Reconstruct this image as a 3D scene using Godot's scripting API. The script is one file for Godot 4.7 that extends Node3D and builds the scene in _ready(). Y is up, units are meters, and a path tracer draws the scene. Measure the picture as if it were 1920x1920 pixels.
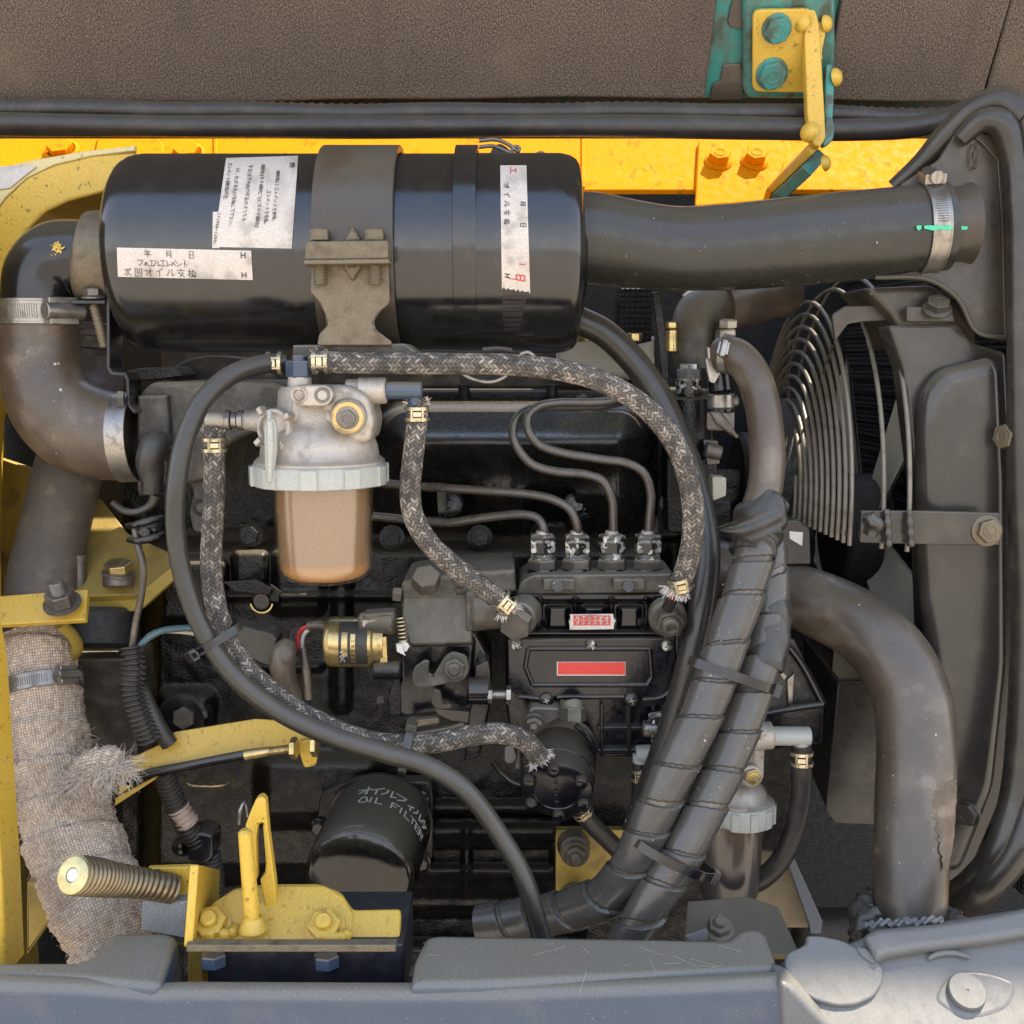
extends Node3D
# An open engine bay under a raised hood: diesel engine, hoses, fuel filters, air cleaner and fan guard. Metres, y up.

const FOV := 50.0
const PITCH := -8.0
const DIST := 0.93
var FP := 960.0 / tan(deg_to_rad(FOV * 0.5))
var cb: Basis
var cp: Vector3
var M := {}
var TX := {}
var used := {}
var rng := RandomNumberGenerator.new()

func _ready():
	rng.seed = 7
	cb = Basis.from_euler(Vector3(deg_to_rad(PITCH), 0, 0))
	cp = cb.z * DIST
	var cam := Camera3D.new()
	cam.name = "camera"
	cam.fov = FOV
	cam.near = 0.02
	cam.far = 200.0
	cam.transform = Transform3D(cb, cp)
	add_child(cam)
	cam.current = true
	var env := Environment.new()
	env.background_mode = Environment.BG_SKY
	var sm := ProceduralSkyMaterial.new()
	sm.sky_top_color = Color(0.50, 0.61, 0.78)
	sm.sky_horizon_color = Color(0.93, 0.93, 0.93)
	sm.sky_curve = 0.45
	sm.ground_bottom_color = Color(0.50, 0.43, 0.35)
	sm.ground_horizon_color = Color(0.74, 0.69, 0.62)
	sm.sky_energy_multiplier = 1.15
	var sky := Sky.new()
	sky.sky_material = sm
	env.sky = sky
	env.tonemap_mode = Environment.TONE_MAPPER_LINEAR
	env.tonemap_exposure = 2.75
	env.sdfgi_enabled = true
	env.ssao_enabled = true
	env.ssil_enabled = true
	var we := WorldEnvironment.new()
	we.name = "world_environment"
	we.environment = env
	add_child(we)
	var sun := DirectionalLight3D.new()
	sun.name = "sun"
	sun.light_energy = 1.6
	sun.light_color = Color(1.0, 0.95, 0.87)
	sun.light_angular_distance = 0.5
	sun.shadow_enabled = true
	sun.sky_mode = DirectionalLight3D.SKY_MODE_LIGHT_ONLY
	var toward := Vector3(0.42, 0.88, -0.18).normalized()
	sun.basis = Basis.looking_at(-toward, Vector3(0, 0, 1))
	add_child(sun)
	make_textures()
	make_materials()
	build_setting()
	build_hood()
	build_left_side()
	build_right_side()
	build_air_cleaner()
	build_block()
	build_pump()
	build_fuel_filter()
	build_hoses()
	build_front()
	build_small()

# ---------- placing: a point of the photograph's 1920 grid on the upright plane z (centimetres in front of the pump cover) ----------
func P(x: float, y: float, z: float) -> Vector3:
	var d := cb * Vector3((x - 960.0) / FP, (960.0 - y) / FP, -1.0)
	return cp + d * ((z * 0.01 - cp.z) / d.z)

func PN(x: float, y: float, o: Vector3, n: Vector3) -> Vector3:   # the same on any plane
	var d := cb * Vector3((x - 960.0) / FP, (960.0 - y) / FP, -1.0)
	return cp + d * ((o - cp).dot(n) / d.dot(n))

func K(p: Vector3) -> float:                                       # metres per grid step at a point
	return (cp - p).dot(cb.z) / FP

class MB:
	var v := PackedVector3Array()
	var n := PackedVector3Array()
	var t := PackedVector2Array()
	var i := PackedInt32Array()
	var c := PackedColorArray()
	var tint := Color.WHITE
	func add(p: Vector3, nn: Vector3, uv := Vector2.ZERO) -> int:
		v.append(p)
		n.append(nn)
		t.append(uv)
		c.append(tint)
		return v.size() - 1
	func tri(a: int, b: int, d: int):
		var g := (v[d] - v[a]).cross(v[b] - v[a])     # clockwise fronts
		if g.dot(n[a] + n[b] + n[d]) < 0.0:
			i.append(a); i.append(d); i.append(b)
		else:
			i.append(a); i.append(b); i.append(d)
	func quad(a: int, b: int, d: int, e: int):
		tri(a, b, d)
		tri(a, d, e)

func numbered(parent: Node, called: String) -> String:
	var key := str(parent.get_instance_id()) + called
	var k: int = used.get(key, 0)
	used[key] = k + 1
	return called if k == 0 else "%s_%03d" % [called, k]

func thing(called: String, label: String, category: String, at: Vector3, group := "") -> Node3D:
	var o := Node3D.new()
	o.name = numbered(self, called)
	add_child(o, true)
	o.position = at
	o.set_meta("label", label)
	o.set_meta("category", category)
	if group:
		o.set_meta("group", group)
	return o

func obj(mb: MB, called: String, mat: String, parent: Node3D = null, label := "") -> MeshInstance3D:
	var m: Dictionary = M[mat]
	var base: Color = m.col
	var dust: float = m.dust
	var dc := Color(0.235, 0.205, 0.145)
	var cols := PackedColorArray()
	cols.resize(mb.v.size())
	for k in mb.v.size():
		var b := Color(base.r * mb.c[k].r, base.g * mb.c[k].g, base.b * mb.c[k].b)
		var up: float = clampf((mb.n[k].y - 0.05) / 0.8, 0.0, 1.0)
		cols[k] = b.lerp(dc, dust * up * up * (3.0 - 2.0 * up))
	var a := []
	a.resize(Mesh.ARRAY_MAX)
	a[Mesh.ARRAY_VERTEX] = mb.v
	a[Mesh.ARRAY_NORMAL] = mb.n
	a[Mesh.ARRAY_TEX_UV] = mb.t
	a[Mesh.ARRAY_COLOR] = cols
	a[Mesh.ARRAY_INDEX] = mb.i
	var am := ArrayMesh.new()
	am.add_surface_from_arrays(Mesh.PRIMITIVE_TRIANGLES, a)
	am.surface_set_material(0, m.mat)
	var o := MeshInstance3D.new()
	o.mesh = am
	var par: Node3D = parent if parent else self
	o.name = numbered(par, called)
	par.add_child(o, true)
	var p := par
	var off := Vector3.ZERO
	while p != self:
		off += p.position
		p = p.get_parent()
	o.position = -off
	if label:
		o.set_meta("label", label)
	return o

func single(mb: MB, called: String, mat: String, label: String, category: String, group := "") -> MeshInstance3D:
	var o := obj(mb, called, mat)
	o.set_meta("label", label)
	o.set_meta("category", category)
	if group:
		o.set_meta("group", group)
	return o

func struct(mb: MB, called: String, mat: String) -> MeshInstance3D:
	var o := obj(mb, called, mat)
	o.set_meta("kind", "structure")
	return o

# ---------- shapes ----------
func grid(mb: MB, rows: Array, wrap: bool, uvs: Array = [], tints: Array = []):    # rows of points, smooth
	var nr := rows.size()
	var nc: int = rows[0].size()
	var base := mb.v.size()
	for r in nr:
		for c in nc:
			var ca := c - 1
			var cz := c + 1
			if wrap:
				if ca < 0: ca = nc - 2
				if cz > nc - 1: cz = 1
			else:
				ca = maxi(ca, 0)
				cz = mini(cz, nc - 1)
			var du: Vector3 = rows[r][cz] - rows[r][ca]
			var dv: Vector3 = rows[mini(r + 1, nr - 1)][c] - rows[maxi(r - 1, 0)][c]
			var nn := du.cross(dv).normalized()
			if nn == Vector3.ZERO:
				nn = Vector3.UP
			if tints.size():
				mb.tint = tints[r][c] if tints[r] is Array else tints[r]
			mb.add(rows[r][c], nn, uvs[r][c] if uvs.size() else Vector2(float(c) / (nc - 1), float(r) / (nr - 1)))
	mb.tint = Color.WHITE
	for r in nr - 1:
		for c in nc - 1:
			var a := base + r * nc + c
			mb.quad(a, a + 1, a + nc + 1, a + nc)

func spline(ctrl: Array, step: float) -> Array:      # ctrl: Vector4 world xyz + radius; returns the same, resampled
	var out := []
	var n := ctrl.size()
	for k in n - 1:
		var p0: Vector4 = ctrl[maxi(k - 1, 0)]
		var p1: Vector4 = ctrl[k]
		var p2: Vector4 = ctrl[k + 1]
		var p3: Vector4 = ctrl[mini(k + 2, n - 1)]
		if k == 0: p0 = p1 * 2.0 - p2
		if k == n - 2: p3 = p2 * 2.0 - p1
		var d0 := sqrt(maxf((p1 - p0).length(), 1e-5))
		var d1 := sqrt(maxf((p2 - p1).length(), 1e-5))
		var d2 := sqrt(maxf((p3 - p2).length(), 1e-5))
		var m1: Vector4 = (p2 - p1) + ((p1 - p0) / d0 - (p2 - p0) / (d0 + d1)) * d1
		var m2: Vector4 = (p2 - p1) + ((p3 - p2) / d2 - (p3 - p1) / (d1 + d2)) * d1
		var cnt := maxi(1, int(ceil((p2 - p1).length() / step)))
		for j in cnt:
			var t := float(j) / cnt
			var t2 := t * t
			var t3 := t2 * t
			out.append(p1 * (2 * t3 - 3 * t2 + 1) + m1 * (t3 - 2 * t2 + t) + p2 * (3 * t2 - 2 * t3) + m2 * (t3 - t2))
	out.append(ctrl[n - 1])
	return out

func way(pts: Array, r: float) -> Array:              # flat list x, y, z, ... with one radius, in grid steps
	var c := []
	for k in range(0, pts.size(), 3):
		var p := P(pts[k], pts[k + 1], pts[k + 2])
		c.append(Vector4(p.x, p.y, p.z, r * K(p)))
	return c

func way4(pts: Array) -> Array:                       # x, y, z, radius, ...
	var c := []
	for k in range(0, pts.size(), 4):
		var p := P(pts[k], pts[k + 1], pts[k + 2])
		c.append(Vector4(p.x, p.y, p.z, pts[k + 3] * K(p)))
	return c

func tube(mb: MB, ctrl: Array, seg := 16, step := 0.006, caps := true, rf = null, urep := 1.0, vrep := 20.0):
	var s := spline(ctrl, step)
	var up := Vector3.ZERO
	var rows := []
	var uvs := []
	var tints := []
	var run := 0.0
	for k in s.size():
		var p := Vector3(s[k].x, s[k].y, s[k].z)
		var a: Vector4 = s[mini(k + 1, s.size() - 1)] - s[maxi(k - 1, 0)]
		var d := Vector3(a.x, a.y, a.z).normalized()
		if k > 0:
			run += (p - Vector3(s[k - 1].x, s[k - 1].y, s[k - 1].z)).length()
		if up == Vector3.ZERO:
			up = d.cross(Vector3(0.31, 0.2, 0.93)).normalized()
		up = (up - d * up.dot(d)).normalized()
		var side := d.cross(up)
		var row := PackedVector3Array()
		var uv := PackedVector2Array()
		var tr := []
		for c in seg + 1:
			var f := float(c % seg) / seg
			var r: float = s[k].w
			if rf != null:
				var got = rf.call(run, f)
				if got is Vector2:
					r += got.x
					tr.append(Color(got.y, got.y, got.y))
				else:
					r += got
			row.append(p + (up * cos(f * TAU) + side * sin(f * TAU)) * r)
			uv.append(Vector2(float(c) / seg * urep, run * vrep))
		rows.append(row)
		uvs.append(uv)
		tints.append(tr if tr.size() else Color.WHITE)
	grid(mb, rows, true, uvs, tints)
	if caps:
		for e in [0, rows.size() - 1]:
			var row: PackedVector3Array = rows[e]
			var mid := Vector3(s[e].x, s[e].y, s[e].z)
			var o: int = 1 if e == 0 else e - 1
			var nn := (mid - Vector3(s[o].x, s[o].y, s[o].z)).normalized()
			var m := mb.add(mid, nn)
			for c in seg:
				var a := mb.add(row[c], nn)
				var b := mb.add(row[c + 1], nn)
				mb.tri(m, a, b)

func frame(axis: Vector3) -> Basis:
	var z := axis.normalized()
	var x := Vector3.UP.cross(z)
	if x.length() < 0.05:
		x = Vector3.RIGHT
	x = (x - z * x.dot(z)).normalized()
	return Basis(x, z.cross(x), z)

func lathe(mb: MB, o: Vector3, axis: Vector3, prof: Array, seg := 24, smooth_deg := 38.0, a0 := 0.0, a1 := TAU, tints: Array = []):
	var f := frame(axis)
	var n := prof.size()
	var sn := []
	for k in n - 1:
		var e: Vector2 = prof[k + 1] - prof[k]
		sn.append(Vector2(e.y, -e.x).normalized())
	var area := 0.0                                      # outward: counterclockwise in (r, h) gives the normals above
	for k in n - 1:
		area += (prof[k + 1].y - prof[k].y) * (prof[k].x + prof[k + 1].x)
	var sgn := 1.0 if area >= 0.0 else -1.0
	var lim := cos(deg_to_rad(smooth_deg))
	for k in n - 1:
		if (prof[k + 1] - prof[k]).length() < 1e-7:
			continue
		var na: Vector2 = sn[k]
		var nb: Vector2 = sn[k]
		if k > 0 and sn[k - 1].dot(sn[k]) > lim:
			na = (sn[k - 1] + sn[k]).normalized()
		if k < n - 2 and sn[k + 1].dot(sn[k]) > lim:
			nb = (sn[k + 1] + sn[k]).normalized()
		var base := mb.v.size()
		for c in seg + 1:
			var t := lerpf(a0, a1, float(c) / seg)
			var rad := f.x * cos(t) + f.y * sin(t)
			for j in 2:
				var p: Vector2 = prof[k + j]
				var q: Vector2 = na if j == 0 else nb
				if tints.size():
					mb.tint = tints[k + j]
				mb.add(o + rad * p.x + f.z * p.y, (rad * q.x + f.z * q.y).normalized() * sgn, Vector2(float(c) / seg, float(k + j) / n))
		for c in seg:
			var a := base + c * 2
			mb.quad(a, a + 1, a + 3, a + 2)
	mb.tint = Color.WHITE

func cyl(mb: MB, a: Vector3, b: Vector3, ra: float, rb := -1.0, bev := 0.0008, seg := 24):
	if rb < 0.0: rb = ra
	var h := (b - a).length()
	lathe(mb, a, b - a, [Vector2(0, 0), Vector2(ra - bev, 0), Vector2(ra, bev), Vector2(rb, h - bev), Vector2(rb - bev, h), Vector2(0, h)], seg)

func cylp(mb: MB, x0: float, y0: float, z0: float, x1: float, y1: float, z1: float, r0: float, r1 := -1.0, bev := 0.0008, seg := 24):
	var a := P(x0, y0, z0)
	var b := P(x1, y1, z1)
	cyl(mb, a, b, r0 * K(a), (r1 if r1 > 0.0 else r0) * K(b), bev, seg)

func rounded(p: PackedVector2Array, r: float, steps := 4) -> PackedVector2Array:
	var out := PackedVector2Array()
	var n := p.size()
	for k in n:
		var a := p[(k + n - 1) % n] - p[k]
		var b := p[(k + 1) % n] - p[k]
		var cut := minf(r, minf(a.length(), b.length()) * 0.45)
		var s := p[k] + a.normalized() * cut
		var e := p[k] + b.normalized() * cut
		for j in steps + 1:
			var t := float(j) / steps
			out.append(s.lerp(p[k], t).lerp(p[k].lerp(e, t), t))
	return out

func prism(mb: MB, poly: PackedVector2Array, o: Vector3, ex: Vector3, ey: Vector3, ez: Vector3, depth: float, bev := 0.001, bseg := 2, back := true, holes: Array = []):
	var pl := poly.duplicate()
	var area := 0.0
	for k in pl.size():
		area += pl[k].cross(pl[(k + 1) % pl.size()])
	if area < 0.0:
		pl.reverse()
	var n := pl.size()
	var nor := PackedVector2Array()
	for k in n:
		var e := (pl[(k + 1) % n] - pl[k]).normalized()
		nor.append(Vector2(e.y, -e.x))
	var mit := PackedVector2Array()
	for k in n:
		var q := nor[(k + n - 1) % n] + nor[k]
		var l := maxf(q.length_squared() * 0.5, 0.35)
		mit.append(q / l)
	var rings := []                                      # inset, distance behind the front, z part of the normal
	for j in bseg + 1:
		var t := PI / 2 * j / bseg
		rings.append(Vector3(bev * (1.0 - sin(t)), bev * (1.0 - cos(t)), cos(t)))
	rings.append(Vector3(0, depth - (bev if back else 0.0), 0))
	if back:
		rings.append(Vector3(bev * 0.6, depth, -0.7))
	var at := func(k: int, g: Vector3) -> Vector3:
		var q := pl[k] - mit[k] * g.x
		return o + ex * q.x + ey * q.y - ez * g.y
	for k in n:
		var k2 := (k + 1) % n
		var e0 := nor[(k + n - 1) % n]
		var e1 := nor[k]
		var e2 := nor[k2]
		var na := (e0 + e1).normalized() if e0.dot(e1) > 0.75 else e1
		var nb := (e1 + e2).normalized() if e1.dot(e2) > 0.75 else e1
		var base := mb.v.size()
		for g in rings:
			var w := sqrt(maxf(0.0, 1.0 - g.z * g.z))
			mb.add(at.call(k, g), ((ex * na.x + ey * na.y) * w + ez * g.z).normalized(), pl[k])
			mb.add(at.call(k2, g), ((ex * nb.x + ey * nb.y) * w + ez * g.z).normalized(), pl[k2])
		for r in rings.size() - 1:
			var a := base + r * 2
			mb.quad(a, a + 1, a + 3, a + 2)
	for side in 2:
		var g: Vector3 = rings[0] if side == 0 else rings[rings.size() - 1]
		var caps: Array[PackedVector2Array] = [pl]
		if g.x > 1e-6:
			caps = Geometry2D.offset_polygon(pl, -g.x, Geometry2D.JOIN_MITER)
		for flat in caps:
			if Geometry2D.is_polygon_clockwise(flat) != Geometry2D.is_polygon_clockwise(pl):
				continue
			var tris := Geometry2D.triangulate_polygon(flat)
			var base := mb.v.size()
			for q in flat:
				mb.add(o + ex * q.x + ey * q.y - ez * g.y, ez if side == 0 else -ez, q)
			for k in range(0, tris.size(), 3):
				mb.tri(base + tris[k], base + tris[k + 1], base + tris[k + 2])

func outline(pts: Array, round_px := 0.0, steps := 4) -> PackedVector2Array:
	var p := PackedVector2Array()
	for k in range(0, pts.size(), 2):
		p.append(Vector2(pts[k], pts[k + 1]))
	return rounded(p, round_px, steps) if round_px > 0.0 else p

func plate(mb: MB, pts: Array, z: float, thick: float, bev := 1.0, round_px := 0.0, bseg := 2):   # an upright plate; thick in cm, bevel in mm
	var p := outline(pts, round_px)
	var w := PackedVector2Array()
	for q in p:
		var a := P(q.x, q.y, z)
		w.append(Vector2(a.x, a.y))
	prism(mb, w, Vector3(0, 0, z * 0.01), Vector3.RIGHT, Vector3.UP, Vector3.BACK, thick * 0.01, bev * 0.001, bseg)

func tplate(mb: MB, pts: Array, o: Vector3, nrm: Vector3, thick: float, bev := 1.0, round_px := 0.0, bseg := 2):   # the same on a tilted plane
	var f := frame(nrm)
	var p := outline(pts, round_px)
	var w := PackedVector2Array()
	for q in p:
		var a := PN(q.x, q.y, o, f.z) - o
		w.append(Vector2(a.dot(f.x), a.dot(f.y)))
	prism(mb, w, o, f.x, f.y, f.z, thick * 0.01, bev * 0.001, bseg)

func box(mb: MB, c: Vector3, size: Vector3, b := Basis(), bev := 0.001):
	var h := size * 0.5
	prism(mb, PackedVector2Array([Vector2(-h.x, -h.y), Vector2(h.x, -h.y), Vector2(h.x, h.y), Vector2(-h.x, h.y)]), c + b.z * h.z, b.x, b.y, b.z, size.z, bev, 2)

func pbox(mb: MB, x0: float, y0: float, x1: float, y1: float, z: float, thick: float, bev := 1.0, rnd := 0.0):
	plate(mb, [x0, y0, x1, y0, x1, y1, x0, y1], z, thick, bev, rnd)

func hexagon(mb: MB, o: Vector3, axis: Vector3, r: float, h: float, turn := 0.0, bev := 0.0012):   # from o outwards along axis
	var f := frame(axis)
	var p := PackedVector2Array()
	for k in 6:
		p.append(Vector2(cos(turn + k * TAU / 6), sin(turn + k * TAU / 6)) * r)
	prism(mb, p, o + f.z * h, f.x, f.y, f.z, h, bev, 2)

func bolt(parent: Node3D, x: float, y: float, z: float, axis: Vector3, r: float, h: float, mat: String, called := "bolt", flange := 0.0, turn := 0.3, dimple := true):
	var mb := MB.new()
	var o := P(x, y, z)
	var k := K(o)
	var a := axis.normalized()
	r *= k
	h *= k
	if flange > 0.0:
		lathe(mb, o, a, [Vector2(0, 0), Vector2(flange * k, 0), Vector2(flange * k, 0.0012), Vector2(r * 0.95, 0.0028), Vector2(0, 0.0028)], 24)
	hexagon(mb, o + a * 0.002, a, r, h, turn, r * 0.09)
	if dimple:
		var t := o + a * (h + 0.002)
		lathe(mb, t, a, [Vector2(r * 0.62, -0.0002), Vector2(r * 0.60, 0.0005), Vector2(r * 0.42, 0.0006), Vector2(r * 0.36, -0.0003)], 20)
	return obj(mb, called, mat, parent)

func stud_nut(parent: Node3D, x: float, y: float, z: float, axis: Vector3, r: float, h: float, mat: String, stud: float, called := "nut"):
	var mb := MB.new()
	var o := P(x, y, z)
	var k := K(o)
	var a := axis.normalized()
	lathe(mb, o, a, [Vector2(r * 1.28 * k, 0), Vector2(r * 1.28 * k, 0.0014), Vector2(r * 0.6 * k, 0.0016)], 24)
	hexagon(mb, o + a * 0.0015, a, r * k, h * k, 0.4, 0.0012)
	var top := o + a * (0.0015 + h * k)
	var pr := [Vector2(r * 0.55 * k, 0)]
	var sh := stud * k
	var turns := maxi(2, int(sh / 0.0013))
	for j in turns:
		pr.append(Vector2(r * 0.55 * k, sh * (j + 0.1) / turns))
		pr.append(Vector2(r * 0.48 * k, sh * (j + 0.6) / turns))
	pr.append(Vector2(r * 0.4 * k, sh))
	pr.append(Vector2(0, sh))
	lathe(mb, top, a, pr, 18, 20.0)
	return obj(mb, called, mat, parent)

func relief(mb: MB, x0: float, y0: float, x1: float, y1: float, nx: int, ny: int, zf: Callable):
	var rows := []
	for j in ny + 1:
		var row := PackedVector3Array()
		var y := lerpf(y0, y1, float(j) / ny)
		for k in nx + 1:
			var x := lerpf(x0, x1, float(k) / nx)
			row.append(P(x, y, zf.call(x, y)))
		rows.append(row)
	# grid() takes du x dv: x to the right, rows down; turn it towards the viewer
	for j in rows.size():
		rows[j].reverse()
	grid(mb, rows, false)

func sb(x: float, y: float, cx: float, cy: float, hw: float, hh: float, soft: float) -> float:      # 1 inside a soft-edged rectangle
	var dx := maxf(absf(x - cx) - hw + soft, 0.0)
	var dy := maxf(absf(y - cy) - hh + soft, 0.0)
	var d := sqrt(dx * dx + dy * dy) / soft
	return 1.0 - smoothstep(0.0, 1.0, d)

func ring(mb: MB, ctr: Vector3, axis: Vector3, r0: float, r1: float, w: float, seg := 40, a0 := 0.0, a1 := TAU):   # a flat band: inner radius, outer radius, width along the axis
	lathe(mb, ctr - axis.normalized() * w * 0.5, axis, [Vector2(r0, 0), Vector2(r1 - 0.0003, 0), Vector2(r1, 0.0003), Vector2(r1, w - 0.0003), Vector2(r1 - 0.0003, w), Vector2(r0, w)], seg, 38.0, a0, a1)

func band_clamp(called: String, label: String, ctr: Vector3, axis: Vector3, r: float, w: float, screw_dir: Vector3, mat := "steel", group := ""):   # a worm-drive hose clamp with slots and screw housing
	var t := thing(called, label, "hose clamp", ctr, group)
	var mb := MB.new()
	var a := axis.normalized()
	ring(mb, ctr, a, r, r + 0.0011, w, 56)
	ring(mb, ctr + a * w * 0.46, a, r, r + 0.0016, w * 0.1, 56)
	ring(mb, ctr - a * w * 0.46, a, r, r + 0.0016, w * 0.1, 56)
	obj(mb, "band", mat, t)
	var d := (screw_dir - a * screw_dir.dot(a)).normalized()
	var tn := a.cross(d)
	mb = MB.new()
	for k in range(-14, 15):
		var an := k * 0.055 + (0.45 if k >= 0 else -0.45)
		var q: Vector3 = d * cos(an) + tn * sin(an)
		box(mb, ctr + q * (r + 0.0012), Vector3(w * 0.6, r * 0.02, 0.0006), Basis(a, q.cross(a).normalized(), q), 0.0002)
	obj(mb, "worm_slots", "steeldark", t).set_meta("kind", "stuff")
	mb = MB.new()
	var sc := ctr + d * (r + w * 0.42)
	box(mb, sc - d * w * 0.12, Vector3(w * 1.1, w * 1.25, w * 0.55), Basis(a, d.cross(a).normalized(), d), 0.001)
	obj(mb, "screw_housing", mat, t)
	mb = MB.new()
	cyl(mb, sc - tn * w * 0.75, sc + tn * w * 0.85, w * 0.36, w * 0.36, 0.0006, 20)
	box(mb, sc + tn * w * 0.86, Vector3(w * 0.6, w * 0.1, 0.0008), Basis(d, a, tn).orthonormalized(), 0.0002)
	obj(mb, "screw", mat, t)
	return t

func ear_clamp(parent: Node3D, ctr: Vector3, axis: Vector3, r: float, w: float, called := "pinch_clamp"):      # a spring clip pinched round a hose end
	var mb := MB.new()
	var a := axis.normalized()
	ring(mb, ctr + a * w * 0.36, a, r, r + 0.0012, w * 0.26, 32)
	ring(mb, ctr - a * w * 0.36, a, r, r + 0.0012, w * 0.26, 32)
	var d := (cp - ctr).normalized()
	d = (d - a * d.dot(a)).normalized()
	var s := a.cross(d).normalized()
	for e in [-1.0, 1.0]:
		var q: Vector3 = (d + s * 0.45 * e).normalized()
		box(mb, ctr + q * (r + 0.001), Vector3(w, r * 0.22, 0.0022), Basis(a, q.cross(a).normalized(), q), 0.0004)
	box(mb, ctr + d * (r + 0.0012), Vector3(w * 0.34, r * 0.75, 0.0018), Basis(a, d.cross(a).normalized(), d), 0.0004)
	return obj(mb, called, "zinc", parent)

func sweep(mb: MB, ctrl: Array, sect: PackedVector2Array, side: Vector3, step := 0.01):      # an angular section along a path; side is the section's x axis
	var s := spline(ctrl, step)
	var n := sect.size()
	for e in n:
		var rows := []
		for k in s.size():
			var a: Vector4 = s[mini(k + 1, s.size() - 1)] - s[maxi(k - 1, 0)]
			var d := Vector3(a.x, a.y, a.z).normalized()
			var y := (side - d * side.dot(d)).normalized()
			var x := d.cross(y)
			var row := PackedVector3Array()
			for j in 2:
				var q := sect[(e + j) % n]
				row.append(Vector3(s[k].x, s[k].y, s[k].z) + y * q.x + x * q.y * s[k].w)
			rows.append(row)
		grid(mb, rows, false)
	for e in [0, s.size() - 1]:
		var a: Vector4 = s[mini(e + 1, s.size() - 1)] - s[maxi(e - 1, 0)]
		var d := Vector3(a.x, a.y, a.z).normalized()
		var y := (side - d * side.dot(d)).normalized()
		var x := d.cross(y)
		var tris := Geometry2D.triangulate_polygon(sect)
		var base := mb.v.size()
		for q in sect:
			mb.add(Vector3(s[e].x, s[e].y, s[e].z) + y * q.x + x * q.y * s[e].w, d if e > 0 else -d)
		for k in range(0, tris.size(), 3):
			mb.tri(base + tris[k], base + tris[k + 1], base + tris[k + 2])

func flecks(t: Node3D, ctrl: Array, n: int, seed_: int, mat := "fleck", lift := 0.0006):      # paint specks and chaff stuck to a hose, on the side one sees
	var mb := MB.new()
	var g := RandomNumberGenerator.new()
	g.seed = seed_
	var s := spline(ctrl, 0.004)
	for k in n:
		var i := g.randi_range(1, s.size() - 2)
		var a: Vector4 = s[i]
		var dv: Vector4 = s[i + 1] - s[i - 1]
		var d := Vector3(dv.x, dv.y, dv.z).normalized()
		var c := Vector3(a.x, a.y, a.z)
		var q := (cp - c).normalized()
		q = (q - d * q.dot(d)).normalized().rotated(d, g.randf_range(-1.3, 1.3))
		speck(mb, c + q * (a.w + lift), q, g.randf_range(0.0003, 0.0007) * (2.2 if g.randf() < 0.08 else 1.0), g)
	var o := obj(mb, "flecks", mat, t)
	o.set_meta("kind", "stuff")

func speck(mb: MB, p: Vector3, n: Vector3, r: float, g: RandomNumberGenerator):
	var f := frame(n)
	var b := mb.v.size()
	var sq := g.randf_range(0.35, 1.0)
	var tu := g.randf() * TAU
	var tone := g.randf_range(0.3, 0.95)
	mb.tint = Color(tone, tone, tone)
	for k in 5:
		var an := k * TAU / 5
		var e := Vector2(cos(an), sin(an) * sq).rotated(tu) * r * g.randf_range(0.6, 1.2)
		mb.add(p + f.x * e.x + f.y * e.y, n)
	for k in [1, 2, 3]:
		mb.tri(b, b + k, b + k + 1)
	mb.tint = Color.WHITE

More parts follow.
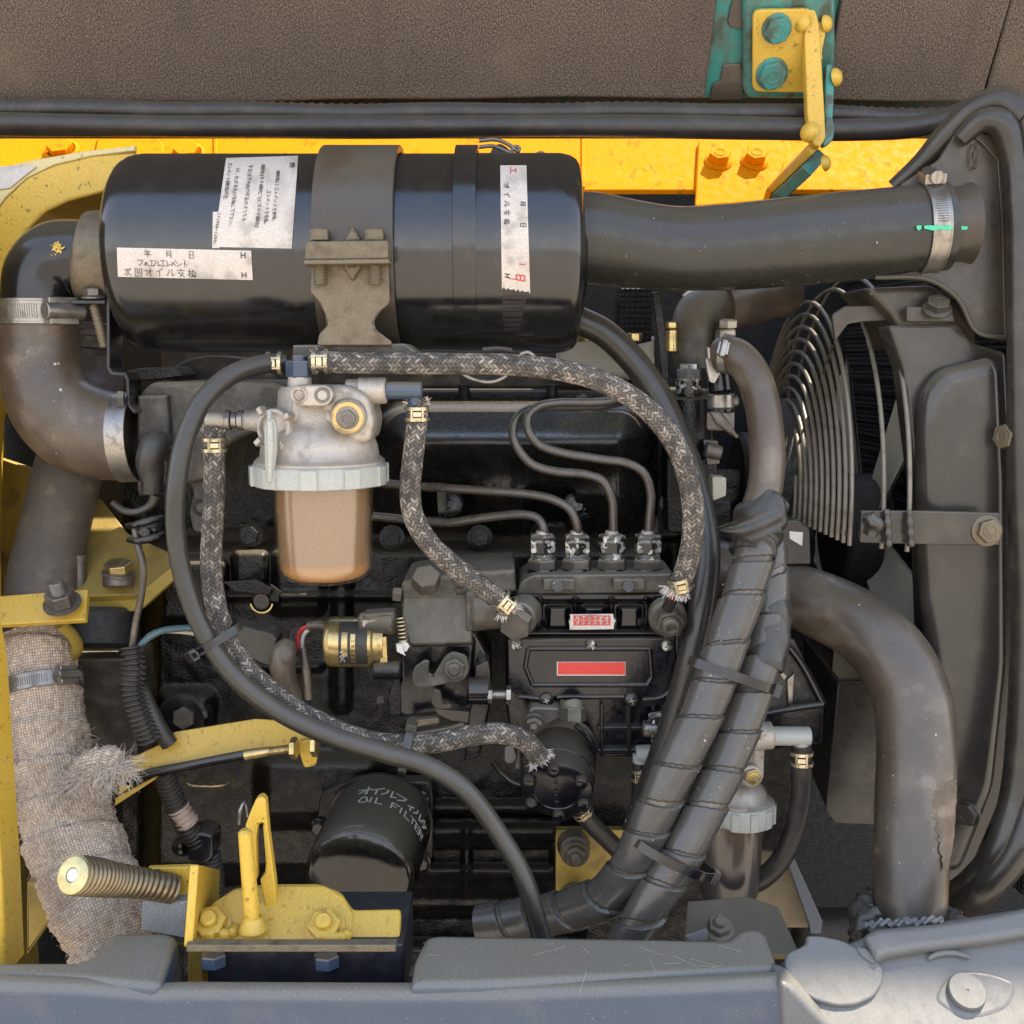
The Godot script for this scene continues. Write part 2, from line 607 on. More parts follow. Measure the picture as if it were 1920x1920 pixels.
# ---------- a stroke alphabet: each glyph a list of strokes, digits are x y pairs on a 0-9 grid ----------
const GLYPH := {
	"年": "3013|2282|3474|3436|0696|5259", "月": "2128|2171|7179|2474|2676|7968", "日": "2129|2171|7179|2979|2575", "次": "1223|0827|4136|3381|8173|5356|5639|5689",
	"回": "1119|1181|8189|1989|3336|3363|6366|3666", "オ": "0383|6069|6958|6318", "イ": "8014|4349", "ル": "3134|3408|6168|6896", "交": "4042|0282|3415|5475|6539|2589",
	"換": "2028|2817|0343|0645|6152|5284|5457|8487|5777|3898|6749|6889|5262", "フ": "1181|8174|7438", "ュ": "3563|6367|2787|3763", "エ": "2181|5158|1898", "レ": "3138|3885", "メ": "7018|2377",
	"ン": "1224|1884", "ト": "4049|4376", "タ": "4014|3282|8264|6439|3557", "ィ": "7336|5559", "を": "1272|4134|3457|8346|4649|4979", "は": "1129|4383|7178|7857|5669|6989", "の": "5236|3618|1824|2442|4273|7386|8669",
	"よ": "5058|5283|5836|3668|6889", "う": "3152|1464|6485|8569|6959", "な": "1272|4125|6468|6847|4788", "ら": "3152|2347|4475|7588|8839", "し": "2127|2759|5977", "て": "0191|7145|4579", "下": "0191|4149|5475", "さ": "1373|4165|6538|3869", "い": "1227|2739|6387",
	"時": "1118|1141|4148|1848|1444|5191|7074|5494|7578|4696|5768", "間": "1119|1141|1343|6191|9199|6393|3436|3668|6466|4666|3646", "毎": "3012|2272|1696|2328|7378|2878", "ご": "2272|1868|8091", "と": "3145|8226|2659|5989", "に": "1119|4282|3789", "が": "0363|4139|3818|6278|8091",
	"あ": "1272|4147|3557|6427|2717|4478|7869", "れ": "2029|0333|3319|3353|5368|6899", "ば": "1119|4383|6368|6847|8091", "出": "4048|1215|1575|7275|0609|0989|8986", "力": "1383|8378|7859|4018", "不": "0191|5116|4349|5586", "足": "2172|2125|7275|2575|4549|1729|2999",
	"掃": "2029|0343|4182|8284|4484|3585|4748|5659", "除": "1119|1141|4136|6034|6094|4585|6469|4648|7688", "(": "6044|4447|4769", ")": "3054|5457|5739", "。": "2737|3738|3828|2827", "、": "2739",
	"0": "2161|6166|6626|2621", "1": "3141|4147|3757", "2": "2161|6163|6327|2767", "5": "6121|2124|2464|6467|6727", "6": "6121|2127|2767|6764|6424", "7": "2161|6137", "9": "6424|2421|2161|6167|6727", "-": "2464",
	"O": "3161|6187|8769|6939|3917|1731", "I": "4149", "L": "2129|2979", "F": "2129|2181|2565", "T": "1181|4149", "E": "2129|2181|2575|2989", "R": "2129|2171|7175|2575|4579", "V": "1149|4981", "D": "2129|2161|6184|8487|8769|6929", "C": "8131|3113|1317|1739|3989", "H": "2129|8189|2585", "S": "8121|2125|2585|8589|8919", " ": "",
}

func letters(mb: MB, text: String, map: Callable, u0: float, v0: float, du: float, size: float, line: float, along_v := false):   # printed strokes on a surface: map(u, v) gives the point and its normal
	for k in text.length():
		var g: String = GLYPH.get(text[k], "")
		for st in g.replace(" ", "").split("|", false):
			var a := Vector2(float(st[0]), float(st[1])) / 9.0 * size
			var b := Vector2(float(st[2]), float(st[3])) / 9.0 * size
			var c := Vector2(u0, v0) + (Vector2(0, du * k) if along_v else Vector2(du * k, 0))
			if along_v:
				a = Vector2(size - a.y, a.x)
				b = Vector2(size - b.y, b.x)
			var d := (b - a).normalized()
			var w := Vector2(-d.y, d.x) * line * 0.5
			var ids := []
			for q in [a - d * line * 0.4 + w, b + d * line * 0.4 + w, b + d * line * 0.4 - w, a - d * line * 0.4 - w]:
				var pn: Array = map.call(c.x + q.x, c.y + q.y)
				ids.append(mb.add(pn[0], pn[1]))
			mb.quad(ids[0], ids[1], ids[2], ids[3])

# ---------- surfaces ----------
func noise(freq: float, seed_: int, octaves: int, kind := FastNoiseLite.TYPE_SIMPLEX_SMOOTH) -> FastNoiseLite:
	var f := FastNoiseLite.new()
	f.noise_type = kind
	f.frequency = freq
	f.seed = seed_
	f.fractal_octaves = octaves
	return f

func ntex(n: FastNoiseLite, stops: Array, size := 512) -> NoiseTexture2D:     # stops: offset, colour, ...
	var t := NoiseTexture2D.new()
	t.width = size
	t.height = size
	t.seamless = true
	t.noise = n
	var g := Gradient.new()
	var off := PackedFloat32Array()
	var col := PackedColorArray()
	for k in range(0, stops.size(), 2):
		off.append(stops[k])
		col.append(stops[k + 1])
	g.offsets = off
	g.colors = col
	t.color_ramp = g
	return t

func gr(v: float, a := 1.0) -> Color:
	return Color(v, v, v, a)

func braid_image(height: bool) -> Image:
	var n := 512
	var im := Image.create(n, n, false, Image.FORMAT_RGB8)
	var r := RandomNumberGenerator.new()
	r.seed = 5
	var tone := []
	for k in 400:
		tone.append(r.randf())
	for y in n:
		for x in n:
			var cw := 64.0                                   # a column of yarn bundles, slanting one way, then the other
			var col := int(x / cw)
			var fx := fmod(x, cw) / cw
			var slant := fx if col % 2 == 0 else 1.0 - fx
			var t: float = y / 32.0 + slant * 0.95
			var k := int(floor(t)) % 16
			var ft: float = t - floor(t)
			var prof := sin(ft * PI)
			prof = pow(clampf(prof, 0, 1), 0.5) * (0.55 + 0.45 * sin(fx * PI))
			var yarn := 0.75 + 0.25 * absf(sin(ft * PI * 3.0 + 0.4))
			var tn: float = tone[(col * 16 + k) % 400]
			var v: float
			if height:
				v = prof * yarn
			else:
				v = (0.16 + 0.30 * prof * yarn) * (0.82 + 0.85 * tn * tn) * (0.9 + 0.15 * r.randf())
			if height:
				im.set_pixel(x, y, gr(v))
			else:
				im.set_pixel(x, y, Color(v * 1.06, v * 1.0, v * 0.94))
	return im

func weave_image(height: bool) -> Image:
	var n := 512
	var im := Image.create(n, n, false, Image.FORMAT_RGB8)
	var r := RandomNumberGenerator.new()
	r.seed = 9
	var tone := []
	for k in 1024:
		tone.append(r.randf())
	for y in n:
		for x in n:
			var ix := int(x / 16.0)
			var iy := int(y / 16.0)
			var fx := fmod(x, 16.0) / 16.0
			var fy := fmod(y, 16.0) / 16.0
			var over := (ix + iy) % 2 == 0
			var prof := sin(fx * PI) * pow(sin(fy * PI), 0.6) if over else pow(sin(fx * PI), 0.6) * sin(fy * PI)
			var tn: float = tone[(iy * 32 + ix) % 1024]
			var v := prof if height else (0.66 + 0.28 * prof) * (0.88 + 0.14 * tn) * (0.94 + 0.08 * r.randf())
			im.set_pixel(x, y, gr(v) if height else Color(v, v * 0.95, v * 0.89))
	return im

func make_textures():
	TX.fine = ntex(noise(0.05, 1, 3), [0.0, gr(0.86), 1.0, gr(1.0)])
	TX.cast = ntex(noise(0.035, 2, 3), [0.0, gr(0.0), 1.0, gr(1.0)])
	TX.peel = ntex(noise(0.012, 3, 2), [0.0, gr(0.0), 1.0, gr(1.0)])
	TX.rough = ntex(noise(0.012, 4, 5), [0.0, gr(0.55), 0.35, gr(0.75), 0.7, gr(1.0), 1.0, gr(1.0)])
	TX.foamc = ntex(noise(0.16, 5, 3), [0.0, Color(0.30, 0.28, 0.27), 0.42, Color(0.52, 0.48, 0.45), 0.58, Color(0.74, 0.69, 0.64), 0.68, Color(1, 0.96, 0.90), 1.0, Color(1, 0.98, 0.92)], 1024)
	TX.foamh = ntex(noise(0.16, 5, 3), [0.0, gr(0.0), 1.0, gr(1.0)], 1024)
	var d := Color(0.50, 0.46, 0.40)
	TX.dust0 = ntex(noise(0.011, 11, 5), [0.0, Color(d, 0.0), 0.5, Color(d, 0.01), 0.65, Color(d, 0.04), 0.8, Color(d, 0.09), 1.0, Color(d, 0.16)])
	TX.dustw = ntex(noise(0.011, 18, 5), [0.0, Color(d, 0.0), 0.55, Color(d, 0.005), 0.7, Color(d, 0.025), 1.0, Color(d, 0.07)])
	TX.dust1 = ntex(noise(0.009, 12, 5), [0.0, Color(d, 0.0), 0.35, Color(d, 0.05), 0.55, Color(d, 0.12), 0.75, Color(d, 0.28), 1.0, Color(d, 0.45)])
	var b := Color(0.30, 0.23, 0.17)
	TX.grime = ntex(noise(0.010, 13, 5), [0.0, Color(b, 0.0), 0.5, Color(b, 0.03), 0.6, Color(b, 0.15), 0.75, Color(b, 0.45), 1.0, Color(b, 0.8)])
	TX.tan = ntex(noise(0.008, 14, 5), [0.0, Color(0.16, 0.13, 0.11, 0.5), 0.36, Color(0.36, 0.30, 0.24, 0.05), 0.5, Color(0.46, 0.38, 0.30, 0.10), 0.56, Color(0.50, 0.43, 0.35, 0.20), 0.66, Color(0.52, 0.45, 0.37, 0.14), 0.72, Color(0.58, 0.52, 0.45, 0.34), 1.0, Color(0.62, 0.57, 0.5, 0.5)])
	TX.chip = ntex(noise(0.022, 15, 3), [0.0, Color(0.72, 0.72, 0.68, 0.0), 0.62, Color(0.72, 0.72, 0.68, 0.0), 0.65, Color(0.76, 0.75, 0.7, 1.0), 1.0, Color(0.8, 0.79, 0.74, 1.0)])
	TX.chipy = ntex(noise(0.03, 16, 4), [0.0, Color(0.25, 0.18, 0.08, 0.0), 0.76, Color(0.25, 0.18, 0.08, 0.0), 0.82, Color(0.24, 0.17, 0.09, 0.5), 1.0, Color(0.2, 0.15, 0.1, 0.9)])
	TX.tealwear = ntex(noise(0.012, 17, 4), [0.0, Color(0.22, 0.17, 0.12, 0.9), 0.36, Color(0.25, 0.2, 0.14, 0.75), 0.5, Color(0.4, 0.36, 0.3, 0.3), 0.6, Color(0.4, 0.36, 0.3, 0.0), 1.0, Color(0.4, 0.36, 0.3, 0.0)])
	TX.soil = ntex(noise(0.012, 19, 5), [0.0, Color(0.10, 0.09, 0.08, 0.75), 0.4, Color(0.12, 0.11, 0.1, 0.45), 0.55, Color(0.2, 0.18, 0.16, 0.1), 0.7, Color(0.5, 0.46, 0.4, 0.0), 0.85, Color(0.5, 0.46, 0.4, 0.25), 1.0, Color(0.5, 0.46, 0.4, 0.4)])
	TX.soil2 = ntex(noise(0.010, 22, 5), [0.0, Color(0.35, 0.28, 0.22, 0.55), 0.4, Color(0.4, 0.33, 0.26, 0.2), 0.55, Color(0.5, 0.42, 0.34, 0.0), 1.0, Color(0.6, 0.5, 0.4, 0.0)])
	TX.foamdust = ntex(noise(0.008, 20, 4), [0.0, Color(0.2, 0.18, 0.165, 0.5), 0.4, Color(0.3, 0.27, 0.24, 0.06), 0.62, Color(0.5, 0.44, 0.38, 0.0), 0.8, Color(0.5, 0.44, 0.36, 0.12), 1.0, Color(0.55, 0.48, 0.4, 0.3)])
	TX.braidc = ImageTexture.create_from_image(braid_image(false))
	TX.braidh = ImageTexture.create_from_image(braid_image(true))
	TX.weavec = ImageTexture.create_from_image(weave_image(false))
	TX.weaveh = ImageTexture.create_from_image(weave_image(true))

func mk(key: String, col: Color, rough: float, metal: float, dust: float, o := {}):
	var m := StandardMaterial3D.new()
	m.resource_name = o.get("called", key)
	m.vertex_color_use_as_albedo = true
	m.roughness = rough
	m.metallic = metal
	m.metallic_specular = o.get("spec", 0.5)
	m.uv1_triplanar = o.get("tri", true)
	m.uv1_world_triplanar = m.uv1_triplanar
	var s: float = o.get("scale", 14.0)
	m.uv1_scale = Vector3(s, s, s) if m.uv1_triplanar else o.get("uvs", Vector3.ONE)
	m.albedo_texture = TX[o.get("tex", "fine")]
	if o.get("rvar", true):
		m.roughness_texture = TX.rough
		m.roughness_texture_channel = BaseMaterial3D.TEXTURE_CHANNEL_RED
	if o.has("bump"):
		m.heightmap_enabled = true
		m.heightmap_texture = TX[o.bump]
		m.heightmap_scale = o.get("bs", 0.05)
	if o.has("over"):
		m.detail_enabled = true
		m.detail_blend_mode = BaseMaterial3D.BLEND_MODE_MIX
		m.detail_albedo = TX[o.over]
		m.detail_uv_layer = BaseMaterial3D.DETAIL_UV_2
		m.uv2_triplanar = true
		m.uv2_world_triplanar = true
		var q: float = o.get("oscale", 5.0)
		m.uv2_scale = Vector3(q, q, q)
	if o.has("coat"):
		m.clearcoat_enabled = true
		m.clearcoat = o.coat
		m.clearcoat_roughness = o.get("coatr", 0.1)
	if o.has("backlight"):
		m.backlight_enabled = true
		m.backlight = o.backlight
	if o.has("sss"):
		m.subsurf_scatter_enabled = true
		m.subsurf_scatter_strength = o.sss
	M[key] = {"mat": m, "col": col, "dust": dust}

func make_materials():
	mk("gloss", Color(0.007, 0.007, 0.008), 0.24, 0.0, 0.30, {"over": "dustw", "oscale": 7.0, "bump": "peel", "bs": 0.005, "scale": 22.0})
	mk("filtercan", Color(0.007, 0.007, 0.007), 0.16, 0.0, 0.45, {"over": "dustw", "oscale": 20.0})
	mk("glosscast", Color(0.008, 0.008, 0.009), 0.32, 0.0, 0.25, {"over": "dustw", "oscale": 7.0, "bump": "peel", "bs": 0.02, "scale": 26.0})
	mk("canister", Color(0.009, 0.009, 0.010), 0.21, 0.0, 0.06, {"over": "dustw", "oscale": 9.0, "spec": 0.6})
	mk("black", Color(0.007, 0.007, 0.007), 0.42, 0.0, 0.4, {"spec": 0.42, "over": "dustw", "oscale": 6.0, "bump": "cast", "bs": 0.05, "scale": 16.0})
	mk("dusty", Color(0.042, 0.039, 0.030), 0.62, 0.0, 0.9, {"over": "dust1", "oscale": 8.0, "bump": "cast", "bs": 0.03, "scale": 22.0})
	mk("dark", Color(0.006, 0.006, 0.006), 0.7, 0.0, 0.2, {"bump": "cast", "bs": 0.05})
	mk("rubber", Color(0.024, 0.022, 0.020), 0.45, 0.0, 0.25, {"over": "dust0", "oscale": 4.0})
	mk("hose", Color(0.026, 0.024, 0.022), 0.36, 0.0, 0.3, {"over": "dustw", "oscale": 6.0})
	mk("brown", Color(0.066, 0.053, 0.042), 0.38, 0.0, 0.25, {"over": "tan", "oscale": 4.5, "bump": "cast", "bs": 0.006})
	mk("brownmetal", Color(0.058, 0.048, 0.039), 0.42, 0.15, 0.4, {"over": "grime", "oscale": 3.0})
	mk("shroud", Color(0.036, 0.033, 0.028), 0.25, 0.0, 0.45, {"over": "dust0", "oscale": 3.0})
	mk("pipe", Color(0.12, 0.10, 0.085), 0.85, 0.1, 0.2, {"bump": "cast", "bs": 0.03, "over": "tan", "oscale": 6.0})
	mk("yellow", Color(0.64, 0.405, 0.05), 0.48, 0.0, 0.10, {"over": "chipy", "oscale": 7.0})
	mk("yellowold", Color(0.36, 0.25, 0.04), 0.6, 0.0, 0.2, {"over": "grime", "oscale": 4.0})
	mk("orange", Color(0.80, 0.265, 0.0015), 0.8, 0.0, 0.0, {"spec": 0.15, "over": "chipy", "oscale": 3.0})
	mk("teal", Color(0.035, 0.24, 0.215), 0.5, 0.0, 0.12, {"over": "tealwear", "oscale": 6.0})
	mk("tealdark", Color(0.008, 0.05, 0.045), 0.6, 0.0, 0.0, {"over": "tealwear", "oscale": 6.0})
	mk("steel", Color(0.38, 0.355, 0.32), 0.42, 0.85, 0.3, {"over": "grime", "oscale": 12.0})
	mk("steeldark", Color(0.19, 0.17, 0.15), 0.55, 0.6, 0.45, {"over": "grime", "oscale": 12.0})
	mk("zinc", Color(0.68, 0.58, 0.38), 0.36, 0.85, 0.1, {"over": "grime", "oscale": 14.0})
	mk("gold", Color(0.60, 0.46, 0.20), 0.32, 0.8, 0.25, {"over": "grime", "oscale": 9.0})
	mk("rustpaint", Color(0.17, 0.135, 0.085), 0.6, 0.3, 0.5, {"over": "grime", "oscale": 8.0, "bump": "cast", "bs": 0.03})
	mk("alu", Color(0.50, 0.44, 0.37), 0.5, 0.3, 0.45, {"over": "grime", "oscale": 9.0, "bump": "cast", "bs": 0.03, "scale": 24.0})
	mk("ringplastic", Color(0.42, 0.42, 0.37), 0.5, 0.0, 0.4, {"over": "dust0", "oscale": 8.0})
	mk("bowl", Color(0.27, 0.165, 0.09), 0.22, 0.0, 0.0, {"rvar": false, "coat": 0.8, "coatr": 0.08})
	mk("bowldark", Color(0.075, 0.062, 0.054), 0.22, 0.0, 0.0, {"coat": 0.3, "coatr": 0.15, "over": "dustw", "oscale": 6.0})
	mk("sill", Color(0.046, 0.068, 0.106), 0.27, 0.0, 0.75, {"over": "dust0", "oscale": 3.0, "bump": "cast", "bs": 0.003})
	mk("foam", Color(0.205, 0.180, 0.160), 0.95, 0.0, 0.0, {"over": "foamdust", "oscale": 2.2, "tex": "foamc", "scale": 3.8, "bump": "foamh", "bs": 0.03, "rvar": false})
	mk("braid", Color(0.98, 0.94, 0.87), 0.72, 0.0, 0.0, {"over": "soil", "oscale": 6.0, "tex": "braidc", "tri": false, "bump": "braidh", "bs": 0.10, "rvar": false})
	mk("wrap", Color(0.98, 0.86, 0.74), 0.95, 0.0, 0.0, {"over": "soil2", "oscale": 5.0, "tex": "weavec", "tri": false, "bump": "weaveh", "bs": 0.055, "rvar": false})
	mk("fibre", Color(0.50, 0.42, 0.345), 0.9, 0.0, 0.0)
	mk("paper", Color(0.60, 0.535, 0.47), 0.55, 0.0, 0.0, {"over": "grime", "oscale": 5.0})
	mk("ink", Color(0.035, 0.032, 0.03), 0.6, 0.0, 0.0)
	mk("redink", Color(0.55, 0.07, 0.06), 0.6, 0.0, 0.0)
	mk("red", Color(0.68, 0.045, 0.03), 0.5, 0.0, 0.0)
	mk("white", Color(0.62, 0.60, 0.56), 0.6, 0.0, 0.0)
	mk("chipped", Color(0.018, 0.018, 0.018), 0.35, 0.0, 0.75, {"over": "chip", "oscale": 9.0})
	mk("greenmark", Color(0.06, 0.52, 0.30), 0.6, 0.0, 0.0)
	mk("cream", Color(0.52, 0.48, 0.38), 0.6, 0.0, 0.0, {"over": "dust0", "oscale": 4.0})
	mk("mesh", Color(0.016, 0.015, 0.014), 0.7, 0.0, 0.0, {"tex": "weavec", "bump": "weaveh", "bs": 0.3, "scale": 6.0, "rvar": false})
	mk("wirered", Color(0.45, 0.05, 0.04), 0.5, 0.0, 0.0)
	mk("wireblue", Color(0.07, 0.12, 0.13), 0.5, 0.0, 0.0)
	mk("steelblack", Color(0.10, 0.094, 0.085), 0.34, 0.5, 0.7, {"over": "grime", "oscale": 12.0})
	mk("guard", Color(0.062, 0.058, 0.053), 0.30, 0.0, 0.2, {"over": "dust0", "oscale": 6.0})
	mk("tape", Color(0.022, 0.021, 0.020), 0.42, 0.0, 0.25, {"over": "dust0", "oscale": 8.0})
	mk("wraptape", Color(0.42, 0.31, 0.24), 0.6, 0.0, 0.0, {"over": "grime", "oscale": 9.0})
	mk("darksteel", Color(0.016, 0.018, 0.024), 0.45, 0.0, 0.1, {"over": "dust0", "oscale": 5.0})
	mk("springsteel", Color(0.30, 0.23, 0.14), 0.45, 0.7, 0.1, {"over": "grime", "oscale": 10.0})
	mk("brass", Color(0.66, 0.57, 0.28), 0.4, 0.6, 0.0, {"over": "grime", "oscale": 10.0})
	mk("bright", Color(0.62, 0.62, 0.64), 0.3, 0.85, 0.1)
	mk("chalk", Color(0.32, 0.33, 0.33), 0.7, 0.0, 0.0, {"over": "dust1", "oscale": 14.0, "bump": "cast", "bs": 0.05})
	mk("foil", Color(0.24, 0.24, 0.25), 0.5, 0.3, 0.0)
	mk("olive", Color(0.15, 0.125, 0.07), 0.65, 0.0, 0.2, {"over": "dust1", "oscale": 5.0})
	mk("yellowskylit", Color(0.66, 0.54, 0.24), 0.5, 0.0, 0.0, {"over": "chipy", "oscale": 7.0})  # the beam yellow, paled: sky reflection painted into the colour
	mk("fleck", Color(0.60, 0.56, 0.46), 0.8, 0.0, 0.0)
	mk("sunpaint", Color(0.12, 0.085, 0.052), 0.7, 0.0, 0.0, {"over": "tan", "oscale": 14.0})  # tan tone of painted sunlight on the radiator hose
	mk("rawyarn", Color(0.46, 0.42, 0.38), 0.9, 0.0, 0.0)
	mk("brownwarm", Color(0.072, 0.052, 0.036), 0.44, 0.0, 0.25, {"over": "tan", "oscale": 4.5, "bump": "cast", "bs": 0.004})
	mk("sillworn", Color(0.125, 0.128, 0.130), 0.45, 0.0, 0.3, {"over": "dust0", "oscale": 4.0, "bump": "cast", "bs": 0.003})
	mk("rim", Color(0.028, 0.024, 0.020), 0.33, 0.0, 0.3, {"over": "dust0", "oscale": 5.0})
	mk("wire", Color(0.22, 0.195, 0.155), 0.5, 0.3, 0.9, {"over": "grime", "oscale": 10.0})
	var cl := StandardMaterial3D.new()
	cl.resource_name = "clear_plastic"
	cl.vertex_color_use_as_albedo = false
	cl.transparency = BaseMaterial3D.TRANSPARENCY_ALPHA
	cl.albedo_color = Color(0.45, 0.33, 0.22, 0.06)
	cl.roughness = 0.08
	M["clear"] = {"mat": cl, "col": Color.WHITE, "dust": 0.0}
	mk("ground", Color(0.46, 0.40, 0.32), 0.9, 0.0, 0.0, {"scale": 2.0})

# ---------- the place: ground, the machine body round the bay, the raised hood ----------
const SUNN := Vector3(0.0, 0.70, 0.71)

func build_setting():
	var mb := MB.new()
	for q in [Vector3(-40, -1.35, -40), Vector3(40, -1.35, -40), Vector3(40, -1.35, 40), Vector3(-40, -1.35, 40)]:
		mb.add(q, Vector3.UP)
	mb.quad(0, 1, 2, 3)
	struct(mb, "ground", "ground")
	# the sheet metal box of the bay
	mb = MB.new()
	box(mb, Vector3(0, -0.18, -0.47), Vector3(1.9, 1.20, 0.02))
	single(mb, "firewall", "dark", "black sheet metal bulkhead deep behind the engine", "bulkhead")
	mb = MB.new()
	box(mb, Vector3(-0.02, -0.77, -0.08), Vector3(1.46, 0.02, 0.74))
	single(mb, "belly_plate", "dark", "black belly plate under the engine", "plate")
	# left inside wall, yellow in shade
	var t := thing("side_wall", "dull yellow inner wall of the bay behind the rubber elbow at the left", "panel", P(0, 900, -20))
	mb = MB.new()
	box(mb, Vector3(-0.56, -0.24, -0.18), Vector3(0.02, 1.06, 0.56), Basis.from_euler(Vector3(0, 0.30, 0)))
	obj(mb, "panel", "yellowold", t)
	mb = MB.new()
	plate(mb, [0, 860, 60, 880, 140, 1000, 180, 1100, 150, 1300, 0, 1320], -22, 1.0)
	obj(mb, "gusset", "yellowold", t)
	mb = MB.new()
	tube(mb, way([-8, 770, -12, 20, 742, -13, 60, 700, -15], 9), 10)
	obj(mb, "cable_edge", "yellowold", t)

	# sunlit deck panel behind the canister
	t = thing("rear_deck_panel", "sunlit bright yellow sloping panel behind the air cleaner canister", "panel", P(960, 350, -20))
	var o := P(960, 372, -19)
	mb = MB.new()
	tplate(mb, [-330, 236, 2300, 236, 2300, 356, 1330, 356, 1090, 356, 600, 385, -330, 395], o, SUNN, 0.6, 1.5)
	obj(mb, "panel", "orange", t)
	for q in [[400, 4], [1090, 3]]:
		mb = MB.new()
		tplate(mb, [q[0], 240, q[0] + 7, 240, q[0] + 7, 350, q[0], 350], o + SUNN * 0.002, SUNN, 0.4, 1.0)
		obj(mb, "seam_rib", "orange", t)
	mb = MB.new()
	tplate(mb, [184, 250, 290, 250, 306, 268, 308, 330, 170, 330], o + SUNN * 0.003, SUNN, 0.4, 1.5, 10)
	obj(mb, "weld_tab", "orange", t)
	for q in [[116, 284, 30], [352, 290, 30]]:
		var p := PN(q[0], q[1], o, SUNN)
		mb = MB.new()
		var k := K(p)
		lathe(mb, p, SUNN, [Vector2(q[2] * k * 1.1, 0), Vector2(q[2] * k * 1.1, 0.0015), Vector2(q[2] * k * 0.9, 0.003)], 28)
		hexagon(mb, p, SUNN, q[2] * k * 0.82, 0.009, 0.2)
		obj(mb, "bolt", "orange", t)

	# unseen cab added at the right, behind, to keep sun off the sill
	t = thing("added_cab", "unseen yellow cab box added beyond the right edge to shade the sill", "cab", Vector3(1.8, -1.3, -0.9))
	mb = MB.new()
	box(mb, Vector3(1.87, 0.485, -0.95), Vector3(1.1, 3.46, 1.3), Basis(), 0.02)
	obj(mb, "body", "yellow", t)
	mb = MB.new()
	box(mb, Vector3(1.85, 1.2, -0.297), Vector3(0.8, 1.2, 0.012), Basis(), 0.004)
	obj(mb, "added_window", "darksteel", t)
	mb = MB.new()
	box(mb, Vector3(-0.2, -0.97, -0.55), Vector3(3.0, 0.36, 1.6), Basis(), 0.03)
	single(mb, "added_chassis", "darksteel", "unseen dark chassis box added under the sill to cut ground bounce", "chassis")  # unseen box added to shade the ground and block its bounce

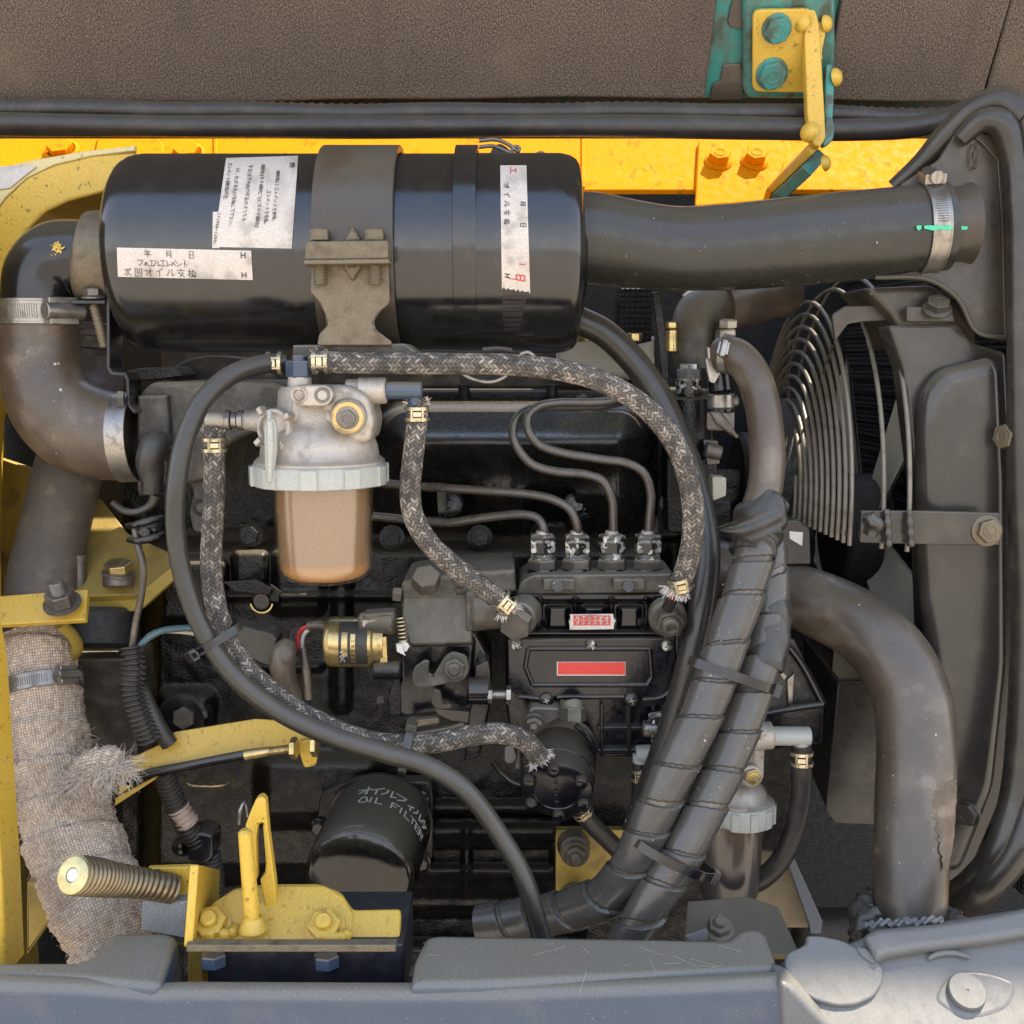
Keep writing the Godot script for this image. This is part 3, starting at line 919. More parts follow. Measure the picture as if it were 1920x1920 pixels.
func build_hood():
	# plane of the hood's inner face, leaning forward over the bay
	var lean := deg_to_rad(34.0)
	var n := Vector3(0, -sin(lean), cos(lean))
	var u := Vector3(0, cos(lean), sin(lean))
	var o := P(960, 192, -14.0)
	var t := thing("engine_hood", "raised hood lined with speckled grey brown sound foam across the top", "hood", o)
	var xl := -0.85
	var xr := 0.625
	var ln := 1.0
	var slab := func(called: String, mat: String, x0: float, x1: float, h0: float, h1: float, d0: float, thick: float, b: float):
		var mb := MB.new()
		var w := (x1 - x0)
		box(mb, o + u * (h0 + h1) * 0.5 + n * (d0 - thick * 0.5) + Vector3((x0 + x1) * 0.5 - o.x, 0, 0), Vector3(w, h1 - h0, thick), Basis(Vector3.RIGHT, u, n).orthonormalized(), b)
		return obj(mb, called, mat, t)
	var fx := func(px: float) -> float: return PN(px, 100, o, n).x
	slab.call("outer_skin", "tealdark", xl, xr, -0.045, ln, -0.022, 0.006, 0.002)
	# foam sheets: their edges are soft and a little wavy
	for e in [[-1.0, 1332.0, xl], [1560.0, 1866.0, 0.0], [1868.5, 9999.0, 0.0]]:
		var x0: float = xl if e[0] < 0 else fx.call(e[0])
		var x1: float = xr if e[1] > 5000 else fx.call(e[1])
		var mb := MB.new()
		var poly := PackedVector2Array()
		var cnt := 24
		for k in cnt + 1:
			var x := lerpf(x0, x1, float(k) / cnt)
			poly.append(Vector2(x, 0.0015 + 0.0022 * sin(x * 7.0 + 1.0) + 0.0008 * sin(x * 31.0)))
		for k in 9:
			poly.append(Vector2(x1 + (0.0015 * sin(k * 2.3) if e[1] < 5000 else 0.0), lerpf(0.01, ln, k / 8.0)))
		for k in 9:
			poly.append(Vector2(x0 + (0.001 * sin(k * 1.7) if e[0] > 0 else 0.0), lerpf(ln, 0.01, k / 8.0)))
		prism(mb, poly, Vector3(0, o.y, o.z), Vector3.RIGHT, u, n, 0.02, 0.003, 3)
		obj(mb, "foam_sheet", "foam", t)
	# bare painted pocket for the hinge between the foam sheets
	slab.call("pocket_skin", "teal", fx.call(1325.0), fx.call(1566.0), 0.0, 0.16, -0.010, 0.01, 0.001)
	var mb := MB.new()
	tplate(mb, [1394, -60, 1568, -60, 1568, 188, 1394, 188], o + n * 0.004, n, 1.6, 6.0, 26, 4)
	obj(mb, "hinge_pad", "teal", t)
	mb = MB.new()
	tplate(mb, [1372, 5, 1398, -40, 1398, 56, 1370, 52, 1364, 40], o - n * 0.0065, n, 0.3, 0.8, 4)
	obj(mb, "foam_remnant", "brown", t)
	mb = MB.new()
	tplate(mb, [1356, 122, 1390, 120, 1394, 186, 1332, 188, 1336, 160, 1352, 150], o - n * 0.0062, n, 0.3, 0.8, 4)
	obj(mb, "foam_remnant", "brown", t)

	# hinge linkage
	t = thing("hinge_linkage", "yellow and teal hood hinge with flat links and round rivets", "hinge", P(1500, 200, -10))
	var po := o + n * 0.012
	mb = MB.new()
	tplate(mb, [1412, 19, 1525, 17, 1527, 175, 1411, 173], po, n, 0.55, 1.6, 16, 3)
	obj(mb, "hood_plate", "yellow", t)
	for q in [[1456, 53, 25], [1447, 138, 27]]:
		var p := PN(q[0], q[1], po, n)
		var k := K(p)
		mb = MB.new()
		lathe(mb, p, n, [Vector2(q[2] * k * 1.12, 0), Vector2(q[2] * k * 1.1, 0.0016), Vector2(q[2] * k * 0.9, 0.0026), Vector2(0, 0.0026)], 28)
		hexagon(mb, p, n, q[2] * k, 0.0085, 0.25)
		lathe(mb, p + n * 0.0085, n, [Vector2(q[2] * k * 0.5, -0.0002), Vector2(q[2] * k * 0.46, 0.0006), Vector2(q[2] * k * 0.3, 0.0004)], 20)
		obj(mb, "bolt", "teal", t)
	mb = MB.new()
	plate(mb, [1511, 17, 1528, 15, 1536, 40, 1541, 110, 1547, 215, 1549, 258, 1538, 278, 1521, 268, 1514, 215, 1508, 60], -9.0, 1.2, 2.0, 8, 3)
	obj(mb, "link_arm", "yellow", t)
	mb = MB.new()
	plate(mb, [1533, 17, 1546, 20, 1551, 36, 1549, 60, 1539, 116, 1533, 80], -9.6, 1.2, 2.0, 6, 3)
	obj(mb, "link_arm", "yellow", t)
	mb = MB.new()
	plate(mb, [1549, 120, 1560, 119, 1565, 135, 1564, 190, 1562, 225, 1550, 250, 1546, 220, 1547, 160], -9.8, 1.1, 2.0, 6, 3)
	obj(mb, "link_arm", "teal", t)
	mb = MB.new()
	plate(mb, [1550, 219, 1561, 219, 1566, 238, 1563, 262, 1552, 273, 1543, 276, 1546, 250], -9.2, 1.0, 2.0, 6, 3)
	obj(mb, "link_arm", "teal", t)
	for q in [[1504, 43, -9.0, 17, 1.0], [1548, 44, -9.6, 16, -1.0], [1566, 145, -10.0, 17, -1.0], [1518, 248, -8.8, 19, 1.0], [1546, 306, -11.0, 15, -1.0]]:
		var p := P(q[0], q[1], q[2])
		var r: float = q[3] * K(p)
		var ax := Vector3(-0.75 * q[4], 0.1, 0.65).normalized()
		mb = MB.new()
		var pr := []
		for j in 7:
			pr.append(Vector2(r * cos(j * PI / 12), r * 0.75 * sin(j * PI / 12)))
		lathe(mb, p, ax, pr, 20)
		obj(mb, "rivet", "yellow", t)
	# base bracket screwed to the deck panel
	var bo := P(960, 372, -19) + SUNN * 0.005
	mb = MB.new()
	tplate(mb, [1310, 262, 1462, 262, 1472, 300, 1442, 374, 1384, 380, 1303, 386], bo, SUNN, 0.6, 1.8, 5)
	obj(mb, "base_plate", "orange", t)
	mb = MB.new()
	var q0 := PN(1455, 345, bo, SUNN) + SUNN * 0.001
	var q1 := P(1532, 268, -10.5)
	var dir := (q1 - q0).normalized()
	var sd := dir.cross(Vector3(-0.2, 0.5, 0.85)).normalized()
	var hh := sd.cross(dir)
	prism(mb, rounded(PackedVector2Array([Vector2(-0.013, 0), Vector2(0.013, 0), Vector2(0.011, (q1 - q0).length()), Vector2(-0.011, (q1 - q0).length())]), 0.005), q0 + hh * 0.004, sd, dir, hh, 0.008, 0.0015)
	obj(mb, "stand_arm", "yellow", t)
	mb = MB.new()
	prism(mb, PackedVector2Array([Vector2(-0.010, -0.016), Vector2(0.016, -0.016), Vector2(0.0145, (q1 - q0).length() * 0.8), Vector2(-0.010, (q1 - q0).length() * 0.8)]), q0 - hh * 0.0045 + sd * 0.001, sd, dir, hh, 0.012, 0.0015)
	obj(mb, "stand_rib", "teal", t, "teal painted lower rib")
	for q in [[1347, 304, 25], [1415, 304, 25]]:
		var p := PN(q[0], q[1], bo, SUNN)
		var k := K(p)
		mb = MB.new()
		lathe(mb, p, SUNN, [Vector2(q[2] * k * 1.05, 0), Vector2(q[2] * k * 1.05, 0.0016), Vector2(q[2] * k * 0.85, 0.004), Vector2(0, 0.004)], 28)
		hexagon(mb, p, SUNN, q[2] * k * 0.84, 0.012, 0.2)
		lathe(mb, p + SUNN * 0.012, SUNN, [Vector2(q[2] * k * 0.45, -0.0002), Vector2(q[2] * k * 0.42, 0.0006), Vector2(q[2] * k * 0.3, 0.0004)], 20)
		obj(mb, "flange_bolt", "orange", t)

	# the seal along the hood edge: a ribbed grip and a smooth bulb
	t = thing("hood_seal", "long black rubber seal with ribbed grip and smooth bulb under the foam", "rubber seal", P(900, 230, -12))
	mb = MB.new()
	var ribs := func(s: float, f: float): return 0.0007 * sin(s * 700.0) * (0.5 + 0.5 * sin(s * 23.0)) + 0.0006 * sin(s * 37.0 + f * 6.0)
	tube(mb, way([-120, 203, -12.3, 150, 205, -12.3, 400, 209, -12.3, 640, 212, -12.3, 1000, 211, -12.5, 1280, 211, -12.6, 1500, 214, -12.6, 1700, 220, -12.6, 1815, 218, -12.4], 18), 20, 0.0022, true, ribs)
	obj(mb, "ribbed_grip", "rubber", t)
	mb = MB.new()
	tube(mb, way([-120, 231, -11.4, 150, 234, -11.4, 400, 238, -11.4, 640, 238, -11.4, 1000, 236, -11.4, 1280, 238, -11.4, 1450, 240, -11.3, 1600, 243, -11.1, 1720, 238, -10.8, 1780, 222, -10.5, 1830, 200, -10], 21), 24, 0.008, true, func(s, f): return 0.0006 * sin(s * 19.0 + f * 3.0))
	obj(mb, "bulb", "rubber", t)
	mb = MB.new()
	tube(mb, way([-120, 219, -10.9, 150, 221, -10.9, 400, 225, -10.9, 640, 226, -10.9, 1000, 224, -10.9, 1280, 224, -10.9, 1500, 226, -10.9, 1780, 220, -10.6], 3), 8, 0.02)
	obj(mb, "lip", "rubber", t)

func build_left_side():
	# arched yellow box beam
	var t := thing("frame_arch", "thick yellow arched frame member curving from the rear panel down the left edge", "frame", P(20, 400, -7))
	var mb := MB.new()
	plate(mb, [252, 283, 170, 293, 100, 310, 50, 334, 10, 372, -40, 440, -80, 560, -110, 760, -170, 760, -170, 1200, -60, 1200, -58, 1000, -52, 800, -30, 700, -8, 620, 10, 560, 20, 515, 34, 468, 52, 430, 84, 398, 126, 378, 186, 362, 206, 356, 228, 340, 252, 300], -6.5, 6.5, 2.5, 6, 3)
	obj(mb, "beam", "yellow", t)
	mb = MB.new()
	tplate(mb, [252, 272, 160, 282, 60, 299, -40, 322, -160, 360, -160, 480, -40, 438, 8, 370, 50, 333, 100, 309, 170, 292, 252, 282], P(100, 308, -6.9), Vector3(-0.15, 0.25, 0.95).normalized(), 0.6, 1.5)
	obj(mb, "top_flange", "yellowskylit", t)  # paler than the beam to stand for reflected sky
	mb = MB.new()
	tplate(mb, [-10, 312, 40, 310, 68, 312, 40, 334, 18, 352, -10, 356], P(100, 308, -6.7), Vector3(-0.15, 0.25, 0.95).normalized(), 0.1, 0.2)
	obj(mb, "worn_label", "paper", t)
	t = thing("corner_post", "scuffed yellow upright post at the lower left edge beside the cloth lagging", "post", P(-20, 1500, 17))
	mb = MB.new()
	plate(mb, [-140, 1150, -36, 1180, -26, 1230, -20, 1290, -6, 1500, 4, 1650, 12, 1830, -140, 1830], 17, 3.2, 2.5, 2, 3)
	obj(mb, "post", "yellow", t)

	# black inlet elbow off the canister
	t = thing("inlet_elbow", "black rubber elbow on the left end of the air cleaner, scuffed with yellow paint", "elbow", P(110, 490, -2))
	mb = MB.new()
	tube(mb, way4([200, 488, -2, 74, 150, 487, -2, 74, 112, 492, -1.8, 76, 84, 515, -1.5, 72, 74, 560, -1.2, 68, 73, 602, -1.0, 67]), 40, 0.004)
	obj(mb, "elbow", "gloss", t)
	mb = MB.new()
	tube(mb, way4([232, 488, -2, 90, 200, 488, -2, 90, 170, 488, -2, 88, 163, 487, -2, 80]), 48, 0.002)
	obj(mb, "collar", "rustpaint", t)
	mb = MB.new()
	var r := RandomNumberGenerator.new()
	r.seed = 3
	for k in 46:
		var a := r.randf() * TAU
		var q := r.randf() * 18.0
		var x := 104 + q * cos(a)
		var y := 464 + q * sin(a) * 0.9
		var p := P(x, y, 1.57 - pow((y - 487.0) / 76.0, 2.0) * 1.9)
		var l := r.randf_range(0.0008, 0.0028)
		var dd := Vector3(r.randf_range(-1, 1), r.randf_range(-1, 1), 0).normalized()
		var s := Vector3(-dd.y, dd.x, 0) * r.randf_range(0.0003, 0.0009)
		var b := mb.v.size()
		mb.add(p - dd * l, Vector3.BACK); mb.add(p + s, Vector3.BACK); mb.add(p + dd * l, Vector3.BACK); mb.add(p - s, Vector3.BACK)
		mb.quad(b, b + 1, b + 2, b + 3)
	var sc := obj(mb, "yellow_scuff", "yellow", t, "yellow paint scuffed on the elbow")
	sc.set_meta("kind", "stuff")

	# brown rubber elbow hose from there into the manifold
	t = thing("elbow_hose", "large brown rubber elbow hose curving from the inlet down into the manifold", "hose", P(110, 780, 0))
	mb = MB.new()
	tube(mb, way4([73, 575, -1.0, 70, 74, 640, -1.0, 71, 78, 700, -0.8, 75, 98, 758, -0.6, 80, 140, 798, -0.6, 84, 190, 815, -0.8, 83, 240, 820, -1.0, 81]), 44, 0.005, true, func(s, f): return 0.0004 * sin(f * 12.6 + s * 60.0))
	obj(mb, "hose", "brownwarm", t)
	flecks(t, way4([74, 640, -1.0, 71, 78, 700, -0.8, 75, 98, 758, -0.6, 80, 140, 798, -0.6, 84, 190, 815, -0.8, 83]), 40, 61)
	var p1 := P(73, 584, -1.0)
	band_clamp("hose_clamp", "broad bright worm clamp round the top of the brown elbow hose", p1, Vector3(0, 1, 0.02), 71.5 * K(p1), 0.0200, Vector3(0.75, 0, 0.65))
	p1 = P(243, 820, -1.0)
	t = thing("manifold_clamp", "plain bright band between brown elbow hose and black manifold inlet", "hose clamp", p1)
	mb = MB.new()
	ring(mb, p1, Vector3(1, 0.03, 0), 81 * K(p1), 81 * K(p1) + 0.0014, 0.0165, 48)
	obj(mb, "band", "steel", t)

	# support bracket at the left end of the canister
	t = thing("canister_bracket", "folded black sheet bracket with bolt beside the brown elbow hose", "bracket", P(215, 650, 0))
	mb = MB.new()
	var fold := [[205, 562], [205, 690], [212, 700], [236, 702], [241, 712], [243, 760], [254, 772]]
	for k in fold.size() - 1:
		var a := P(fold[k][0], fold[k][1], 1.0)
		var b := P(fold[k + 1][0], fold[k + 1][1], 1.0)
		var e := (b - a).normalized()
		box(mb, (a + b) * 0.5 + Vector3(0, 0, -0.012), Vector3((b - a).length() + 0.002, 0.0028, 0.03), Basis(e, Vector3.BACK.cross(e), Vector3.BACK), 0.0006)
	box(mb, P(178, 568, 0), Vector3(0.028, 0.003, 0.03), Basis(), 0.0006)
	obj(mb, "bracket", "gloss", t)
	bolt(t, 176, 560, 1.0, Vector3(0, 1, 0.05), 18, 14, "steeldark", "bolt", 22)
	mb = MB.new()
	tube(mb, way([176, 572, 0.6, 186, 610, 0.6, 196, 650, 0.4], 9), 14, 0.0012, true, func(s, f): return 0.0006 * sin(s * 3200.0))
	obj(mb, "screw_shank", "rustpaint", t)
	bolt(t, 238, 750, 1.2, Vector3(-1, 0, 0.25), 17, 12, "dusty")
	mb = MB.new()
	plate(mb, [222, 700, 262, 690, 330, 688, 345, 706, 300, 712, 240, 716], -3, 4.0, 1.5, 5)
	obj(mb, "foot", "black", t)

	# exhaust downpipe, wrapped in cloth below
	t = thing("exhaust_pipe", "dusty grey exhaust pipe running down behind the brown elbow hose", "pipe", P(100, 1000, -8))
	mb = MB.new()
	tube(mb, way4([176, 640, -24, 44, 180, 730, -21, 50, 152, 800, -15, 60, 124, 900, -10, 62, 100, 1000, -8, 63, 78, 1100, -5.5, 64, 68, 1210, -3, 60]), 36, 0.008)
	obj(mb, "pipe", "pipe", t)
	mb = MB.new()
	var pe := P(166, 610, -13.5)
	for k in 3:
		ring(mb, pe + Vector3(0.0, -0.012 * k, 0), Vector3(0.1, 1, 0), 30 * K(pe), (56 + 4 * (k % 2)) * K(pe), 0.006, 32)
	obj(mb, "flange", "steeldark", t)
	t = thing("exhaust_wrap", "frayed pale cloth lagging wrapped round the exhaust pipe", "pipe lagging", P(100, 1450, 2))
	var nz := noise(6.0, 21, 3)
	var wrapc := way4([66, 1192, -2.6, 62, 72, 1250, -1.2, 63, 80, 1330, 0.2, 67, 92, 1410, 1.4, 72, 110, 1480, 2.6, 74, 132, 1560, 4.2, 80, 160, 1640, 6.2, 84, 188, 1710, 8.0, 80, 212, 1780, 9.5, 70, 226, 1830, 10.5, 66])
	mb = MB.new()
	tube(mb, wrapc, 72, 0.0022, true, func(s, f):
		var lap := fmod(s / 0.034 + f * 1.0, 1.0)
		return 0.0035 * (1.0 - lap) * smoothstep(0.0, 0.06, lap) + 0.0030 * nz.get_noise_3d(s * 12.0, sin(f * TAU), cos(f * TAU)) + 0.0016 * nz.get_noise_3d(s * 50.0, 4.0 * sin(f * TAU), 4.0 * cos(f * TAU)), 3.0, 14.0)
	obj(mb, "cloth", "wrap", t)
	# a torn flap of cloth standing off the wrap
	var tornc := way4([150, 1470, 5, 30, 178, 1440, 6.5, 36, 206, 1432, 7, 32, 222, 1440, 7, 18])
	mb = MB.new()
	tube(mb, way4([150, 1470, 5, 30, 178, 1440, 6.5, 36, 206, 1432, 7, 32, 222, 1440, 7, 18]), 28, 0.002, true, func(s, f): return 0.005 * nz.get_noise_3d(s * 70.0, 3.0 * sin(f * TAU), 3.0 * cos(f * TAU)), 1.0, 14.0)
	obj(mb, "torn_end", "wrap", t)
	# loose yarn
	var torn := spline(tornc, 0.001)
	mb = MB.new()
	var wr := RandomNumberGenerator.new()
	wr.seed = 12
	var spots := spline(wrapc, 0.004)
	for k in 4200:
		var si: int
		var frayed := k < 2400
		var hang := k < 1100
		if frayed:
			si = int(clampf(wr.randfn(0.42, 0.055), 0.05, 0.95) * spots.size())
		else:
			si = int(wr.randf_range(0.02, 0.95) * spots.size())
		var s: Vector4 = spots[mini(si, spots.size() - 1)]
		var an := wr.randf() * TAU
		if hang:
			an = wr.randf_range(-0.7, 0.6)
			s = torn[int(wr.randf() * 0.999 * torn.size())] if k % 8 else spots[int(clampf(wr.randfn(0.36, 0.035), 0.05, 0.95) * spots.size())]
			an = wr.randf_range(-1.2, 2.4)
		elif frayed and wr.randf() < 0.5:
			an = wr.randf_range(2.4, 4.4)
		var outv := Vector3(cos(an), wr.randf_range(-0.15, 0.25), sin(an)).normalized()
		if outv.z < -0.3: outv.z *= -0.6
		var p := Vector3(s.x, s.y, s.z) + outv * s.w * 1.02
		var ln := wr.randf_range(0.006, 0.02) if frayed else wr.randf_range(0.003, 0.009)
		if hang:
			ln = wr.randf_range(0.008, 0.026)
		var dir := (outv * wr.randf_range(0.1, 0.5) + Vector3(wr.randf_range(-1, 1), wr.randf_range(-1, 0.6), wr.randf_range(-0.3, 0.6))).normalized()
		var curl := Vector3(wr.randf_range(-1, 1), wr.randf_range(-1.2, 0.5), wr.randf_range(-1, 1)) * (1.5 if hang else 0.9)
		var th := wr.randf_range(0.00014, 0.00036)
		var prev := -1
		var tone := wr.randf_range(0.55, 1.35)
		mb.tint = Color(tone, tone, tone)
		for j in 7:
			var side := dir.cross((cp - p).normalized()).normalized() * th * (1.0 - 0.1 * j)
			var nn := dir.cross(side).normalized()
			if nn.z < 0: nn = -nn
			var a := mb.add(p - side, nn)
			mb.add(p + side, nn)
			if prev >= 0:
				mb.quad(prev, prev + 1, a + 1, a)
			prev = a
			p += dir * ln / 6.0
			dir = (dir + curl * 0.35).normalized()
	mb.tint = Color.WHITE
	var fr := obj(mb, "loose_yarn", "fibre", t)
	fr.set_meta("kind", "stuff")
	p1 = P(76, 1284, -0.6)
	var dl := (P(80, 1330, 0.2) - P(72, 1250, -1.2)).normalized()
	band_clamp("hose_clamp", "dull worm clamp biting into the cloth lagging", p1, dl, 73 * K(p1), 0.013, Vector3(0.9, 0, 0.6), "steel")

	# yellow strap over the pipe with stud and nut
	t = thing("pipe_strap", "yellow strap bracket with a rusty stud and nut across the exhaust pipe", "bracket", P(90, 1140, 2))
	mb = MB.new()
	var un := Vector3(0, 0.62, 0.78)
	tplate(mb, [-40, 1120, 165, 1104, 160, 1162, -40, 1174], P(80, 1140, 2.5), un, 0.7, 1.2, 3)
	obj(mb, "strap", "yellow", t)
	stud_nut(t, 117, 1132, 3.0, Vector3(0.02, 0.86, 0.5), 27, 28, "steeldark", 26)
	mb = MB.new()
	tube(mb, way([112, 1170, 1, 135, 1190, 0, 145, 1215, -1, 125, 1240, -2], 11), 16)
	obj(mb, "u_bolt", "yellowold", t)

	# engine mount: yellow bracket, bolt, rubber block
	t = thing("engine_mount", "dirty yellow engine mount bracket with a tall dark bolt on a rubber block", "engine mount", P(230, 1120, -8))
	mb = MB.new()
	var f := Vector3(0, 0.75, 0.66)
	tplate(mb, [130, 930, 190, 935, 240, 1000, 330, 1040, 318, 1070, 256, 1115, 140, 1118], P(220, 1100, -6), f, 1.0, 1.5, 5)
	obj(mb, "top_plate", "yellowold", t)
	mb = MB.new()
	plate(mb, [130, 1117, 256, 1114, 325, 1060, 330, 1085, 262, 1146, 130, 1156], -5.8, 2.2, 1.5, 4)
	obj(mb, "edge", "yellowold", t)
	mb = MB.new()
	cylp(mb, 222, 1100, -5.5, 222, 1078, -5.7, 28, 28, 0.001)
	cylp(mb, 222, 1080, -5.6, 223, 1074, -5.6, 31, 31, 0.0006)
	obj(mb, "spacer", "steeldark", t)
	bolt(t, 223, 1074, -5.6, Vector3(0.02, 0.97, 0.25), 26, 17, "gold", "bolt", 0, 0.2, false)
	mb = MB.new()
	cylp(mb, 186, 1215, -6, 190, 1140, -7, 75, 68, 0.004, 32)
	obj(mb, "rubber_block", "dark", t)
	mb = MB.new()
	plate(mb, [130, 1235, 250, 1235, 258, 1430, 150, 1430], -7, 6, 3)
	obj(mb, "frame_block", "dusty", t)
	mb = MB.new()
	cylp(mb, 148, 1100, -6.5, 148, 1040, -6.8, 14, 14)
	obj(mb, "rear_bolt", "steeldark", t)

	# long yellow cable bracket and throttle cable
	t = thing("cable_bracket", "long bent yellow bracket reaching across under the hoses", "bracket", P(380, 1400, 2))
	mb = MB.new()
	var cn := Vector3(0.1, 0.45, 0.9).normalized()
	tplate(mb, [222, 1432, 300, 1395, 326, 1372, 480, 1347, 545, 1352, 600, 1400, 596, 1405, 470, 1420, 300, 1438, 250, 1470, 222, 1490], P(400, 1400, 2), cn, 0.5, 1.2, 5)
	obj(mb, "arm", "yellow", t)
	mb = MB.new()
	tplate(mb, [216, 1496, 300, 1450, 290, 1462, 214, 1512], P(240, 1480, 3), Vector3(0, 0.2, 1).normalized(), 0.5, 1.0)
	obj(mb, "lower_flange", "yellow", t)
	mb = MB.new()
	plate(mb, [557, 1390, 575, 1386, 598, 1400, 592, 1436, 570, 1440, 562, 1415], 2.6, 0.5, 1.0, 6)
	obj(mb, "end_lug", "yellow", t)
	t = thing("throttle_cable", "black throttle cable with brass threaded end along the yellow bracket", "cable", P(400, 1430, 4))
	mb = MB.new()
	tube(mb, way([215, 1478, 3.6, 280, 1450, 3.8, 340, 1438, 3.8, 410, 1424, 3.8, 462, 1414, 3.8], 9), 14)
	obj(mb, "sheath", "gloss", t)
	mb = MB.new()
	cylp(mb, 458, 1416, 3.8, 508, 1408, 3.8, 11, 9)
	obj(mb, "ferrule", "gold", t)
	mb = MB.new()
	tube(mb, way([505, 1409, 3.8, 550, 1403, 3.8], 8), 16, 0.0004, true, func(s, f2): return 0.0005 * sin(s * 4200.0))
	obj(mb, "thread", "gold", t)
	for x in [[546, 1403], [585, 1398]]:
		mb = MB.new()
		hexagon(mb, P(x[0], x[1], 3.8), Vector3(1, 0.05, 0.1), 0.0095, 0.005, 0.2)
		obj(mb, "lock_nut", "gold", t)

func build_right_side():
	# side plate with the seal that runs down its edge
	var t := thing("radiator_side_plate", "brown dusty sheet metal plate above the fan shroud at the right", "panel", P(1830, 430, 0))
	var mb := MB.new()
	plate(mb, [1690, 345, 1760, 300, 1800, 238, 1840, 205, 1880, 215, 2060, 260, 2060, 640, 1890, 640, 1832, 622, 1800, 566, 1750, 528, 1640, 520, 1690, 420], -1.5, 0.6, 1.5, 6)
	obj(mb, "plate", "brownmetal", t)
	mb = MB.new()
	plate(mb, [1806, 240, 1836, 236, 1846, 252, 1870, 250, 1886, 300, 1890, 420, 1894, 640, 1884, 640, 1878, 420, 1870, 300, 1840, 268], -1.2, 0.5, 1.0, 4)
	obj(mb, "torn_flange", "brownmetal", t)
	mb = MB.new()
	tube(mb, way([1640, 520, -1.2, 1740, 524, -1.2, 1796, 560, -1.2, 1832, 622, -1.2, 1886, 634, -1.2], 5), 8)
	obj(mb, "rolled_edge", "brownmetal", t)
	# stamped oval number boss
	mb = MB.new()
	var so := P(1828, 293, -1.15)
	for k in 24:
		var a := k * TAU / 24
		var q := so + Vector3(cos(a) * 0.0036, sin(a) * 0.0098, 0)
		box(mb, q, Vector3(0.0012, 0.0026, 0.0008), Basis.from_euler(Vector3(0, 0, atan2(cos(a) * 0.0098, -sin(a) * 0.0036) - PI / 2)), 0.0002)
	for k in 3:
		box(mb, so + Vector3((k - 1) * 0.0012, 0.001 * (k - 1), 0), Vector3(0.0008, 0.008, 0.0008), Basis.from_euler(Vector3(0, 0, 0.2 * (k - 1))), 0.0002)
	obj(mb, "stamped_mark", "brownmetal", t)

	t = thing("edge_seal", "fat grey brown rubber seal curving over and down the right edge", "rubber seal", P(1890, 700, 2))
	mb = MB.new()
	tube(mb, way4([1676, 352, -5, 16, 1730, 304, -4, 20, 1778, 250, -3, 24, 1830, 204, -2, 27, 1880, 190, -1, 28, 1925, 220, 0, 30]), 20, 0.006)
	obj(mb, "top_curve", "rim", t)
	mb = MB.new()
	tube(mb, way4([1800, 262, -1.2, 16, 1842, 226, -0.6, 22, 1878, 232, -0.2, 26, 1904, 300, 0, 24, 1912, 420, 0.4, 24, 1914, 640, 0.8, 25, 1920, 900, 1.2, 30, 1930, 1150, 1.8, 34, 1922, 1350, 2.6, 32, 1900, 1500, 3.4, 26, 1864, 1600, 4.2, 24, 1816, 1655, 3, 22, 1760, 1690, 0, 20]), 24, 0.006)
	obj(mb, "inner_bead", "rim", t)
	mb = MB.new()
	tube(mb, way4([1925, 215, 0, 24, 1945, 300, 0.6, 28, 1958, 640, 1.2, 30, 1968, 1000, 2, 34, 1966, 1300, 2.8, 36, 1944, 1480, 3.6, 34, 1900, 1600, 4.6, 32, 1838, 1672, 4, 30, 1770, 1720, 0, 26]), 24, 0.006)
	obj(mb, "outer_bead", "rim", t)

	# duct from the canister to the side plate
	t = thing("intake_duct", "wide smooth black rubber duct from air cleaner to side plate", "duct", P(1400, 450, -2))
	mb = MB.new()
	tube(mb, way4([1070, 446, -2, 84, 1110, 447, -2, 83, 1180, 457, -2, 79, 1260, 466, -2, 77, 1360, 464, -2, 80, 1480, 454, -2, 82, 1600, 442, -2, 81, 1700, 431, -2, 80, 1752, 425, -2, 81]), 56, 0.006, true, func(s, f): return 0.0005 * sin(s * 31.0 + f * 12.0))
	obj(mb, "duct", "hose", t)
	flecks(t, way4([1110, 447, -2, 83, 1180, 457, -2, 79, 1260, 466, -2, 77, 1360, 464, -2, 80, 1480, 454, -2, 82, 1600, 442, -2, 81, 1700, 431, -2, 80]), 50, 62)
	mb = MB.new()
	tube(mb, way4([1750, 426, -2, 83, 1769, 424, -2, 83]), 56, 0.004)
	obj(mb, "end_lip", "hose", t)
	mb = MB.new()
	tube(mb, way4([1765, 424, -2, 70, 1800, 421, -2, 71, 1815, 420, -2, 76]), 56, 0.004)
	obj(mb, "spigot", "brownmetal", t)
	var pc := P(1737, 428, -2)
	var rr := 82 * K(pc)
	for q in [[1703, 1712, 446], [1716, 1752, 449], [1752, 1768, 448], [1776, 1802, 446]]:
		mb = MB.new()
		for k in 2:
			pass
		var ca := P(q[0], q[2], 0)
		var cbn := P(q[1], q[2] + 2, 0)
		var rad := (rr + 0.002) if q[0] > 1712 and q[0] < 1753 else (84 * K(pc) if q[0] < 1770 else 72 * K(pc))
		var rows := []
		for j in 5:
			var row := PackedVector3Array()
			for k in 5:
				var an := lerpf(-0.05, 0.05, j / 4.0) * (0.35 + 0.65 * sin((k + 0.6) / 5.2 * PI)) - 0.1 + 0.012 * sin(k * 2.1 + q[0])
				var x := lerpf(ca.x, cbn.x, k / 4.0)
				row.append(Vector3(x, pc.y + (rad + 0.0006) * sin(an), -0.02 + (rad + 0.0006) * cos(an)))
			rows.append(row)
		grid(mb, rows, false)
		obj(mb, "green_paint_mark", "greenmark", t)
	band_clamp("hose_clamp", "worm clamp with slotted band at the side plate end of the duct", pc, Vector3(1, 0.06, 0), rr, 0.0155, Vector3(0, 0.95, 0.3), "steel")

	# shroud
	t = thing("fan_shroud", "dusty olive grey sheet metal fan shroud with a bulging front", "shroud", P(1800, 1000, -2))
	mb = MB.new()
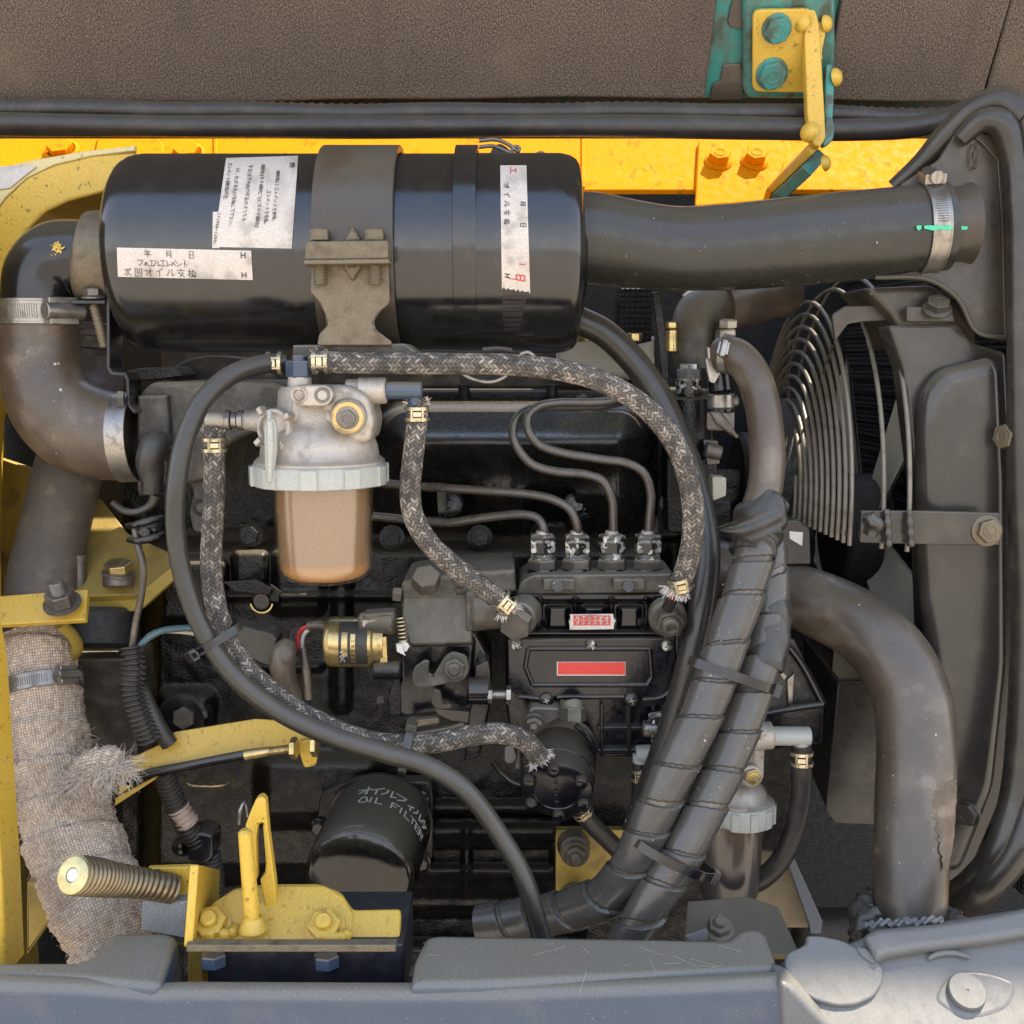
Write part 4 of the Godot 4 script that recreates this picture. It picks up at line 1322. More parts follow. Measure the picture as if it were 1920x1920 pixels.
	plate(mb, [1618, 540, 1752, 534, 1796, 566, 1836, 628, 1830, 660, 1692, 660, 1676, 600], -3.6, 8, 6, 14, 4)
	obj(mb, "top_cowl", "brownmetal", t)
	mb = MB.new()
	plate(mb, [1664, 610, 1800, 606, 1830, 645, 1888, 660, 1900, 900, 1905, 1300, 1880, 1500, 1810, 1660, 1742, 1670, 1738, 1300, 1726, 960, 1692, 690], -3.0, 3.0, 4, 10, 4)
	obj(mb, "front_sheet", "shroud", t)
	mb = MB.new()
	plate(mb, [1728, 1010, 1728, 800, 1738, 735, 1772, 692, 1868, 668, 1884, 690, 1894, 900, 1896, 1250, 1872, 1480, 1810, 1640, 1752, 1650, 1748, 1300], -0.8, 3.0, 14, 22, 6)
	obj(mb, "bulged_panel", "shroud", t)
	bolt(t, 1895, 818, 0.4, Vector3(-0.95, 0, 0.35), 24, 18, "rustpaint", "bolt", 26)
	bolt(t, 1818, 1526, 0.5, Vector3(-0.8, 0.1, 0.6), 20, 14, "brownmetal", "bolt", 22)

	# radiator core behind the fan
	t = thing("radiator_core", "black honeycomb radiator core behind the fan guard wires", "radiator", P(1680, 850, -20))
	mb = MB.new()
	box(mb, Vector3(0.45, -0.04, -0.26), Vector3(0.03, 0.62, 0.50), Basis.from_euler(Vector3(0, 0.1, 0)))
	obj(mb, "core", "mesh", t)
	mb = MB.new()
	for k in 34:
		box(mb, Vector3(0.4335, 0.22 - k * 0.0165, -0.26), Vector3(0.003, 0.0012, 0.48), Basis.from_euler(Vector3(0, 0.1, 0)), 0.0003)
	var fin := obj(mb, "cooling_fins", "dark", t)
	fin.set_meta("kind", "stuff")

	# fan
	var hub := Vector3(0.365, -0.05, -0.215)
	t = thing("cooling_fan", "pale grey plastic radiator fan blades behind the wire guard", "fan", hub)
	mb = MB.new()
	cyl(mb, hub - Vector3(0.03, 0, 0), hub + Vector3(0.02, 0, 0), 0.06, 0.06, 0.004, 32)
	obj(mb, "hub", "dark", t)
	for k in 5:
		var an := deg_to_rad(48.0 + k * 72.0)
		var rd := Vector3(0, sin(an), cos(an))
		var tg := Vector3(0, cos(an), -sin(an))
		mb = MB.new()
		var rows := []
		for j in 9:
			var row := PackedVector3Array()
			var r := lerpf(0.05, 0.195, j / 8.0)
			var ch := lerpf(0.03, 0.055, j / 8.0) * sqrt(1.0 - pow(maxf(0.0, j - 6.0) / 2.4, 2.0))
			for c in 7:
				var q := lerpf(-1, 1, c / 6.0)
				row.append(hub + rd * r + tg * q * ch * 0.85 + Vector3(q * ch * 0.12 + 0.006 * (1 - q * q), 0, 0))
			rows.append(row)
		grid(mb, rows, false)
		rows = rows.duplicate(true)
		for row in rows:
			for c in row.size():
				row[c] = row[c] + Vector3(0.0025, 0, 0)
			row.reverse()
		grid(mb, rows, false)
		obj(mb, "blade", "cream", t)

	# guard of bent wires
	t = thing("fan_guard", "domed guard of bent dusty wires in front of the fan", "fan guard", P(1600, 800, -8))
	var fc := P(1702, 1012, 0.4)
	var tp := P(1577, 520, -20.5)
	var zc := -0.205
	for k in 13:
		var f := k / 12.0
		var R := lerpf(fc.z - zc, 0.075, f)
		var x := fc.x - 0.012 * (k if k < 3 else 0) - (0.0 if k < 3 else 0.036 + (k - 3) * 0.0062)
		if k == 1: x = fc.x - 0.018
		if k >= 2: x = fc.x - 0.042 - (k - 2) * 0.0020
		var yc := fc.y + 0.002
		var ys := (tp.y - yc) / (fc.z - zc)
		var c := []
		for j in 25:
			var an := lerpf(deg_to_rad(-58.0), deg_to_rad(93.0), j / 24.0)
			var px := x + 0.004 * cos(an)
			c.append(Vector4(px, yc + R * ys * cos(an), zc + R * sin(an), 0.0021))
		mb = MB.new()
		tube(mb, c, 10, 0.012)
		obj(mb, "wire", "wire", t)
	# stays that tie the wires together
	for e in [[deg_to_rad(38.0), 0.004], [deg_to_rad(90.0), 0.0]]:
		var c := []
		for k in 11:
			var kk := k + 2
			var f := kk / 12.0
			var R := lerpf(fc.z - zc, 0.075, f)
			var x := fc.x - 0.042 - (kk - 2) * 0.0009
			var ys := (tp.y - fc.y) / (fc.z - zc)
			var an: float = e[0]
			c.append(Vector4(x, fc.y + R * ys * cos(an), zc + R * sin(an) - 0.003, 0.0014))
		mb = MB.new()
		tube(mb, c, 8, 0.006)
		obj(mb, "stay", "brownmetal", t)
	mb = MB.new()
	tube(mb, way([1480, 590, -26, 1478, 700, -25.5, 1480, 840, -25], 3), 8)
	obj(mb, "stay", "brownmetal", t)
	mb = MB.new()
	plate(mb, [1560, 590, 1585, 574, 1700, 571, 1712, 600, 1620, 603, 1590, 608, 1566, 640], -5.2, 0.5, 1, 5)
	plate(mb, [1700, 574, 1785, 578, 1792, 603, 1700, 603], -2.4, 0.5, 1, 4)
	plate(mb, [1690, 572, 1720, 574, 1720, 603, 1690, 602], -3.8, 2.6, 1, 3)
	obj(mb, "upper_strap", "brownmetal", t)
	bolt(t, 1757, 580, -2.2, Vector3(-0.1, 0.75, 0.65), 22, 16, "brownmetal", "bolt", 27)
	mb = MB.new()
	plate(mb, [1615, 958, 1720, 958, 1876, 962, 1876, 1023, 1720, 1021, 1612, 1018], 1.6, 0.5, 1.2, 4)
	obj(mb, "lower_strap", "shroud", t)
	bolt(t, 1850, 995, 1.6, Vector3(0.0, 0.1, 1), 23, 14, "rustpaint", "bolt", 29)
	mb = MB.new()
	for x in [1664, 1706]:
		tube(mb, way4([x - 2, 955, 2, 5, x, 985, 2.2, 7, x + 2, 1024, 2.2, 6]), 10, 0.002, true, func(s, f): return 0.0007 * sin(s * 700.0))
	tube(mb, way4([1630, 965, 2, 12, 1640, 985, 2.0, 16, 1634, 1005, 1.9, 10]), 12, 0.002, true, func(s, f): return 0.0011 * sin(s * 400.0 + f * 6.0))
	obj(mb, "weld_bead", "shroud", t)

	# lower radiator hose
	t = thing("radiator_hose", "thick scuffed grey rubber radiator hose bending down to the sill", "hose", P(1640, 1300, 2))
	mb = MB.new()
	tube(mb, way4([1330, 1060, -12, 52, 1400, 1082, -10, 54, 1462, 1106, -8, 57, 1540, 1136, -5, 62, 1610, 1172, -2.4, 66, 1668, 1226, 0, 70, 1706, 1300, 2, 72, 1718, 1390, 3.6, 73, 1716, 1480, 5, 72, 1711, 1580, 6.6, 70, 1707, 1660, 8, 67, 1705, 1760, 9.5, 66]), 56, 0.006, true, func(s, f): return 0.0006 * sin(f * 25.0 + s * 30.0) * sin(s * 41.0))
	obj(mb, "hose", "brown", t)
	flecks(t, way4([1462, 1106, -8, 57, 1540, 1136, -5, 62, 1610, 1172, -2.4, 66, 1668, 1226, 0, 70, 1706, 1300, 2, 72, 1718, 1390, 3.6, 73, 1716, 1480, 5, 72, 1711, 1580, 6.6, 70, 1707, 1660, 8, 67]), 70, 63)
	# sunlight low on the hose, painted as a tan patch
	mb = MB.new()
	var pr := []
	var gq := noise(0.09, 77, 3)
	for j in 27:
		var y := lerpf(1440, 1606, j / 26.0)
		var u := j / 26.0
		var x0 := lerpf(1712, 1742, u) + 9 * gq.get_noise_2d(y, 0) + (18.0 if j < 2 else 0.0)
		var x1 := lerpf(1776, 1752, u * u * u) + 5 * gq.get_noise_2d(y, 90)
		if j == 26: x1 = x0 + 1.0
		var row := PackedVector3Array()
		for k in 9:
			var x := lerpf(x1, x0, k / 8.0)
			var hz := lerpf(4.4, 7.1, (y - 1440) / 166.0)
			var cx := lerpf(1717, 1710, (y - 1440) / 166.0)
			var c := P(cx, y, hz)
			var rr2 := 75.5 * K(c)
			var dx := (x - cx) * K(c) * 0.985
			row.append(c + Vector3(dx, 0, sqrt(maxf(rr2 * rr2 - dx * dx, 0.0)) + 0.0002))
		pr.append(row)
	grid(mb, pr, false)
	obj(mb, "painted_sun_patch", "sunpaint", t, "sunlight painted as a tan patch low on the hose")
	# dark box and alternator bracket behind
	t = thing("battery_box", "black sheet metal box with open top behind the radiator hose", "box", P(1580, 1400, -8))
	mb = MB.new()
	plate(mb, [1572, 1278, 1660, 1278, 1660, 1548, 1566, 1544, 1548, 1520], -6, 0.4, 1.0, 4)
	obj(mb, "front", "shroud", t)
	mb = MB.new()
	for q in [[Vector3(1508, 1200, -14), Vector3(1572, 1278, -6)], [Vector3(1508, 1470, -14), Vector3(1572, 1278, -6)]]:
		pass
	var a0 := P(1508, 1198, -18)
	var a1 := P(1571, 1278, -6.1)
	var b0 := P(1500, 1400, -18)
	var b1 := P(1560, 1540, -6.1)
	var bs := mb.v.size()
	var nn := (a1 - a0).cross(b0 - a0).normalized()
	if nn.x > 0: nn = -nn
	for q in [a0, a1, b1, b0]:
		mb.add(q, nn)
	mb.quad(bs, bs + 1, bs + 2, bs + 3)
	for q in [a0, a1, b1, b0]:
		mb.add(q + Vector3(0.002, 0, 0), -nn)
	mb.quad(bs + 4, bs + 5, bs + 6, bs + 7)
	tube(mb, way4([1508, 1196, -18, 3, 1571, 1277, -6, 5]), 8)
	tube(mb, way4([1571, 1277, -6, 5, 1660, 1277, -6, 5]), 8)
	obj(mb, "side", "gloss", t)
	t = thing("belt_guard", "black folded bracket with scratched face beside the wrapped hoses", "bracket", P(1490, 1280, -6))
	mb = MB.new()
	plate(mb, [1430, 1205, 1455, 1188, 1490, 1200, 1545, 1318, 1540, 1330, 1430, 1342], -6, 0.4, 1, 4)
	obj(mb, "face", "dusty", t)
	mb = MB.new()
	plate(mb, [1425, 1338, 1530, 1318, 1546, 1322, 1542, 1395, 1420, 1410], -4.6, 0.6, 1.4, 8)
	tube(mb, way4([1462, 1194, -6, 6, 1500, 1240, -5.6, 7, 1543, 1320, -4.8, 8]), 10)
	tube(mb, way4([1425, 1340, -4.8, 6, 1500, 1326, -4.8, 7, 1543, 1320, -4.8, 8]), 10)
	obj(mb, "flange", "gloss", t)
	mb = MB.new()
	plate(mb, [1476, 1275, 1490, 1262, 1486, 1324, 1478, 1322], -5.6, 0.3, 0.6)
	plate(mb, [1458, 1250, 1464, 1240, 1470, 1262, 1476, 1268, 1470, 1276, 1460, 1262], -5.8, 0.2, 0.4)
	obj(mb, "bare_scratch", "steel", t)
	# little black cover with white paint dab
	t = thing("relay_cover", "small black cover with a white sticker beside the tape wrapped hoses", "cover", P(1490, 1005, -6))
	mb = MB.new()
	plate(mb, [1455, 975, 1500, 975, 1520, 990, 1522, 1060, 1455, 1060], -6, 3, 2, 6)
	obj(mb, "cover", "gloss", t)
	mb = MB.new()
	plate(mb, [1480, 996, 1506, 998, 1504, 1024, 1481, 1010], -5.9, 0.1, 0.2)
	obj(mb, "sticker", "white", t)

	t = thing("plate_brace", "dark gusset plate hanging under the duct", "brace", P(1230, 620, -14))
	mb = MB.new()
	plate(mb, [1222, 548, 1236, 548, 1240, 570, 1252, 640, 1256, 740, 1244, 740, 1232, 620], -9, 0.6, 1, 3)
	obj(mb, "strut", "black", t)
	mb = MB.new()
	plate(mb, [1164, 540, 1222, 540, 1222, 640, 1164, 652], -17, 0.6, 1, 3)
	obj(mb, "perforated_plate", "mesh", t)
	mb = MB.new()
	plate(mb, [1090, 525, 1165, 538, 1160, 640, 1090, 600], -19, 0.6, 1, 3)
	obj(mb, "back_plate", "black", t)

var can_c: Vector3      # a point on the canister axis
var can_r: float

func oncan(x: float, y: float, lift: float) -> Array:      # point and normal on the canister (or a shell round it)
	var d := (cb * Vector3((x - 960.0) / FP, (960.0 - y) / FP, -1.0)).normalized()
	var o := Vector2(cp.y - can_c.y, cp.z - can_c.z)
	var e := Vector2(d.y, d.z)
	var R := can_r + lift
	var a := e.dot(e)
	var b := o.dot(e)
	var disc := maxf(b * b - a * (o.dot(o) - R * R), 0.0)
	var t := (-b - sqrt(disc)) / a
	var p := cp + d * t
	var n := Vector3(0, p.y - can_c.y, p.z - can_c.z).normalized()
	return [p, n]

func can_patch(mb: MB, q: Array, lift: float, nu := 6, nv := 10, torn := 0.0, seed_ := 1):   # q: four corners in grid steps, clockwise from top left
	var rows := []
	for j in nv + 1:
		var row := PackedVector3Array()
		for k in nu + 1:
			var u := float(k) / nu
			var v := float(j) / nv
			if torn > 0.0 and j == nv:
				v += torn * sin(k * 2.7 + seed_) 
			var a: Vector2 = q[0].lerp(q[1], u).lerp(q[3].lerp(q[2], u), v)
			row.append(oncan(a.x, a.y, lift)[0])
		row.reverse()
		rows.append(row)
	grid(mb, rows, false)

func can_text(mb: MB, q: Array, text: String, u: float, v: float, du: float, size: float, line: float, vert := false, w := 0.0, h := 0.0):   # u, v in label steps
	var f := func(x: float, y: float) -> Array:
		var a: Vector2 = q[0].lerp(q[1], x / w).lerp(q[3].lerp(q[2], x / w), y / h)
		return oncan(a.x, a.y, 0.0011)
	letters(mb, text, f, u, v, du, size, line, vert)

func build_air_cleaner():
	can_c = P(640, 478, -2)
	can_r = 183.0 * K(can_c) * 0.99
	var t := thing("air_cleaner", "large glossy black cylindrical air cleaner canister with paper stickers", "air cleaner", can_c)
	var x0 := P(198, 478, 3).x
	var x1 := P(1086, 478, 0).x
	var L := x1 - x0
	var R := can_r
	var o := Vector3(x0, can_c.y, can_c.z)
	var mb := MB.new()
	var xs := P(872, 478, 4).x - x0
	lathe(mb, o, Vector3.RIGHT, [Vector2(0, 0.004), Vector2(R * 0.8, 0.002), Vector2(R * 0.88, 0.003), Vector2(R * 0.94, 0.007), Vector2(R * 0.98, 0.013), Vector2(R, 0.022), Vector2(R, xs)], 96)
	obj(mb, "body", "canister", t)
	mb = MB.new()
	lathe(mb, o, Vector3.RIGHT, [Vector2(R * 1.005, xs), Vector2(R * 1.005, L - 0.016), Vector2(R * 0.985, L - 0.008), Vector2(R * 0.95, L - 0.003), Vector2(R * 0.90, L), Vector2(R * 0.5, L + 0.004), Vector2(R * 0.45, L + 0.006), Vector2(0, L + 0.006)], 96)
	obj(mb, "end_cap", "canister", t)
	mb = MB.new()
	var xa := P(850, 478, 5).x
	var xb := P(893, 478, 5).x
	ring(mb, Vector3((xa + xb) * 0.5, can_c.y + 0.003, can_c.z + 0.0005), Vector3.RIGHT, R * 1.0, R * 1.045, xb - xa, 96)
	obj(mb, "joint_band", "canister", t)
	# latch wire and rubber tab on top
	mb = MB.new()
	tube(mb, way([898, 264, -4, 930, 262, -4, 952, 270, -4, 972, 284, -4, 974, 278, -4, 966, 275, -4, 958, 285, -4], 4), 8, 0.003)
	tube(mb, way([898, 276, -3, 925, 274, -3, 950, 284, -3, 970, 292, -3, 984, 298, -3], 4), 8, 0.003)
	tube(mb, way([1000, 298, -3, 1006, 289, -3, 1016, 286, -3, 1022, 292, -3, 1018, 298, -3], 3), 8, 0.003)
	tube(mb, way([1015, 298, -3, 985, 296, -3, 962, 288, -3], 3), 8, 0.003)
	obj(mb, "latch_wire", "steeldark", t)
	mb = MB.new()
	plate(mb, [912, 300, 926, 272, 938, 268, 952, 276, 966, 296, 970, 302], -4.5, 1.2, 2, 6)
	obj(mb, "latch_tab", "rubber", t)
	mb = MB.new()
	tube(mb, way([852, 690, 2, 880, 708, 2, 920, 716, 2, 948, 705, 2, 955, 694, 2], 4), 8, 0.003)
	tube(mb, way([975, 664, 2, 990, 660, 2, 1002, 668, 2], 4), 8, 0.003)
	obj(mb, "lower_latch_wire", "steel", t)
	mb = MB.new()
	tube(mb, way([905, 656, 4.5, 935, 654, 4.5, 960, 657, 4.5], 5), 10, 0.003)
	obj(mb, "lower_latch_tab", "rubber", t)
	# stickers
	var A := [Vector2(424, 296), Vector2(559, 292), Vector2(547, 466), Vector2(400, 463)]
	mb = MB.new()
	can_patch(mb, A, 0.0007, 8, 24)
	can_patch(mb, [Vector2(399, 397), Vector2(412, 397), Vector2(412, 465), Vector2(398, 465)], 0.0006, 2, 8)
	var st := obj(mb, "instruction_sticker", "paper", t, "tall paper sticker with sideways printed lines")
	mb = MB.new()
	var W := 140.0
	var H := 170.0
	for q in [["時間毎)エレメントを掃除。", 100.0, 26.0, 7.6], ["エレメントを交換。", 86.0, 62.0, 7.6], ["時間は50時間ごとに500時間は", 70.0, 14.0, 7.4], ["不足は下の出力不足のようなら", 46.0, 14.0, 7.6], ["ば、れがあれば交換して下さい。", 22.0, 20.0, 7.6], ["エレメント時間毎不足", 6.0, 8.0, 7.0]]:
		can_text(mb, A, q[0], q[1], q[2], q[3], 7.4, 0.8, true, W, H)
	can_text(mb, A, "171056-12591", -2.0, 104.0, 5.2, 6.0, 0.9, true, W, H)
	can_text(mb, A, "回", 126.0, 12.0, 7.0, 9.0, 1.2, true, W, H)
	obj(mb, "lettering", "ink", st)
	var B := [Vector2(219, 464), Vector2(471, 470), Vector2(474, 525), Vector2(221, 519)]
	mb = MB.new()
	can_patch(mb, B, 0.0007, 16, 6)
	st = obj(mb, "oil_change_sticker", "paper", t, "wide paper sticker with date printing")
	mb = MB.new()
	W = 252.0
	H = 56.0
	can_text(mb, B, "年", 50, 3, 12, 14, 1.0, false, W, H)
	can_text(mb, B, "月", 90, 3, 12, 14, 1.0, false, W, H)
	can_text(mb, B, "日", 132, 3, 12, 14, 1.0, false, W, H)
	can_text(mb, B, "H", 230, 3, 12, 11, 1.8, false, W, H)
	can_text(mb, B, "H", 230, 41, 12, 11, 1.8, false, W, H)
	can_text(mb, B, "フュエルエレメント", 36, 22, 10.5, 13, 1.1, false, W, H)
	can_text(mb, B, "次回オイル交換", 11, 38, 20, 15.5, 1.1, false, W, H)
	obj(mb, "lettering", "ink", st)
	var C := [Vector2(938, 310), Vector2(987, 310), Vector2(994, 548), Vector2(941, 540)]
	mb = MB.new()
	can_patch(mb, C, 0.0007, 14, 30, 0.012, 2)
	st = obj(mb, "torn_sticker", "paper", t, "upright torn paper sticker with red print")
	mb = MB.new()
	W = 50.0
	H = 236.0
	can_text(mb, C, "オイル交換", 6, 34, 17, 11, 1.2, true, W, H)
	can_text(mb, C, "月", 36, 66, 10, 11, 1.2, true, W, H)
	can_text(mb, C, "日", 36, 106, 10, 11, 1.2, true, W, H)
	can_text(mb, C, "H", 6, 206, 10, 9, 1.8, true, W, H)
	obj(mb, "lettering", "ink", st)
	mb = MB.new()
	can_text(mb, C, "日", 26, 203, 10, 17, 2.4, true, W, H)
	can_text(mb, C, "I", 12, 210, 10, 13, 1.6, true, W, H)
	can_text(mb, C, "エ", 18, 2, 10, 13, 1.4, true, W, H)
	can_text(mb, C, "1", 30, 180, 10, 13, 1.6, true, W, H)
	obj(mb, "red_print", "redink", st)
	mb = MB.new()
	can_patch(mb, [Vector2(942, 541), Vector2(990, 549), Vector2(972, 626), Vector2(944, 628)], 0.0004, 8, 12, 0.08, 4)
	obj(mb, "glue_residue", "rubber", t)

	# mounting band and bracket
	t = thing("mounting_band", "worn steel band with bolted bracket holding the canister at its middle", "bracket", P(660, 480, 6))
	mb = MB.new()
	var xl := P(586, 478, 6).x
	var xr := P(738, 478, 6).x
	lathe(mb, Vector3(xl, can_c.y, can_c.z), Vector3.RIGHT, [Vector2(R + 0.001, 0), Vector2(R + 0.006, 0), Vector2(R + 0.0066, 0.0006), Vector2(R + 0.0066, xr - xl - 0.0006), Vector2(R + 0.006, xr - xl), Vector2(R + 0.001, xr - xl)], 96)
	obj(mb, "band", "brownmetal", t)
	var zf := can_c.z * 100.0 + R * 100.0
	mb = MB.new()
	plate(mb, [574, 452, 728, 450, 728, 486, 570, 488], zf + 2.6, 2.4, 1.5, 6)
	obj(mb, "upper_flange", "rustpaint", t)
	mb = MB.new()
	plate(mb, [569, 487, 730, 485, 730, 494, 569, 496], zf + 2.9, 2.7, 1.0, 3)
	obj(mb, "lower_flange", "rustpaint", t)
	mb = MB.new()
	plate(mb, [642, 456, 660, 420, 678, 452], zf + 1.8, 1.4, 3, 8)
	plate(mb, [640, 496, 680, 496, 660, 528], zf + 1.5, 1.2, 3, 6)
	obj(mb, "gusset", "rustpaint", t)
	for x in [600, 703]:
		bolt(t, x, 456, zf + 1.4, Vector3(0, 1, 0.05), 19, 20, "rustpaint", "bolt", 0, 0.5)
		mb = MB.new()
		tube(mb, way([x, 494, zf + 1.4, x, 534, zf + 1.4], 11), 16, 0.0005, true, func(s, f2): return 0.0006 * sin(s * 3600.0))
		obj(mb, "thread", "rustpaint", t)
	mb = MB.new()
	var rows := []
	var prof := []
	plate(mb, [584, 494, 728, 492, 731, 568, 712, 584, 700, 602, 704, 618, 734, 640, 734, 648, 594, 648, 598, 626, 612, 612, 610, 590, 598, 566, 582, 548], zf + 0.9, 0.5, 1.2, 6)
	obj(mb, "web_plate", "rustpaint", t)
	mb = MB.new()
	plate(mb, [548, 647, 760, 644, 780, 660, 800, 690, 800, 708, 548, 690], zf + 0.2, 6.5, 2, 4)
	obj(mb, "base", "dusty", t)

# ---------- engine ----------
func build_block():
	var t := thing("engine_block", "black cast iron diesel engine block with ribs and bosses behind the pump", "engine", P(800, 1200, -13))
	var nz := noise(0.02, 31, 3)
	var zf := func(x: float, y: float) -> float:
		var z := -20.0
		z = maxf(z, -20.0 + 7.5 * sb(x, y, 760, 1330, 500, 330, 40))          # main wall
		z += 1.6 * sb(x, y, 860, 1003, 470, 14, 10)                            # head joint ledge
		z += 1.2 * sb(x, y, 860, 1118, 470, 10, 9)
		z += 2.5 * sb(x, y, 360, 1110, 70, 65, 18)                             # boss at the left
		z += 3.2 * sb(x, y, 350, 1345, 62, 62, 30)
		z += 1.8 * sb(x, y, 560, 1060, 60, 100, 26)
		z += 1.5 * sb(x, y, 470, 1060, 36, 40, 10)
		z += 2.0 * sb(x, y, 640, 1170, 24, 170, 18)
		z += 2.4 * sb(x, y, 600, 1480, 130, 80, 40)
		z += 3.0 * sb(x, y, 925, 1515, 125, 15, 10)                            # ledges under the lift pump
		z += 3.4 * sb(x, y, 925, 1560, 125, 16, 9)
		z += 3.6 * sb(x, y, 910, 1655, 150, 28, 20)
		z -= 2.6 * sb(x, y, 920, 1606, 120, 24, 9)
		z += 2.8 * sb(x, y, 875, 1610, 9, 70, 8)
		z -= 4.0 * sb(x, y, 900, 1740, 200, 40, 20)
		z += 2.0 * sb(x, y, 520, 1250, 90, 10, 9)
		z += 1.4 * sb(x, y, 1330, 1040, 60, 120, 20)
		return z + 0.16 * nz.get_noise_2d(x, y)
	var mb := MB.new()
	relief(mb, 230, 880, 1480, 1830, 250, 190, zf)
	obj(mb, "casting", "black", t)
	bolt(t, 349, 1343, -9.2, Vector3(-0.1, 0.1, 1), 22, 13, "steeldark", "bolt", 0, 0.5, false)
	mb = MB.new()
	lathe(mb, P(352, 1343, -10.5), Vector3(-0.1, 0.1, 1), [Vector2(0.026, 0), Vector2(0.025, 0.012), Vector2(0.022, 0.015), Vector2(0.012, 0.016), Vector2(0, 0.016)], 36)
	obj(mb, "boss", "gloss", t)
	bolt(t, 430, 1372, -8, Vector3(0, 0.1, 1), 20, 10, "dark")
	mb = MB.new()
	lathe(mb, P(491, 1126, -11.5), Vector3(0, 0, 1), [Vector2(0.010, 0), Vector2(0.010, 0.004), Vector2(0.0085, 0.005), Vector2(0.0075, 0.003), Vector2(0, 0.003)], 28)
	obj(mb, "core_plug", "gloss", t)
	mb = MB.new()
	lathe(mb, P(491, 1128, -11.0), Vector3(0, 0, 1), [Vector2(0.0112, 0), Vector2(0.0112, 0.002), Vector2(0.0098, 0.002), Vector2(0.0098, 0)], 24, 38.0, PI * 1.05, PI * 1.95)
	obj(mb, "brass_rim", "gold", t)
	mb = MB.new()
	plate(mb, [418, 1092, 480, 1088, 510, 1104, 506, 1116, 440, 1110], -9, 0.5, 1)
	plate(mb, [505, 1098, 526, 1112, 522, 1130, 506, 1128], -9.5, 1.0, 1)
	obj(mb, "plate_bracket", "black", t)
	for q in [[470, 1004], [735, 1008], [900, 1008], [560, 1190], [640, 1400], [560, 1420], [1090, 952], [1260, 945], [845, 945], [1296, 960]]:
		bolt(t, q[0], q[1], -13, Vector3(0, 0.15, 1), 18, 10, "black", "bolt", 24)
	# cylinder head and valve cover behind the manifold
	t = thing("valve_cover", "dusty olive valve cover with brown oil filler cap behind the canister", "valve cover", P(900, 660, -22))
	mb = MB.new()
	box(mb, P(760, 690, -33) + Vector3(0, 0.0, 0), Vector3(0.52, 0.05, 0.11), Basis(), 0.008)
	obj(mb, "cover", "dusty", t)
	mb = MB.new()
	box(mb, P(1130, 672, -27), Vector3(0.10, 0.045, 0.10), Basis(), 0.010)
	obj(mb, "filler_housing", "cream", t)
	mb = MB.new()
	cylp(mb, 1100, 640, -16, 1098, 612, -16, 30, 28, 0.002)
	for k in 8:
		var a := k * TAU / 8
		cylp(mb, 1100 + 27 * cos(a), 636 + 4 * sin(a), -16 + 1.3 * sin(a), 1098 + 27 * cos(a), 614 + 4 * sin(a), -16 + 1.3 * sin(a), 6, 6, 0.0005, 8)
	obj(mb, "filler_cap", "gold", t)
	mb = MB.new()
	cylp(mb, 1140, 640, -15, 1140, 606, -15, 10, 10)
	hexagon(mb, P(1190, 640, -15), Vector3.UP, 0.007, 0.008)
	obj(mb, "cover_bolt", "gold", t)
	mb = MB.new()
	plate(mb, [318, 700, 322, 690, 352, 672, 400, 666, 460, 672, 500, 710, 500, 740, 318, 740], -9, 5.0, 3, 12)
	obj(mb, "rear_boss", "dusty", t)
	t = thing("cylinder_head", "black cylinder head in shadow under the canister", "cylinder head", P(800, 850, -22))
	mb = MB.new()
	box(mb, P(830, 850, -27), Vector3(0.56, 0.14, 0.14), Basis(), 0.005)
	obj(mb, "casting", "black", t)
	for x in [690, 870, 1035]:
		mb = MB.new()
		cylp(mb, x, 800, -18, x, 720, -18, 11, 11)
		obj(mb, "stud", "dark", t)

	# intake manifold: a fat log with runners
	t = thing("intake_manifold", "glossy black cast intake manifold log with runners above the injection pump", "manifold", P(960, 850, -8))
	var nm := noise(0.02, 33, 2)
	var mz := func(x: float, y: float) -> float:
		var z := -16.0 + 5.6 * sb(x, y, 962, 880, 270, 126, 80)
		z += 5.2 * exp(-pow((y - 824.0) / 52.0, 2.0)) * sb(x, y, 962, 830, 270, 150, 70)
		for cx in [735.0, 942.0, 1160.0]:
			z += 2.2 * exp(-pow((x - cx) / 52.0, 2.0)) * smoothstep(830.0, 930.0, y) * (1.0 - smoothstep(960.0, 1004.0, y))
		z -= 6.0 * sb(x, y, 832, 960, 66, 66, 30) + 5.6 * sb(x, y, 1030, 962, 52, 58, 28)
		return z + 0.025 * nm.get_noise_2d(x, y)
	mb = MB.new()
	relief(mb, 690, 752, 1234, 1006, 170, 90, mz)
	obj(mb, "casting", "glosscast", t)
	for q in [[845, 945], [1078, 945]]:
		bolt(t, q[0], q[1], -11.5, Vector3(0, 0.15, 1), 17, 10, "gloss", "bolt", 22)
	mb = MB.new()
	plate(mb, [818, 910, 836, 908, 836, 985, 822, 985], -7, 0.4, 0.6)
	plate(mb, [790, 908, 830, 905, 832, 912, 790, 914], -7, 0.5, 0.6)
	obj(mb, "pipe_clip", "gloss", t)
	# inlet flange of the manifold at the left
	t = thing("manifold_inlet", "dusty black cast inlet box joining the elbow hose to the manifold", "manifold inlet", P(330, 780, -2))
	mb = MB.new()
	plate(mb, [254, 762, 262, 735, 285, 716, 400, 714, 520, 716, 560, 740, 560, 810, 470, 812, 420, 840, 400, 900, 330, 912, 256, 905], -1.0, 10, 5, 12, 4)
	obj(mb, "casting", "dusty", t)
	mb = MB.new()
	plate(mb, [256, 742, 314, 740, 318, 800, 312, 905, 256, 902], -0.3, 3, 3, 5)
	obj(mb, "flange", "dusty", t)
	mb = MB.new()
	plate(mb, [360, 870, 386, 866, 392, 900, 380, 930, 392, 960, 386, 1000, 362, 998, 354, 960, 364, 925, 352, 900], -2, 4, 2, 10)
